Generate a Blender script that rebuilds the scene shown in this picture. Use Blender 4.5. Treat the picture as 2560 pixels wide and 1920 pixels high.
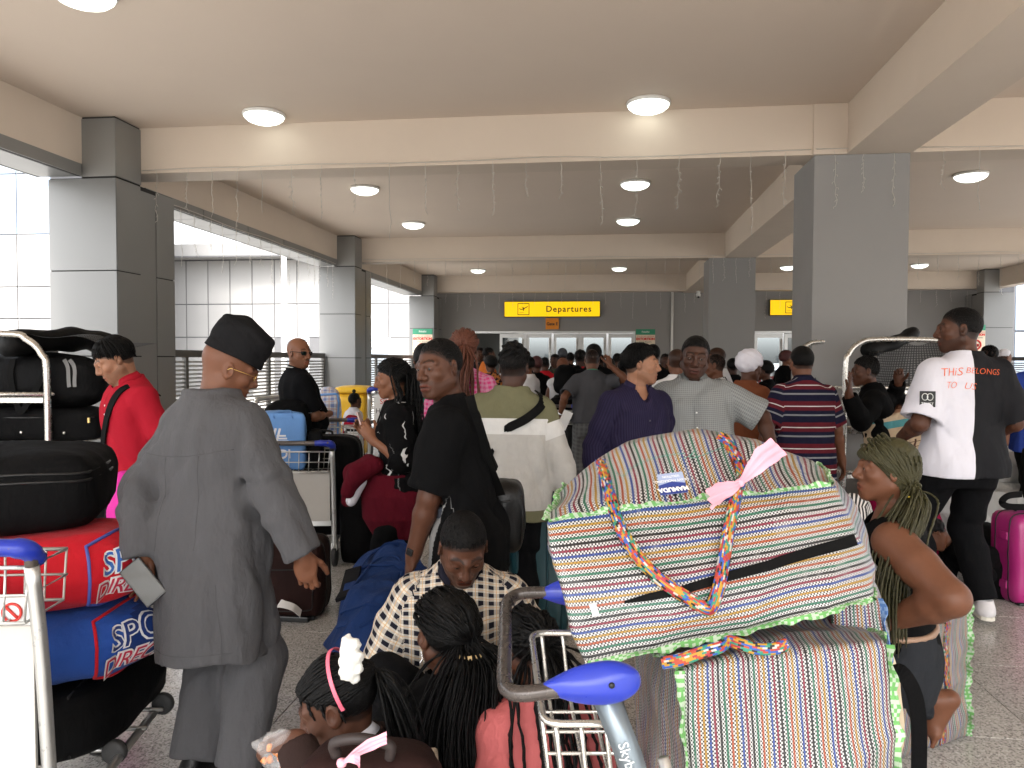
import bpy, bmesh, math, random
import numpy as np
from mathutils import Vector, Matrix
from mathutils.bvhtree import BVHTree

for o in list(bpy.data.objects):
    bpy.data.objects.remove(o)
SC = bpy.context.scene
COL = SC.collection
PI = math.pi
R = math.radians

# ---------------------------------------------------------------- camera
CAM_H = 1.52
YAW, PIT, ROL, FPX = 0.1216, -0.0326, 0.0037, 1897.4     # fitted to the lines of the ceiling
cy, sy, cp, sp = math.cos(YAW), math.sin(YAW), math.cos(PIT), math.sin(PIT)
_Rt = np.array([cy, sy, 0.0])
_Fw = np.array([-sy * cp, cy * cp, sp])
_Up = np.array([sy * sp, -cy * sp, cp])
cr, sr = math.cos(ROL), math.sin(ROL)
RT, UP, FW = cr * _Rt + sr * _Up, -sr * _Rt + cr * _Up, _Fw
CAM = np.array([0, 0, CAM_H])
cam = bpy.data.cameras.new('camera')
camo = bpy.data.objects.new('camera', cam)
COL.objects.link(camo)
camo.matrix_world = Matrix([[RT[i], UP[i], -FW[i], CAM[i]] for i in range(3)] + [[0, 0, 0, 1]])
cam.sensor_width = 36.0
cam.lens = FPX / 2560 * 36
cam.clip_start, cam.clip_end = 0.05, 2000
SC.camera = camo

# ---------------------------------------------------------------- light
W = bpy.data.worlds.new('World')
SC.world = W
W.use_nodes = True
_n = W.node_tree.nodes
_l = W.node_tree.links
_n.clear()
sky = _n.new('ShaderNodeTexSky')
sky.sky_type = 'NISHITA'
sky.sun_disc = False
sky.sun_elevation = R(52)
sky.sun_rotation = R(-172)
sky.air_density = 1.2
sky.dust_density = 5.0
sky.ozone_density = 1.0
_hs = _n.new('ShaderNodeHueSaturation')
_hs.inputs['Saturation'].default_value = 0.2
_bg = _n.new('ShaderNodeBackground')
_bg.inputs[1].default_value = 0.15
_o = _n.new('ShaderNodeOutputWorld')
_l.new(sky.outputs[0], _hs.inputs['Color'])
_l.new(_hs.outputs[0], _bg.inputs[0])
_l.new(_bg.outputs[0], _o.inputs[0])
sun = bpy.data.lights.new('sun', 'SUN')
sun.energy = 0.9
sun.angle = R(12)
sun.color = (1, 0.95, 0.88)
suno = bpy.data.objects.new('sun', sun)
COL.objects.link(suno)
suno.rotation_euler = Vector((math.sin(R(-172)) * math.cos(R(52)), math.cos(R(-172)) * math.cos(R(52)), math.sin(R(52)))).to_track_quat('Z', 'Y').to_euler()

vs = SC.view_settings
vs.view_transform = 'Standard'
vs.look = 'None'
vs.exposure = 2.62
vs.gamma = 1.0
vs.use_curve_mapping = False
SC.render.engine = 'CYCLES'
SC.cycles.use_denoising = True
SC.cycles.max_bounces = 7
SC.cycles.diffuse_bounces = 5
SC.cycles.glossy_bounces = 3
SC.cycles.transmission_bounces = 4
SC.cycles.sample_clamp_indirect = 6.0
SC.cycles.caustics_reflective = False
SC.cycles.caustics_refractive = False

# ---------------------------------------------------------------- placing helpers (photograph pixels, 2560 wide)
def at(px, py, D):
    return CAM + D * (FW + RT * (px - 1280) / FPX - UP * (py - 960) / FPX)

def vat(vx, vy, D):
    return at(vx * 1.1573, vy * 1.1573, D)

def depth(p):
    return float((np.array(p) - CAM) @ FW)

def ground(px, D, z=0.0):
    "the point at height z straight below pixel column px, D metres into the picture"
    a, b = at(px, 0, D), at(px, 1920, D)
    t = (z - a[2]) / (b[2] - a[2])
    return a + (b - a) * t

def onplane(px, py, axis, val):
    d = at(px, py, 1.0) - CAM
    return CAM + d * ((val - CAM[axis]) / d[axis])

# ---------------------------------------------------------------- objects
def tag(o, label=None, cat=None, group=None, kind=None):
    if label: o['label'] = label
    if cat: o['category'] = cat
    if group: o['group'] = group
    if kind: o['kind'] = kind
    return o

def empty(name, loc=(0, 0, 0), rz=0.0, label=None, cat=None, group=None, scale=1.0):
    o = bpy.data.objects.new(name, None)
    COL.objects.link(o)
    o.location = [float(c) for c in loc]
    o.rotation_euler = (0, 0, rz)
    o.scale = (scale,) * 3
    o.empty_display_size = 0.1
    return tag(o, label, cat, group)

def link(name, me, parent=None, m=None):
    if m is not None and not me.materials:
        me.materials.append(m)
    o = bpy.data.objects.new(name, me)
    COL.objects.link(o)
    if parent is not None:
        o.parent = parent
    return o

def quads(name, V, Q, m=None, parent=None, smooth=True, attrs=None):
    "fast mesh of quads from arrays"
    me = bpy.data.meshes.new(name)
    V = np.asarray(V, np.float32)
    Q = np.asarray(Q, np.int32)
    n, k = len(V), len(Q)
    me.vertices.add(n)
    me.vertices.foreach_set('co', V.ravel())
    me.loops.add(4 * k)
    me.loops.foreach_set('vertex_index', Q.ravel())
    me.polygons.add(k)
    me.polygons.foreach_set('loop_start', np.arange(0, 4 * k, 4, dtype=np.int32))
    me.polygons.foreach_set('use_smooth', np.full(k, smooth))
    me.update(calc_edges=True)
    for an, (dom, typ, arr) in (attrs or {}).items():
        a = me.attributes.new(an, typ, dom)
        a.data.foreach_set('vector' if typ == 'FLOAT_VECTOR' else 'color' if 'COLOR' in typ else 'value', np.asarray(arr, np.float32).ravel())
    return link(name, me, parent, m)

class MB:
    "collects shapes; build() links them as ONE mesh object"
    def __init__(s):
        s.v, s.f, s.sm, s.mi = [], [], [], []
        s.cur = 0

    def add(s, V, F, smooth=False):
        b = len(s.v)
        s.v += [tuple(float(c) for c in p) for p in V]
        for f in F:
            s.f.append([b + i for i in f]); s.sm.append(smooth); s.mi.append(s.cur)
        return s

    def box(s, c, d, M=None, bev=0.0):
        c = np.array(c, float); h = np.array(d, float) / 2
        if bev <= 0:
            V = [np.array([x, y, z]) * h for x in (-1, 1) for y in (-1, 1) for z in (-1, 1)]
            F = [(0, 1, 3, 2), (4, 6, 7, 5), (0, 4, 5, 1), (2, 3, 7, 6), (0, 2, 6, 4), (1, 5, 7, 3)]
        else:
            bm = bmesh.new()
            bmesh.ops.create_cube(bm, size=1.0)
            bmesh.ops.scale(bm, vec=[2 * q for q in h], verts=bm.verts)
            bmesh.ops.bevel(bm, geom=bm.edges[:], offset=min(bev, min(h) * .95), segments=2, affect='EDGES', profile=.6)
            bm.verts.index_update()
            V = [np.array(v.co) for v in bm.verts]
            F = [[v.index for v in f.verts] for f in bm.faces]
            bm.free()
        if M is not None:
            V = [M @ p for p in V]
        return s.add([p + c for p in V], F, smooth=False)

    def box2(s, a, b, bev=0.0):
        a = np.array(a, float); b = np.array(b, float)
        return s.box((a + b) / 2, np.abs(b - a), None, bev)

    def tube(s, pts, r, n=8, closed=False, caps=True, flat=None):
        P = np.array(pts, float)
        m = len(P)
        rr = np.full(m, r, float) if np.isscalar(r) else np.array(r, float)
        if closed:
            T = np.roll(P, -1, 0) - np.roll(P, 1, 0)
        else:
            T = np.gradient(P, axis=0)
        T /= np.linalg.norm(T, axis=1)[:, None] + 1e-12
        u = np.cross(T[0], (0, 0, 1.0))
        if np.linalg.norm(u) < .1: u = np.cross(T[0], (0, 1.0, 0))
        u /= np.linalg.norm(u)
        V = []
        an = np.arange(n) * 2 * PI / n
        for i in range(m):
            u = u - T[i] * (u @ T[i]); u /= np.linalg.norm(u) + 1e-12
            w = np.cross(T[i], u)
            for a in an:
                V.append(P[i] + rr[i] * (math.cos(a) * u + math.sin(a) * w))
        F = []
        for i in range(m if closed else m - 1):
            j = (i + 1) % m
            for k in range(n):
                l = (k + 1) % n
                F.append((i * n + k, i * n + l, j * n + l, j * n + k))
        if caps and not closed:
            F.append(list(range(n - 1, -1, -1)))
            F.append([(m - 1) * n + k for k in range(n)])
        return s.add(V, F, smooth=True)

    def lathe(s, prof, n=24, c=(0, 0, 0), M=None):
        V = []
        for (r, z) in prof:
            for k in range(n):
                a = 2 * PI * k / n
                p = np.array([r * math.cos(a), r * math.sin(a), z])
                V.append((M @ p if M is not None else p) + np.array(c, float))
        F = []
        for i in range(len(prof) - 1):
            for k in range(n):
                l = (k + 1) % n
                F.append((i * n + k, i * n + l, (i + 1) * n + l, (i + 1) * n + k))
        F.append(list(range(n - 1, -1, -1)))
        F.append([(len(prof) - 1) * n + k for k in range(n)])
        return s.add(V, F, smooth=True)

    def ribbon(s, pts, wd, w, t=0.002):
        "a strap: pts along, wd width directions, w width"
        P = np.array(pts, float); m = len(P)
        Wd = np.array(wd, float)
        if Wd.ndim == 1: Wd = np.tile(Wd, (m, 1))
        T = np.gradient(P, axis=0)
        T /= np.linalg.norm(T, axis=1)[:, None] + 1e-12
        Wd = Wd - T * np.sum(Wd * T, 1)[:, None]
        Wd /= np.linalg.norm(Wd, axis=1)[:, None] + 1e-12
        N = np.cross(T, Wd)
        ww = np.full(m, w, float) if np.isscalar(w) else np.array(w)
        V, F = [], []
        for i in range(m):
            for a, b in ((-1, -1), (1, -1), (1, 1), (-1, 1)):
                V.append(P[i] + Wd[i] * a * ww[i] / 2 + N[i] * b * t / 2)
        for i in range(m - 1):
            for k in range(4):
                l = (k + 1) % 4
                F.append((i * 4 + k, i * 4 + l, i * 4 + 4 + l, i * 4 + 4 + k))
        F += [(3, 2, 1, 0), [(m - 1) * 4 + k for k in range(4)]]
        return s.add(V, F, smooth=False)

    def build(s, name, m=None, parent=None, sharp=None):
        me = bpy.data.meshes.new(name)
        me.from_pydata(s.v, [], s.f)
        me.polygons.foreach_set('use_smooth', s.sm)
        ms = m if isinstance(m, (list, tuple)) else [m]
        for q in ms:
            if q is not None: me.materials.append(q)
        if max(s.mi, default=0) > 0:
            me.polygons.foreach_set('material_index', s.mi)
        bm = bmesh.new(); bm.from_mesh(me)
        bmesh.ops.recalc_face_normals(bm, faces=bm.faces)
        bm.to_mesh(me); bm.free()
        me.update()
        return link(name, me, parent)

def spline(pts, n=8, closed=False):
    P = np.array(pts, float)
    m = len(P)
    out = []
    for i in range(m if closed else m - 1):
        if closed:
            a, b, c, d = P[(i - 1) % m], P[i], P[(i + 1) % m], P[(i + 2) % m]
        else:
            a = P[i - 1] if i else 2 * P[0] - P[1]
            b, c = P[i], P[i + 1]
            d = P[i + 2] if i + 2 < m else 2 * P[-1] - P[-2]
        for k in range(n):
            t = k / n
            out.append(.5 * (2 * b + (c - a) * t + (2 * a - 5 * b + 4 * c - d) * t * t + (3 * b - a - 3 * c + d) * t ** 3))
    if not closed: out.append(P[-1])
    return np.array(out)

def rot(x=0, y=0, z=0):
    cx, sx = math.cos(x), math.sin(x); cy_, sy_ = math.cos(y), math.sin(y); cz, sz = math.cos(z), math.sin(z)
    X = np.array([[1, 0, 0], [0, cx, -sx], [0, sx, cx]]); Y = np.array([[cy_, 0, sy_], [0, 1, 0], [-sy_, 0, cy_]]); Z = np.array([[cz, -sz, 0], [sz, cz, 0], [0, 0, 1]])
    return Z @ Y @ X

def text(name, body, size, M, m, parent=None, ext=0.0008, align='CENTER', offset=0.0, shear=0.0, space=1.0, warp=None, maxedge=None):
    "lettering as a mesh. M: 4x4 placing the text plane, or warp(x, y, z)->point"
    cu = bpy.data.curves.new(name, 'FONT')
    cu.body = body; cu.size = size; cu.extrude = ext; cu.align_x = align; cu.align_y = 'CENTER'
    cu.offset = offset; cu.shear = shear; cu.space_character = space; cu.resolution_u = 3
    o = bpy.data.objects.new(name, cu)
    me = bpy.data.meshes.new_from_object(o)
    bpy.data.objects.remove(o); bpy.data.curves.remove(cu)
    me.name = name
    if maxedge:
        bm = bmesh.new(); bm.from_mesh(me)
        bmesh.ops.triangulate(bm, faces=bm.faces)
        for _ in range(4):
            es = [e for e in bm.edges if e.calc_length() > maxedge]
            if not es: break
            bmesh.ops.subdivide_edges(bm, edges=es, cuts=1)
            bmesh.ops.triangulate(bm, faces=[f for f in bm.faces if len(f.verts) > 3])
        bm.to_mesh(me); bm.free()
    if warp:
        for v in me.vertices: v.co = Vector([float(q) for q in warp(*v.co)])
    elif M is not None:
        me.transform(M)
    me.materials.clear()
    return link(name, me, parent, m)

def frame(o, x, y):
    "4x4 with origin o, text right x, text up y"
    x = np.array(x, float); x /= np.linalg.norm(x)
    y = np.array(y, float); y = y - x * (x @ y); y /= np.linalg.norm(y)
    z = np.cross(x, y)
    return Matrix([[x[i], y[i], z[i], float(o[i])] for i in range(3)] + [[0, 0, 0, 1]])

# ---------------------------------------------------------------- materials
class NT:
    def __init__(s, name):
        s.m = bpy.data.materials.new(name)
        s.m.use_nodes = True
        s.t = s.m.node_tree
        s.p = s.t.nodes['Principled BSDF']

    def n(s, typ, **kw):
        nd = s.t.nodes.new('ShaderNode' + typ)
        for k, v in kw.items():
            if k.startswith('i_'):
                nd.inputs[k[2:].replace('_', ' ')].default_value = v
            elif k[0] == 'i' and k[1:].isdigit():
                if hasattr(v, 'is_linked') or hasattr(v, 'links'): s.t.links.new(v, nd.inputs[int(k[1:])])
                else: nd.inputs[int(k[1:])].default_value = v
            else: setattr(nd, k, v)
        return nd

    def L(s, a, b): s.t.links.new(a, b)

    def math(s, op, a, b=None, c=None):
        nd = s.t.nodes.new('ShaderNodeMath'); nd.operation = op
        for i, q in enumerate((a, b, c)):
            if q is None: continue
            if isinstance(q, (int, float)): nd.inputs[i].default_value = q
            else: s.L(q, nd.inputs[i])
        return nd.outputs[0]

    def mix(s, f, a, b, typ='MIX'):
        nd = s.t.nodes.new('ShaderNodeMixRGB'); nd.blend_type = typ
        for i, q in enumerate((f, a, b)):
            if isinstance(q, (int, float)): nd.inputs[i].default_value = q
            elif isinstance(q, tuple): nd.inputs[i].default_value = (*q, 1) if len(q) == 3 else q
            else: s.L(q, nd.inputs[i])
        return nd.outputs[0]

    def ramp(s, f, stops, const=True):
        nd = s.t.nodes.new('ShaderNodeValToRGB')
        cr_ = nd.color_ramp
        cr_.interpolation = 'CONSTANT' if const else 'LINEAR'
        while len(cr_.elements) < len(stops): cr_.elements.new(0.5)
        for e, (p, c) in zip(cr_.elements, stops):
            e.position = p; e.color = (*c, 1)
        s.L(f, nd.inputs[0])
        return nd.outputs[0]

    def coord(s, kind='Object', attr=None):
        if attr:
            a = s.n('Attribute'); a.attribute_name = attr
            return a.outputs['Vector']
        if kind == 'uv':
            u = s.n('UVMap'); u.uv_map = 'uv'
            return u.outputs[0]
        return s.n('TexCoord').outputs[kind]

    def noise(s, vec, scale, detail=3, rough=.5, out=0):
        nd = s.n('TexNoise'); nd.inputs['Scale'].default_value = scale; nd.inputs['Detail'].default_value = detail; nd.inputs['Roughness'].default_value = rough
        if vec is not None: s.L(vec, nd.inputs['Vector'])
        return nd.outputs[out]

    def col(s, c):
        if isinstance(c, tuple): s.p.inputs['Base Color'].default_value = (*c, 1)
        else: s.L(c, s.p.inputs['Base Color'])
        return s

    def set(s, **kw):
        for k, v in kw.items():
            k = {'rough': 'Roughness', 'metal': 'Metallic', 'spec': 'Specular IOR Level', 'coat': 'Coat Weight', 'sheen': 'Sheen Weight', 'trans': 'Transmission Weight', 'ior': 'IOR', 'alpha': 'Alpha', 'sub': 'Subsurface Weight'}[k]
            if isinstance(v, (int, float)): s.p.inputs[k].default_value = v
            else: s.L(v, s.p.inputs[k])
        return s

    def bump(s, h, dist=.002, st=.6):
        b = s.n('Bump'); b.inputs['Strength'].default_value = st; b.inputs['Distance'].default_value = dist
        s.L(h, b.inputs['Height']); s.L(b.outputs[0], s.p.inputs['Normal'])
        return s

_MC = {}
def plain(name, c, rough=.6, metal=0.0, var=.12, scale=6, bump=0.0, bscale=80, coord='Object', **kw):
    "one colour with slight wear, optional fine relief"
    key = (name,)
    if key in _MC: return _MC[key]
    t = NT(name)
    v = t.coord(coord)
    n1 = t.noise(v, scale, 5, .6)
    lo = tuple(q * (1 - var) for q in c); hi = tuple(min(1, q * (1 + var)) for q in c)
    t.col(t.mix(n1, lo, hi))
    t.set(rough=t.math('ADD', t.math('MULTIPLY', t.noise(v, scale * 2.3, 3), .16), rough - .08), metal=metal, **kw)
    if bump: t.bump(t.noise(v, bscale, 3), .003, bump)
    _MC[key] = t.m
    return t.m

def fabric(name, c, pat=None, rough=.85, wr=.35, var=.08, fine=900, sheen=0.0):
    "cloth. pat(t, x, y, base)->colour socket uses the 'cuv' attribute in metres (x round the body, y up it)"
    key = ('f', name)
    if key in _MC: return _MC[key]
    t = NT(name)
    v = t.coord('Object')
    base = t.mix(t.noise(v, 5, 4), tuple(q * (1 - var) for q in c), tuple(min(1, q * (1 + var)) for q in c))
    if pat:
        a = t.coord(attr='cuv')
        sx = t.n('SeparateXYZ'); t.L(a, sx.inputs[0])
        base = pat(t, sx.outputs[0], sx.outputs[1], base)
    t.col(base).set(rough=rough, spec=.08, sheen=sheen)
    mp = t.n('Mapping'); mp.inputs['Scale'].default_value = (1, 1, .45); t.L(v, mp.inputs[0])
    h = t.math('ADD', t.noise(mp.outputs[0], 9, 4, .5), t.math('MULTIPLY', t.noise(v, fine, 1), .06))
    t.bump(h, .045, wr)
    _MC[key] = t.m
    return t.m

def stripes(seq, period):
    "horizontal stripes up the garment; seq = [(start fraction, colour), ...]"
    def f(t, x, y, base):
        w = t.math('ADD', y, 10.0)
        fr = t.math('FRACT', t.math('DIVIDE', w, period))
        return t.mix(1.0, t.ramp(fr, seq), t.mix(t.noise(t.coord('Object'), 5, 4), (.88, .88, .88), (1, 1, 1)), 'MULTIPLY')
    return f

def vstripes(c2, period, duty):
    def f(t, x, y, base):
        fr = t.math('FRACT', t.math('DIVIDE', t.math('ADD', x, 10.0), period))
        return t.mix(t.math('LESS_THAN', fr, duty), base, c2)
    return f

def check(c2, c3, px, duty=.5, thin=None):
    "gingham/plaid: two crossing bands"
    def f(t, x, y, base):
        fx = t.math('FRACT', t.math('DIVIDE', t.math('ADD', x, 10.0), px))
        fy = t.math('FRACT', t.math('DIVIDE', t.math('ADD', y, 10.0), px))
        a, b = t.math('LESS_THAN', fx, duty), t.math('LESS_THAN', fy, duty)
        c = t.mix(t.math('MULTIPLY', t.math('ADD', a, b), .5), base, c2)
        c = t.mix(t.math('MULTIPLY', a, b), c, c3)
        if thin:
            for q in (fx, fy):
                e = t.math('LESS_THAN', t.math('ABSOLUTE', t.math('SUBTRACT', q, duty + (1 - duty) / 2)), .035)
                c = t.mix(t.math('MULTIPLY', e, .8), c, thin)
        return c
    return f

def metal(name, c=(.62, .62, .62), rough=.3, dirt=.25):
    key = ('m', name)
    if key in _MC: return _MC[key]
    t = NT(name)
    v = t.coord('Object')
    n1 = t.noise(v, 18, 6, .65)
    f = t.math('GREATER_THAN', n1, .62)
    t.col(t.mix(t.math('MULTIPLY', f, dirt), c, tuple(q * .35 for q in c)))
    t.set(metal=.9, rough=t.math('ADD', t.math('MULTIPLY', n1, .3), rough - .1))
    _MC[key] = t.m
    return t.m

def emit(name, c, s):
    t = NT(name)
    t.p.inputs['Base Color'].default_value = (*c, 1)
    t.p.inputs['Emission Color'].default_value = (*c, 1)
    t.p.inputs['Emission Strength'].default_value = s
    return t.m

def glass(name, c=(.8, .9, .95), rough=.03, alpha=.25):
    key = ('g', name)
    if key in _MC: return _MC[key]
    t = NT(name)
    tr = t.n('BsdfTransparent'); gl = t.n('BsdfGlossy'); mx = t.n('MixShader')
    tr.inputs[0].default_value = (*c, 1); gl.inputs['Roughness'].default_value = rough
    fr = t.n('Fresnel'); fr.inputs[0].default_value = 1.5
    t.L(t.math('ADD', fr.outputs[0], alpha * .2), mx.inputs[0]); t.L(tr.outputs[0], mx.inputs[1]); t.L(gl.outputs[0], mx.inputs[2])
    out = t.t.nodes['Material Output']
    t.L(mx.outputs[0], out.inputs[0])
    _MC[key] = t.m
    return t.m

def skin(name, c, rough=.46):
    key = ('s', name)
    if key in _MC: return _MC[key]
    t = NT(name)
    v = t.coord('Object')
    a = t.coord(attr='tint')
    base = t.mix(t.noise(v, 9, 5, .6), tuple(q * .82 for q in c), tuple(q * 1.15 for q in c))
    base = t.mix(t.math('MULTIPLY', t.noise(v, 26, 4, .7), .5), base, (c[0] * .72, c[1] * .66, c[2] * .64))
    base = t.mix(t.math('MULTIPLY', t.noise(v, 60, 2), .35), base, (c[0] * 1.5, c[1] * 1.25, c[2] * 1.15))
    sx = t.n('SeparateXYZ'); t.L(a, sx.inputs[0])
    base = t.mix(sx.outputs[0], base, (c[0] * .85 + .02, c[1] * .6, c[2] * .6))      # lips
    base = t.mix(sx.outputs[1], base, tuple(q * .16 for q in c))                      # stubble, brows and the painted shade between the lips
    base = t.mix(sx.outputs[2], base, (c[0] * 1.9, c[1] * 1.7, c[2] * 1.6))           # palms and nails
    t.col(base).set(rough=t.math('ADD', t.math('MULTIPLY', t.noise(v, 40, 3), .2), rough - .1), spec=.26, sub=.05)
    t.p.inputs['Subsurface Radius'].default_value = (.012, .005, .003)
    t.bump(t.noise(v, 500, 2), .0008, .35)
    _MC[key] = t.m
    return t.m
# ================================================================ figures: bodies and cloth grown from distance fields
A = np.array
def axis(lo, hi, h, zones=()):
    out = [lo]
    while out[-1] < hi:
        st = h
        for a, b, hf in zones:
            if a - h < out[-1] < b: st = min(st, hf)
        out.append(out[-1] + st)
    return np.array(out)

class Fld:
    def __init__(s, lo, hi, h, zones=()):
        s.ax = [axis(lo[i], hi[i], h, [(z[0][i], z[1][i], z[2]) for z in zones]) for i in range(3)]
        s.d = np.full([len(a) for a in s.ax], .2, np.float32)

    def grid(s, sl=None):
        a = [s.ax[i] if sl is None else s.ax[i][sl[i]] for i in range(3)]
        return a[0][:, None, None], a[1][None, :, None], a[2][None, None, :]

    def sl(s, lo, hi):
        out = []
        for i in range(3):
            a = max(0, np.searchsorted(s.ax[i], lo[i]) - 1); b = min(len(s.ax[i]), np.searchsorted(s.ax[i], hi[i]) + 1)
            if b <= a: return None
            out.append(slice(a, b))
        return tuple(out)

    def add(s, prim, k=0.0, op='u', pad=.03):
        f, lo, hi = prim
        sl = s.sl(A(lo) - k - pad, A(hi) + k + pad)
        if sl is None: return s
        d = f(*s.grid(sl)); c = s.d[sl]
        if op == 'u': s.d[sl] = smin(c, d, k)
        elif op == 's': s.d[sl] = -smin(-c, d, k)
        return s

    def cut(s, p, n):
        "keep the side n points away from"
        X, Y, Z = s.grid()
        s.d = np.maximum(s.d, (X - p[0]) * n[0] + (Y - p[1]) * n[1] + (Z - p[2]) * n[2])
        return s

    def mesh(s, name, m, parent, attrs=None):
        V, Q = surfnet(s.d, s.ax)
        at_ = attrs(V) if attrs else None
        return quads(name, V, Q, m, parent, True, at_)

def smin(a, b, k):
    if k <= 0: return np.minimum(a, b)
    h = np.maximum(k - np.abs(a - b), 0) / k
    return np.minimum(a, b) - h * h * k * .25

def surfnet(D, ax):
    S = D < 0
    n = D.shape
    c = np.zeros([q - 1 for q in n], np.int8)
    for i in (0, 1):
        for j in (0, 1):
            for k in (0, 1):
                c += S[i:n[0] - 1 + i, j:n[1] - 1 + j, k:n[2] - 1 + k]
    mix = (c > 0) & (c < 8)
    I = np.argwhere(mix)
    if not len(I): return np.zeros((0, 3)), np.zeros((0, 4), int)
    idx = np.full(mix.shape, -1, np.int32)
    idx[mix] = np.arange(len(I))
    corner = {}
    for i in (0, 1):
        for j in (0, 1):
            for k in (0, 1):
                corner[i, j, k] = D[I[:, 0] + i, I[:, 1] + j, I[:, 2] + k]
    acc = np.zeros((len(I), 3)); cnt = np.zeros(len(I))
    for d in range(3):
        for p in (0, 1):
            for q in (0, 1):
                a = [0, 0, 0]; o = [x for x in range(3) if x != d]
                a[o[0]] = p; a[o[1]] = q
                b = list(a); b[d] = 1
                va, vb = corner[tuple(a)], corner[tuple(b)]
                m = (va < 0) != (vb < 0)
                t = np.where(m, va / np.where(m, va - vb, 1), 0)
                P = np.zeros((len(I), 3)); P[:, o[0]] = p; P[:, o[1]] = q; P[:, d] = t
                acc[m] += P[m]; cnt[m] += 1
    fr = acc / cnt[:, None]
    V = np.stack([ax[i][I[:, i]] + fr[:, i] * (ax[i][I[:, i] + 1] - ax[i][I[:, i]]) for i in range(3)], 1)
    Qs = []
    for d in range(3):
        u, w = [(1, 2), (2, 0), (0, 1)][d]
        a = [slice(1, -1)] * 3; b = [slice(1, -1)] * 3
        a[d] = slice(0, n[d] - 1); b[d] = slice(1, n[d])
        s0, s1 = S[tuple(a)], S[tuple(b)]
        E = np.argwhere(s0 != s1)
        if not len(E): continue
        flip = s1[tuple(E.T)]
        E = E + 1; E[:, d] -= 1
        def g(du, dw):
            e = E.copy(); e[:, u] += du; e[:, w] += dw
            return idx[tuple(e.T)]
        q = np.stack([g(-1, -1), g(0, -1), g(0, 0), g(-1, 0)], 1)
        q[flip] = q[flip][:, ::-1]
        Qs.append(q[(q >= 0).all(1)])
    return V, np.concatenate(Qs)

def cone(a, b, ra, rb=None):
    rb = ra if rb is None else rb
    a, b = A(a, float), A(b, float)
    ba = b - a; bb = max(ba @ ba, 1e-9); r = max(ra, rb)
    def f(X, Y, Z):
        x, y, z = X - a[0], Y - a[1], Z - a[2]
        t = np.clip((x * ba[0] + y * ba[1] + z * ba[2]) / bb, 0, 1)
        return np.sqrt((x - t * ba[0]) ** 2 + (y - t * ba[1]) ** 2 + (z - t * ba[2]) ** 2) - (ra + (rb - ra) * t)
    return f, np.minimum(a, b) - r, np.maximum(a, b) + r

def ell(c, r, M=None):
    c, r = A(c, float), A(r, float) * np.ones(3)
    M = np.eye(3) if M is None else M
    def f(X, Y, Z):
        x, y, z = X - c[0], Y - c[1], Z - c[2]
        q = [(M[0, i] * x + M[1, i] * y + M[2, i] * z) / r[i] for i in range(3)]
        k0 = np.sqrt(q[0] ** 2 + q[1] ** 2 + q[2] ** 2)
        k1 = np.sqrt((q[0] / r[0]) ** 2 + (q[1] / r[1]) ** 2 + (q[2] / r[2]) ** 2)
        return k0 * (k0 - 1) / (k1 + 1e-6)
    e = max(r)
    return f, c - e, c + e

def xf(P, c, M):
    x, y, z = P[0] - c[0], P[1] - c[1], P[2] - c[2]
    return [M[0, i] * x + M[1, i] * y + M[2, i] * z for i in range(3)]

_rs = np.random.RandomState(7)
_KD = _rs.randn(24, 3); _PH = _rs.rand(24) * 6.28
def folds(X, Y, Z, seed, fx=34, fz=9, crease=.75):
    "creases running mostly up and down; about -1..1"
    o = 0
    w = .35 * np.sin(X * 11 + Z * 7 + seed) + .35 * np.sin(Y * 9 - Z * 12 + seed * 2.1)
    for i in range(5):
        j = (i + seed * 3) % 24
        k = _KD[j] * A([1, 1, 0]); k = k / np.linalg.norm(k)
        ph = k[0] * X * fx * (.6 + .22 * i) + k[1] * Y * fx * (.6 + .22 * i) + Z * fz * _KD[j, 2] + _PH[j] + w * 2
        s = np.sin(ph)
        o = o + (s * (1 - crease) + crease * (1 - 2 * np.abs(np.sin(ph * .5)) ** .7)) * (1 - .1 * i)
    return o / 4

PROF = {
 'm': (A([-.16, -.10, 0, .10, .20, .32, .42, .49, .545, .57]), A([.150, .160, .166, .160, .152, .160, .170, .148, .085, .055]), A([.095, .108, .120, .114, .108, .114, .115, .092, .068, .055])),
 'f': (A([-.16, -.10, 0, .10, .20, .32, .42, .49, .545, .57]), A([.155, .175, .182, .160, .132, .143, .150, .140, .08, .05]), A([.100, .120, .128, .112, .095, .102, .104, .085, .065, .05])),
}
UARM, FARM = .285, .255
THIGH, SHANK = .43, .415

def ik(a, t, l1, l2, hint):
    a, t, hint = A(a, float), A(t, float), A(hint, float)
    v = t - a; d = np.linalg.norm(v)
    dm = min(d, (l1 + l2) * .998)
    v = v / d
    t = a + v * dm
    ca = (l1 * l1 + dm * dm - l2 * l2) / (2 * l1 * dm)
    h = hint - v * (hint @ v); h /= np.linalg.norm(h) + 1e-9
    return a + v * l1 * ca + h * l1 * math.sqrt(max(0, 1 - ca * ca)), t

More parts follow.
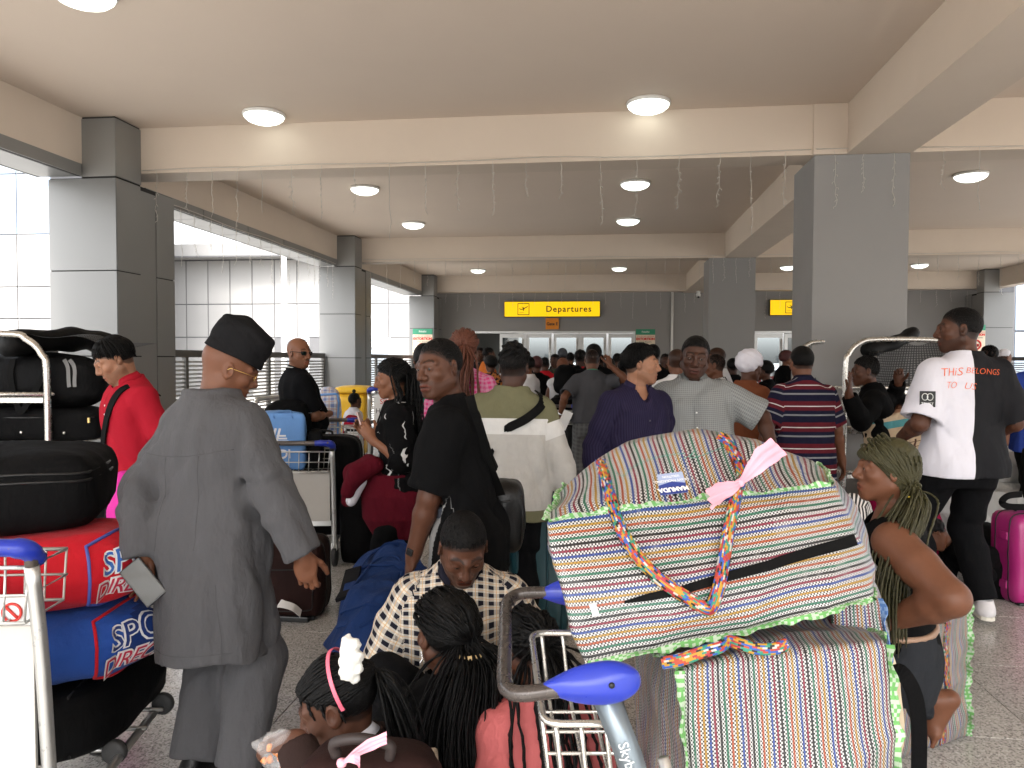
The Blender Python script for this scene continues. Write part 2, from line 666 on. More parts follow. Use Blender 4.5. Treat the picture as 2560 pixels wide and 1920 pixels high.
class Sk:
    "joints of one figure in its own frame: x to its right, y ahead, z up; 1.75 m tall before scaling"
    def __init__(s, P):
        s.P = P
        s.sex = P.get('sex', 'm')
        hz = P.get('hipz', .93)
        s.pel = A([0, 0, hz]) + A(P.get('shift', (0, 0, 0)))
        lp, lr, lt = [R(q) for q in P.get('lean', (2, 0, 0))]
        s.T = rot(0, 0, lt) @ rot(-lp, lr, 0)
        w = P.get('sw', .172 if s.sex == 'm' else .150)
        s.w = w
        sh = P.get('shrug', 0)
        s.sh = {sd: s.pel + s.T @ A([sd * w, -.012, .452 + sh]) for sd in (1, -1)}
        s.nb = s.pel + s.T @ A([0, -.012, .535])
        hy, hp, hr = [R(q) for q in P.get('head', (0, 0, 0))]
        s.H = rot(0, 0, hy) @ rot(-hp, hr, 0)
        up = s.T @ A([0, 0, 1.0])
        s.hc = s.nb + up * .088 + s.H @ A([0, .030, .080])
        s.hs = P.get('hs', 1.05)
        s.el, s.wr = {}, {}
        for sd, key in ((1, 'ra'), (-1, 'la')):
            t = P.get(key, (.09, .03, -.52))
            t0 = A([sd * t[0], t[1], t[2]])
            h = A(t[3:6]) if len(t) > 3 else A([.6, -1, -.2])
            h = A([sd * h[0], h[1], h[2]])
            tgt = s.sh[sd] + s.T @ t0
            if key + 'w' in P: tgt = A(P[key + 'w'])
            s.el[sd], s.wr[sd] = ik(s.sh[sd], tgt, UARM, FARM, s.T @ h)
        s.hip, s.kn, s.an = {}, {}, {}
        hw = .095
        for sd, key in ((1, 'rl'), (-1, 'll')):
            s.hip[sd] = s.pel + A([sd * hw, 0, -.03])
            t = P.get(key, (.11, 0, .085))
            h = A(t[3:6]) if len(t) > 3 else A([.1, 1, .1])
            tgt = A([sd * t[0], t[1], t[2]])
            if key + 'w' in P: tgt = A(P[key + 'w'])
            s.kn[sd], s.an[sd] = ik(s.hip[sd], tgt, THIGH, SHANK, A([sd * h[0], h[1], h[2]]))

    def torso(s, infl=0.0, zlo=-.16, zhi=.57, loose=0.0, belly=None, ext=None):
        zs, rx, ry = PROF[s.sex]
        fat = s.P.get('fat', 1.0)
        rx = rx * fat + infl; ry = ry * fat + infl
        b = s.P.get('belly', 0) if belly is None else belly
        ry = ry + b * np.exp(-((zs - .14) / .14) ** 2)
        yc = np.interp(zs, [-.16, 0, .2, .42, .57], [-.012, -.012, 0, 0, -.015]) + b * .8 * np.exp(-((zs - .14) / .14) ** 2)
        if loose:
            i = 6
            for j in range(i, -1, -1):
                rx[j] = max(rx[j], rx[6] * loose + (6 - j) * .0012); ry[j] = max(ry[j], ry[6] * loose + (6 - j) * .002)
        if ext:
            zs = np.concatenate([[e[0] for e in ext], zs]); rx = np.concatenate([[e[1] for e in ext], rx]); ry = np.concatenate([[e[2] for e in ext], ry])
            yc = np.concatenate([[e[3] if len(e) > 3 else -.01 for e in ext], yc])
        T, p = s.T, s.pel
        def f(X, Y, Z):
            q = xf((X, Y, Z), p, T)
            a, b_, c = (np.interp(q[2], zs, g) for g in (rx, ry, yc))
            nn = ((np.abs(q[0]) / a) ** 2.3 + (np.abs(q[1] - c) / b_) ** 2.3 + 1e-9) ** (1 / 2.3)
            d = (nn - 1) * np.minimum(a, b_) * .95
            return np.maximum(d, np.maximum(q[2] - zhi, zlo - q[2]) * .9)
        m = max(rx.max(), ry.max()) + .08
        c0, c1 = p + T @ A([0, 0, zlo]), p + T @ A([0, 0, zhi])
        return f, np.minimum(c0, c1) - m, np.maximum(c0, c1) + m

    def arm(s, sd, infl=0.0, to=2.0, r0=.052, r1=.041, r2=.028, cutin=None):
        "one arm (to: 1 = elbow, 2 = wrist), cut square at its end when it stops early"
        S, E, Wr = s.sh[sd], s.el[sd], s.wr[sd]
        g = s.P.get('armfat', 1.0)
        r0, r1, r2 = r0 * g + infl, r1 * g + infl, r2 * g + infl
        prims = []
        if to <= 1:
            e = S + (E - S) * min(1, to + .12); re = r0 + (r1 - r0) * to
            prims.append(cone(S, e, r0, re)); cp_, cn = S + (E - S) * to, (E - S) / np.linalg.norm(E - S)
        else:
            u = min(1.15, to - 1 + .12) if to < 2 else 1.0
            mid = S + (E - S) * .45
            prims += [cone(S, mid, r0, (r0 + r1) / 2 + .002), cone(mid, E, (r0 + r1) / 2 + .002, r1)]
            m2 = E + (Wr - E) * .3
            prims += [cone(E, m2, r1, r1 * 1.0), cone(m2, E + (Wr - E) * u, r1, r1 + (r2 - r1) * u)]
            cp_, cn = E + (Wr - E) * (to - 1), (Wr - E) / np.linalg.norm(Wr - E)
        docut = to < 2
        def f(X, Y, Z):
            pl = (X - cp_[0]) * cn[0] + (Y - cp_[1]) * cn[1] + (Z - cp_[2]) * cn[2] if docut else None
            d = prims[0][0](X, Y, Z)
            if docut and len(prims) == 1: d = np.maximum(d, pl)
            for i, q in enumerate(prims[1:]):
                e = q[0](X, Y, Z)
                d = smin(d, np.maximum(e, pl) if docut and i else e, .02)
            return d
        return f, np.min([q[1] for q in prims], 0), np.max([q[2] for q in prims], 0)

    def leg(s, sd, infl=0.0, to=2.0, r=(.088, .060, .040)):
        Hh, K, An = s.hip[sd], s.kn[sd], s.an[sd]
        g = s.P.get('legfat', 1.0)
        r = [q * g + infl for q in r]
        e = K + (An - K) * min(1.0, to - 1 + .05) if to > 1 else K
        prims = [cone(Hh, K, r[0], r[1])]
        if to > 1:
            bk = np.cross(An - K, A([1.0, 0, 0])); nb_ = np.linalg.norm(bk); bk = bk / nb_ if nb_ > .05 else A([0, -1.0, 0])
            if bk[1] > 0: bk = -bk
            prims += [cone(K, e, r[1], r[1] + (r[2] - r[1]) * min(1, to - 1))]
            m = K + (An - K) * .32
            prims += [cone(m + bk * .012, K + (An - K) * .5 + bk * .004, r[1] * .98, r[1] * .85)]
        cp_ = K + (An - K) * (to - 1); cn = (An - K) / np.linalg.norm(An - K)
        docut = to < 2
        def f(X, Y, Z):
            pl = (X - cp_[0]) * cn[0] + (Y - cp_[1]) * cn[1] + (Z - cp_[2]) * cn[2] if docut else None
            d = prims[0][0](X, Y, Z)
            for q in prims[1:]:
                e = q[0](X, Y, Z)
                d = smin(d, np.maximum(e, pl) if docut else e, .03)
            return d
        return f, np.min([q[1] for q in prims], 0), np.max([q[2] for q in prims], 0)

def head_sdf(sk):
    P = sk.P; h = sk.hs
    nw = P.get('nose', 1.0); jw = P.get('jaw', 1.0); lips = P.get('lips', 1.0)
    fem = sk.sex == 'f'
    pr = []
    def a(p, k, op='u'): pr.append((p[0], k, op))
    a(ell((0, -.014, .030), (.0745, .0965, .088)), 0)
    a(ell((0, .026, -.028), (.060, .066, .080)), .03)
    for s_ in (1, -1):
        a(cone((s_ * .050 * jw, -.002, -.050), (s_ * .018 * jw, .064, -.094), .024 * jw, .017), .025)
        a(ell((s_ * .041, .058, -.020), (.022, .021, .020)), .02)
        a(cone((0, .087, .021), (s_ * .046, .066, .025), .009 if fem else .0105, .010), .016)
    a(ell((0, .068, -.096), (.025 * jw, .023, .019)), .02)
    a(ell((0, .070, -.062), (.034, .026, .028)), .02)
    a(cone((0, .090, .016), (0, .109, -.025), .008, .0125 * (.6 + .4 * nw)), .013)
    a(cone((-.014 * nw, .097, -.030), (.014 * nw, .097, -.030), .0105), .008)
    for s_ in (1, -1):
        a(ell((s_ * .031, .101, .006), (.018, .016, .0120)), .012, 's')
        a(ell((s_ * .031, .0755, .006), (.0155, .0148, .0145)), .004)
        a(ell((s_ * .031, .0930, .0035), (.0120, .008, .0030)), .0025, 's')
    a(cone((-.018, .0895, -.0600), (.018, .0895, -.0600), .0075 * lips), .008)
    a(cone((0, .0935, -.0605), (0, .0935, -.061), .0070 * lips), .008)
    a(cone((-.014, .0895, -.0735), (.014, .0895, -.0735), .0090 * lips), .007)
    a(cone((-.024, .0985, -.0668), (.024, .0985, -.0668), .0032), .004, 's')
    for s_ in (1, -1):
        M = rot(R(12), 0, s_ * R(-22))
        a(ell((s_ * .0765, -.008, -.002), (.009, .020, .031), M), .006)
        a(ell((s_ * .084, -.003, .002), (.007, .011, .017), M), .006, 's')
    def f(X, Y, Z):
        q = [c / h for c in xf((X, Y, Z), sk.hc, sk.H)]
        d = pr[0][0](*q)
        for g, k, op in pr[1:]:
            e = g(*q)
            d = smin(d, e, k) if op == 'u' else -smin(-d, e, k)
        return d * h
    return f, sk.hc - .14 * h, sk.hc + .14 * h

def hand_prims(wr, d, n, sd, curl=.5, sc=1.0, spread=.12, thumb=.4, curls=None):
    d = A(d, float) / np.linalg.norm(d); n = A(n, float); n = n - d * (n @ d); n /= np.linalg.norm(n)
    t = np.cross(d, n) * sd
    out = []
    p = lambda a, b, c=0: wr + sc * (d * a + t * b + n * c)
    out.append((cone(p(-.02, 0), p(.03, .002), .027 * sc, .026 * sc), .02))
    M = np.stack([d, t, n], 1)
    out.append((ell(p(.050, .001), (.056 * sc, .043 * sc, .0175 * sc), M), .015))
    out.append((ell(p(.035, .026, .008), (.032 * sc, .018 * sc, .016 * sc), M), .012))
    for i, (b, a, L) in enumerate([(.029, .090, .075), (.010, .096, .083), (-.010, .092, .076), (-.029, .083, .060)]):
        c = curls[i] if curls else curl * (1 + .12 * i)
        cur = p(a - .012, b * .95, -.002); ang = 0.0
        side = spread * (1.2 - .8 * i)
        rr = (.0094 - .0005 * i) * sc
        for j, (fr, da) in enumerate([(.46, .55), (.30, .95), (.24, .7)]):
            ang += c * da
            dirv = (d * math.cos(ang) + n * math.sin(ang)) + t * side * math.cos(ang) * .35
            dirv /= np.linalg.norm(dirv)
            nx = cur + dirv * L * fr * sc + (d * .012 * sc if j == 0 else 0)
            out.append((cone(cur, nx, rr, rr * .92), .005)); cur = nx; rr *= .92
    cur = p(.020, .030, .008); dv = d * .62 + t * (.75 - .5 * thumb) + n * (.15 + .6 * thumb); dv /= np.linalg.norm(dv)
    rr = .0135 * sc
    for j, L in enumerate((.040, .032, .026)):
        nx = cur + dv * L * sc
        out.append((cone(cur, nx, rr, rr * .88), .007)); cur = nx; rr *= .88
        dv = dv + d * .25 - t * .12 * (1 + thumb) + n * .12 * thumb; dv /= np.linalg.norm(dv)
    return out

# ---------------------------------------------------------------- one person
SKIN = {k: skin('skin ' + k, c) for k, c in {'deep': (.056, .025, .016), 'dark': (.078, .033, .019), 'brown': (.135, .058, .032), 'warm': (.190, .085, .047), 'olive': (.290, .150, .092)}.items()}
HAIR = plain('black hair', (.0030, .0027, .0026), .55, var=.5, scale=70, bump=1.0, bscale=380, spec=.14)
HAIRS = {'black': HAIR}
EYEW = plain('eye white', (.30, .27, .245), .3)
EYED = plain('iris', (.018, .010, .007), .12)

def eyeball(r=.0125):
    mb = MB()
    prof = [(0.0008, -r), (r * .7, -r * .7), (r, 0), (r * .86, r * .5), (r * .52, r * .85)]
    M = A([[1, 0, 0], [0, 0, 1], [0, -1, 0]])
    mb.lathe(prof, 12, M=M)
    mb.cur = 1
    mb.lathe([(r * .53, r * .84), (r * .3, r * .97), (.0008, r * 1.01)], 12, M=M)
    return mb

_EYEMESH = []
def cuv_of(sk, V, arms=False, legs=False):
    X, Y, Z = V[:, 0], V[:, 1], V[:, 2]
    q = xf((X, Y, Z), sk.pel, sk.T)
    ay = np.abs(q[1])
    out = np.stack([q[0] + np.sign(q[0]) * np.clip(np.abs(q[0]) - .14, 0, .1) * 0 + np.where(q[1] < 0, .5, 0), q[2] + np.clip(.10 - ay, 0, .1) * np.clip((q[2] - .40) / .08, 0, 1), np.zeros(len(V))], 1)
    best = sk.torso(.02)[0](X, Y, Z)
    for (flag, J, fn, rad) in ((arms, ((sk.sh, sk.el, sk.wr)), sk.arm, .055), (legs, ((sk.hip, sk.kn, sk.an)), sk.leg, .075)):
        if not flag: continue
        for sd in (1, -1):
            a, b, c = J[0][sd], J[1][sd], J[2][sd]
            d = fn(sd, .01)[0](X, Y, Z)
            if legs and flag is legs: d = d - .02
            m = d < best
            best = np.where(m, d, best)
            L1 = np.linalg.norm(b - a)
            d1 = cone(a, b, .05)[0](X, Y, Z); d2 = cone(b, c, .05)[0](X, Y, Z)
            lo = d2 < d1
            for sel, p0, p1, off in ((m & ~lo, a, b, 0), (m & lo, b, c, L1)):
                if not sel.any(): continue
                ax = (p1 - p0) / np.linalg.norm(p1 - p0)
                v = V[sel] - p0
                t = v @ ax
                e1 = np.cross(ax, (0, 1.0, .01)); e1 /= np.linalg.norm(e1); e2 = np.cross(ax, e1)
                out[sel, 0] = np.arctan2(v @ e1, v @ e2) * rad
                out[sel, 1] = -(t + off) + (.47 if J[0] is sk.sh else 0)
                out[sel, 2] = 1
    return {'cuv': ('POINT', 'FLOAT_VECTOR', out)}

def person(label, px, D, face=0, H=1.75, skinc='dark', res=1, px_z=0.0, group=None, **P):
    """px, D: where the figure stands; face: 0 looks away from the camera, 90 to picture left, 180 at the camera.
    res 0: near (fine), 1: middle, 2: far"""
    sc = H / 1.75
    g = ground(px, D, px_z)
    e = empty('person', g, YAW + R(face), label, 'person', group, scale=sc)
    for kk in ('ra', 'la', 'rl', 'll'):                 # a wrist or ankle given as a point in the picture
        if kk + 'px' in P:
            P[kk + 'w'] = (A(at(*P[kk + 'px'])) - A(g)) @ rot(0, 0, YAW + R(face)) / sc
    sk = Sk(P)
    h = (.0095, .012, .017)[res]; hh = (.0042, .0062, .011)[res]; hf = (.0042, .0065, .013)[res]
    sm = SKIN[skinc]
    hs = sk.hs
    hands = P.get('hands', 'rl') if res < 2 else ''
    # --- body: one continuous skin
    zones = [(sk.hc - .125 * hs, sk.hc + .125 * hs, hh)]
    HP = []
    for sd, key, hk in ((1, 'r', 'rh'), (-1, 'l', 'lh')):
        if key in hands or res == 2:
            o = P.get(hk, {})
            d = A(o['d']) * A([1, 1, 1]) if 'd' in o else sk.wr[sd] - sk.el[sd]
            n = A(o.get('n', (-sd, .15, 0)))
            pr = hand_prims(sk.wr[sd], d, n, sd, o.get('curl', .45), 1.0, o.get('spread', .1), o.get('thumb', .35), o.get('curls'))
            HP += pr
            if res < 2:
                zones.append((np.min([q[0][1] for q in pr], 0), np.max([q[0][2] for q in pr], 0), hf))
    J = list(sk.sh.values()) + list(sk.el.values()) + list(sk.wr.values()) + [sk.hc, sk.pel]
    legs = P.get('legskin', False)
    if legs: J += list(sk.kn.values()) + list(sk.an.values())
    lo, hi = np.min(J, 0) - .2, np.max(J, 0) + .2
    lo[2] = min(lo[2], sk.pel[2] - .1)
    F = Fld(lo, hi, h, zones)
    F.add(sk.torso(-.008, -.10, .56))
    for sd in (1, -1):
        F.add(cone(sk.nb + sk.T @ A([sd * .025, -.008, -.02]), sk.sh[sd] + sk.T @ A([-sd * .02, 0, .0]), .036, .044), .05)
        F.add(sk.arm(sd), .03)
    nr = P.get('neck', .056 if sk.sex == 'm' else .046)
    F.add(cone(sk.nb - sk.T @ A([0, .0, .02]), sk.hc + sk.H @ A([0, -.022, -.045]) * hs, nr * 1.04, nr * hs), .045)
    if sk.sex == 'f' and P.get('bust', .85):
        for sd in (1, -1):
            F.add(ell(sk.pel + sk.T @ A([sd * .068, .085, .335]), A([.058, .05, .058]) * P.get('bust', .85)), .03)
    if legs:
        F.add(sk.torso(-.004, -.16, .2))
        for sd in (1, -1):
            F.add(sk.leg(sd, -.006), .03)
            fa = P.get('foot', {}).get(sd)
            fd = A(fa) if fa is not None else A([sd * .12, 1, -.0])
            fd = fd / np.linalg.norm(fd)
            an = sk.an[sd]
            n_ = A(P.get('foot_n', {}).get(sd, (0, 0, 1.0))); n_ = n_ - fd * (n_ @ fd); n_ /= np.linalg.norm(n_)
            s_ = np.cross(fd, n_)
            hl, bl_ = an - n_ * .045 - fd * .028, an + fd * .125 - n_ * .050
            F.add(cone(an, hl, .036, .034), .02); F.add(cone(hl, bl_, .034, .026), .02); F.add(cone(an + fd * .01, bl_ + n_ * .012, .036, .022), .03)
            F.add(cone(bl_ - s_ * .028, bl_ + s_ * .028, .021), .02)
            for k in range(5):
                q_ = bl_ + s_ * (.034 - .017 * k) * sd - fd * .004 * k
                F.add(cone(q_, q_ + fd * (.052 - .006 * k) - n_ * .006, .0125 - .001 * k, .0105 - .001 * k), .004)
    F.add(head_sdf(sk), .03)
    for pr, k in HP: F.add(pr, k)
    beard = P.get('beard', 0)
    def tint(V):
        q = (V - sk.hc) @ sk.H / hs
        x, y, z = q[:, 0], q[:, 1], q[:, 2]
        t = np.zeros((len(V), 3))
        hd = (np.abs(z) < .13) & (np.abs(x) < .1) & (np.abs(y) < .13)
        lipz = np.abs(z + .067) < .0155 * np.sqrt(np.maximum(0, 1 - (x / .030) ** 2))
        t[:, 0] = (hd & (y > .07) & lipz) * .75
        bz = .0275 + .010 * (1 - ((np.abs(x) - .030) / .024) ** 2)
        t[:, 1] = (hd & (y > .05) & (np.abs(np.abs(x) - .031) < .021) & (np.abs(z - bz) < (.0042 if sk.sex == 'm' else .003))) * .85
        if beard:
            jaw = hd & (y > -.015) & (z < np.interp(y, [-.02, .03, .06, .09], [-.02, -.045, -.052, -.040])) & ~((y > .07) & lipz)
            ck = hd & (y > -.02) & (y < .01) & (z < .01)
            t[:, 1] = np.maximum(t[:, 1], (jaw | ck) * beard)
        rm = hd & (np.abs(z + .067) < .0022) & (np.abs(x) < .026) & (y > .07)  # shade of the mouth slit, painted as a dark line
        t[:, 1] = np.maximum(t[:, 1], rm * .8)
        if not P.get('bald'):
            fr = P.get('hl', (.078, .046, -.058))
            e_ = np.sqrt((x / .0745) ** 2 + ((y + .014) / .0965) ** 2 + ((z - .03) / .088) ** 2)
            hz_ = np.clip((z - hairline(y, *fr, x) + .006) / .008, 0, 1) * (hd & (z > -.09) & ((np.abs(x) < .075) | (z > .04)))
            t[:, 1] = np.maximum(t[:, 1], hz_ * .9)
        return {'tint': ('POINT', 'FLOAT_VECTOR', t)}
    F.mesh('body', sm, e, tint)
    # --- eyes
    if res < 2 and P.get('eyes', True):
        if not _EYEMESH:
            o = eyeball().build('eye', [EYEW, EYED]); _EYEMESH.append(o.data); bpy.data.objects.remove(o)
        gz = P.get('gaze', (0, 0))
        for sd in (1, -1):
            ey = link('eye', _EYEMESH[0], e)
            c = sk.hc + sk.H @ (A([sd * .031, .0772, .0055]) * hs)
            Mx = sk.H @ rot(R(gz[1]), 0, R(gz[0]))
            ey.matrix_local = Matrix([[Mx[i, j] * hs for j in range(3)] + [c[i]] for i in range(3)] + [[0, 0, 0, 1]])
    sk.e, sk.res, sk.h, sk.sm = e, res, h, sm
    sk.rz = YAW + R(face); sk.g = A(g); sk.sc = sc
    return sk

def w2l(sk, p):
    "world point into the figure's frame"
    M = rot(0, 0, sk.rz)
    return (A(p, float) - sk.g) @ M / sk.sc

def l2w(sk, p):
    return sk.g + (rot(0, 0, sk.rz) @ A(p, float)) * sk.sc

def bounds(sk, legs=False, zlo=None):
    J = list(sk.sh.values()) + list(sk.el.values()) + list(sk.wr.values()) + [sk.nb, sk.pel]
    if legs: J = [sk.pel] + list(sk.kn.values()) + list(sk.an.values()) + list(sk.hip.values())
    lo, hi = np.min(J, 0) - .22, np.max(J, 0) + .22
    if zlo is not None: lo[2] = min(lo[2], zlo)
    return lo, hi

def top(sk, m, name='shirt', sleeve=.75, infl=.016, hem=-.12, loose=1.0, fold=.010, seed=1, slr=(.064, .060, .046), neck=.072, ext=None, vneck=0, h=None, fz=9, belly=None, neckz=.535, fx=34):
    "a garment for the upper body. sleeve: 0 none, .75 short, 1.95 long"
    lo, hi = bounds(sk)
    if ext: lo[2] = min(lo[2], sk.pel[2] + hem - .1); lo[:2] -= .08; hi[:2] += .08
    h = h or sk.h * (.92 if sk.res == 0 else 1)
    F = Fld(lo, hi, h)
    F.add(sk.torso(infl, hem - (.03 if hem < 0 and not ext else 0), .58, loose, belly, ext))
    for sd in (1, -1):
        F.add(cone(sk.nb + sk.T @ A([sd * .03, -.008, -.028]), sk.sh[sd] + sk.T @ A([-sd * .01, 0, -.002]), .038 + infl, .045 + infl), .05)
        if hem < .0 and not ext:
            F.add(ell(sk.pel + sk.T @ A([sd * .07, -.055, -.035]), A([.088, .080, .095]) + infl + .006), .06)
            F.add(cone(sk.hip[sd], sk.hip[sd] + A([0, 0, -.12]), .094 + infl + .012), .05)
    if sk.sex == 'f' and sk.P.get('bust', .85):
        for sd in (1, -1):
            F.add(ell(sk.pel + sk.T @ A([sd * .068, .087, .335]), A([.060, .052, .060]) * sk.P.get('bust', .85) + infl), .05)
    if sleeve:
        for sd in (1, -1):
            if sleeve <= 1:
                F.add(sk.arm(sd, infl * .3, sleeve, slr[0], slr[0] * 1.0 + .006), .025)
            else:
                F.add(sk.arm(sd, infl * .3, sleeve, *slr), .028)
    X, Y, Z = F.grid()
    q = xf((X, Y, Z), sk.pel, sk.T)
    wgt = np.clip(1.15 - np.abs(q[2] - .02) * 1.0, .5, 1.1) * np.where(np.abs(q[0]) > .21, .65, 1)
    F.d += (2.0 * fold * wgt * folds(X, Y, Z, seed, fx, fz)).astype(np.float32)
    if sleeve and sk.res < 2:
        for sd in (1, -1):
            for c_, w_, f_ in ((sk.el[sd], .12 if sleeve > 1 else 0, 80), (sk.sh[sd] + sk.T @ A([-sd * .03, 0, -.08]), .15, 62)):
                if not w_: continue
                r_ = np.sqrt((X - c_[0]) ** 2 + (Y - c_[1]) ** 2 + (Z - c_[2]) ** 2)
                F.d += (.5 * fold * np.sin(r_ * f_ + 2.5 * np.sin(X * 17 + seed) + 2 * np.sin(Z * 13 + seed)) * np.exp(-(r_ / w_) ** 2)).astype(np.float32)
    if hem < .0 and not ext:
        F.cut(sk.pel + sk.T @ A([0, 0, hem]), sk.T @ A([0, 0, -1.0]))
    # neck opening
    if neck:
        nb = sk.nb; u = sk.T @ A([0, 0, 1.0])
        F.add(cone(nb + sk.T @ A([0, .012, neckz - .535 + .018]), nb + u * .3, neck, neck + .02), .012, 's')
        if vneck:
            F.add(cone(nb + sk.T @ A([0, .06, 0]), nb + sk.T @ A([0, .16, -vneck]), .05, .008), .01, 's')
    else:
        F.cut(sk.nb + sk.T @ A([0, 0, .05]), sk.T @ A([0, 0, 1.0]))
    # hollow at the sleeve ends and the hem
    if sleeve and sk.res < 2 and not 1 < sleeve < 1.4:
        for sd in (1, -1):
            S, E, Wr = sk.sh[sd], sk.el[sd], sk.wr[sd]
            if sleeve <= 1:
                c = S + (E - S) * sleeve; dv = (E - S) / np.linalg.norm(E - S); r = slr[0] + .006 + infl * .3 - .018
            else:
                c = E + (Wr - E) * (sleeve - 1); dv = (Wr - E) / np.linalg.norm(Wr - E); r = slr[1] + (slr[2] - slr[1]) * (sleeve - 1) + infl * .3 - .014
            F.add(cone(c - dv * .035, c + dv * .08, max(r, .02), max(r, .02)), .006, 's')
    o = F.mesh(name, m, sk.e, lambda V: cuv_of(sk, V, arms=bool(sleeve)))
    return o

def trousers(sk, m, name='trousers', infl=.012, to=1.97, waist=.13, fold=.008, seed=3, r=(.088, .062, .048), fz=16, h=None, fx=30):
    lo, hi = bounds(sk, True)
    F = Fld(lo, hi, h or sk.h * (1.05 if sk.res == 0 else 1))
    F.add(sk.torso(infl, -.16, waist))
    for sd in (1, -1):
        F.add(sk.leg(sd, infl, to, r), .035)
        F.add(ell(sk.pel + A([sd * .075, -.065, -.04]), (.082, .078, .09)), .04)
    X, Y, Z = F.grid()
    F.d += (1.7 * fold * folds(X, Y, Z, seed, fx, fz)).astype(np.float32)
    for sd in (1, -1):
        c_ = sk.kn[sd]; r_ = np.sqrt((X - c_[0]) ** 2 + (Y - c_[1]) ** 2 + (Z - c_[2]) ** 2)
        F.d += (.7 * fold * np.sin(r_ * 70 + 2.5 * np.sin(X * 17 + seed) + 2 * np.sin(Z * 13)) * np.exp(-(r_ / .16) ** 2)).astype(np.float32)
    return F.mesh(name, m, sk.e, lambda V: cuv_of(sk, V, legs=True))

def skirt(sk, m, prof, name='skirt', waist=.16, fold=.014, seed=5, fx=26):
    "prof: [(z below the pelvis, half width, half depth)] from the hem up"
    lo = sk.pel - A([prof[0][1] + .15, prof[0][2] + .2, -prof[0][0] + .1]); hi = sk.pel + A([prof[0][1] + .15, prof[0][2] + .2, .3])
    F = Fld(lo, hi, sk.h * 1.1)
    F.add(sk.torso(.014, prof[0][0], waist, 0, None, prof))
    X, Y, Z = F.grid()
    w = np.clip((sk.pel[2] + .12 - Z) * 2.5, .2, 1.2)
    F.d += (fold * w * folds(X, Y, Z, seed, fx, 2)).astype(np.float32)
    return F.mesh(name, m, sk.e, lambda V: cuv_of(sk, V))

def collar(sk, m, r=.068, hgt=.046, tilt=12, up=.0, open_=.5, name='collar', w=.006):
    "a folded shirt collar round the neck"
    mb = MB()
    n = 28
    V, Fc = [], []
    Mt = sk.T @ rot(R(-tilt), 0, 0)
    c0 = sk.nb + sk.T @ A([0, .008, .020 + up])
    for i in range(n + 1):
        a = PI / 2 + open_ / 2 + (2 * PI - open_) * i / n
        ed = min(i, n - i) / n
        dr = A([math.cos(a), math.sin(a), 0])
        dip = -.022 * max(0, math.sin(a)) ** 2
        for rr, z in ((r * .90, hgt + dip), (r * .97, hgt + .003 + dip), (r * 1.36, hgt * .12 + dip - .018 * max(0, 1 - ed * 7)), (r * 1.29, hgt * .05 + dip - .018 * max(0, 1 - ed * 7))):
            V.append(c0 + Mt @ (dr * rr * A([1, 1.05, 1]) + A([0, 0, z])))
    for i in range(n):
        for k in range(4):
            l = (k + 1) % 4
            Fc.append((i * 4 + k, i * 4 + 4 + k, i * 4 + 4 + l, i * 4 + l))
    Fc += [(0, 1, 2, 3), (n * 4 + 3, n * 4 + 2, n * 4 + 1, n * 4)]
    mb.add(V, Fc, True)
    return mb.build(name, m, sk.e)

def neckband(sk, m, r=.074, th=.0055, name='neckband', tilt=14, dz=.020):
    mb = MB()
    Mt = sk.T @ rot(R(-tilt), 0, 0)
    c0 = sk.nb + sk.T @ A([0, .014, dz])
    mb.tube([c0 + Mt @ A([r * math.cos(a), r * 1.02 * math.sin(a), 0]) for a in np.linspace(0, 2 * PI, 24, endpoint=False)], th, 6, closed=True)
    return mb.build(name, m, sk.e)

def shoes(sk, m, sole=None, name='shoe', long=.0, sides=(1, -1)):
    for sd in sides:
        an = sk.an[sd]
        fa = sk.P.get('foot', {}).get(sd)
        fd = A(fa) if fa is not None else A([sd * .14, 1, 0])
        fd = fd / np.linalg.norm(fd)
        Mf = np.stack([np.cross(fd, (0, 0, 1.0)), fd, (0, 0, 1.0)], 1)
        z0 = an[2] - .085
        F = Fld(an - .27, an + .27, max(.007, sk.h * .75))
        F.add(cone(an - fd * .03 + A([0, 0, -.045]), an + fd * .10 + A([0, 0, -.052]), .044, .040))
        F.add(cone(an + fd * .06 + A([0, 0, -.05]), an + fd * (.155 + long) + A([0, 0, -.062]), .046, .034), .03)
        F.add(cone(an, an + A([0, 0, -.04]), .044, .046), .03)
        F.cut(A([0, 0, z0 + .014]), A([0, 0, -1.0]))
        F.cut(an + A([0, 0, .022]), A([0, -.15, .98]))
        o = F.mesh(name, m, sk.e)
        mb = MB()
        ol = []
        for (y, w) in ((-.075, .012), (-.06, .034), (-.02, .041), (.05, .043), (.12, .048), (.165, .042), (.19 + long, .022), (.197 + long, .006)):
            ol.append((y, w))
        pts = [(-w, y) for y, w in ol] + [(w, y) for y, w in reversed(ol)]
        n = len(pts)
        V = [an + Mf @ A([x, y, z]) for z in (-.085, -.066) for x, y in pts]
        mb.add(V, [list(range(n - 1, -1, -1)), list(range(n, 2 * n))] + [(i, (i + 1) % n, n + (i + 1) % n, n + i) for i in range(n)])
        mb.build('sole', sole or m, o)

# ---------------------------------------------------------------- hair
def hairline(y, front=.078, temple=.046, nape=-.058, x=0):
    return .016 * np.clip((np.abs(x) - .022) / .04, 0, 1) * np.clip((y - .025) / .04, 0, 1) + np.interp(y, [-.12, -.045, -.004, .02, .055, .078, .10], [nape, nape + .01, -.012, temple * .6, temple, front * .93, front])

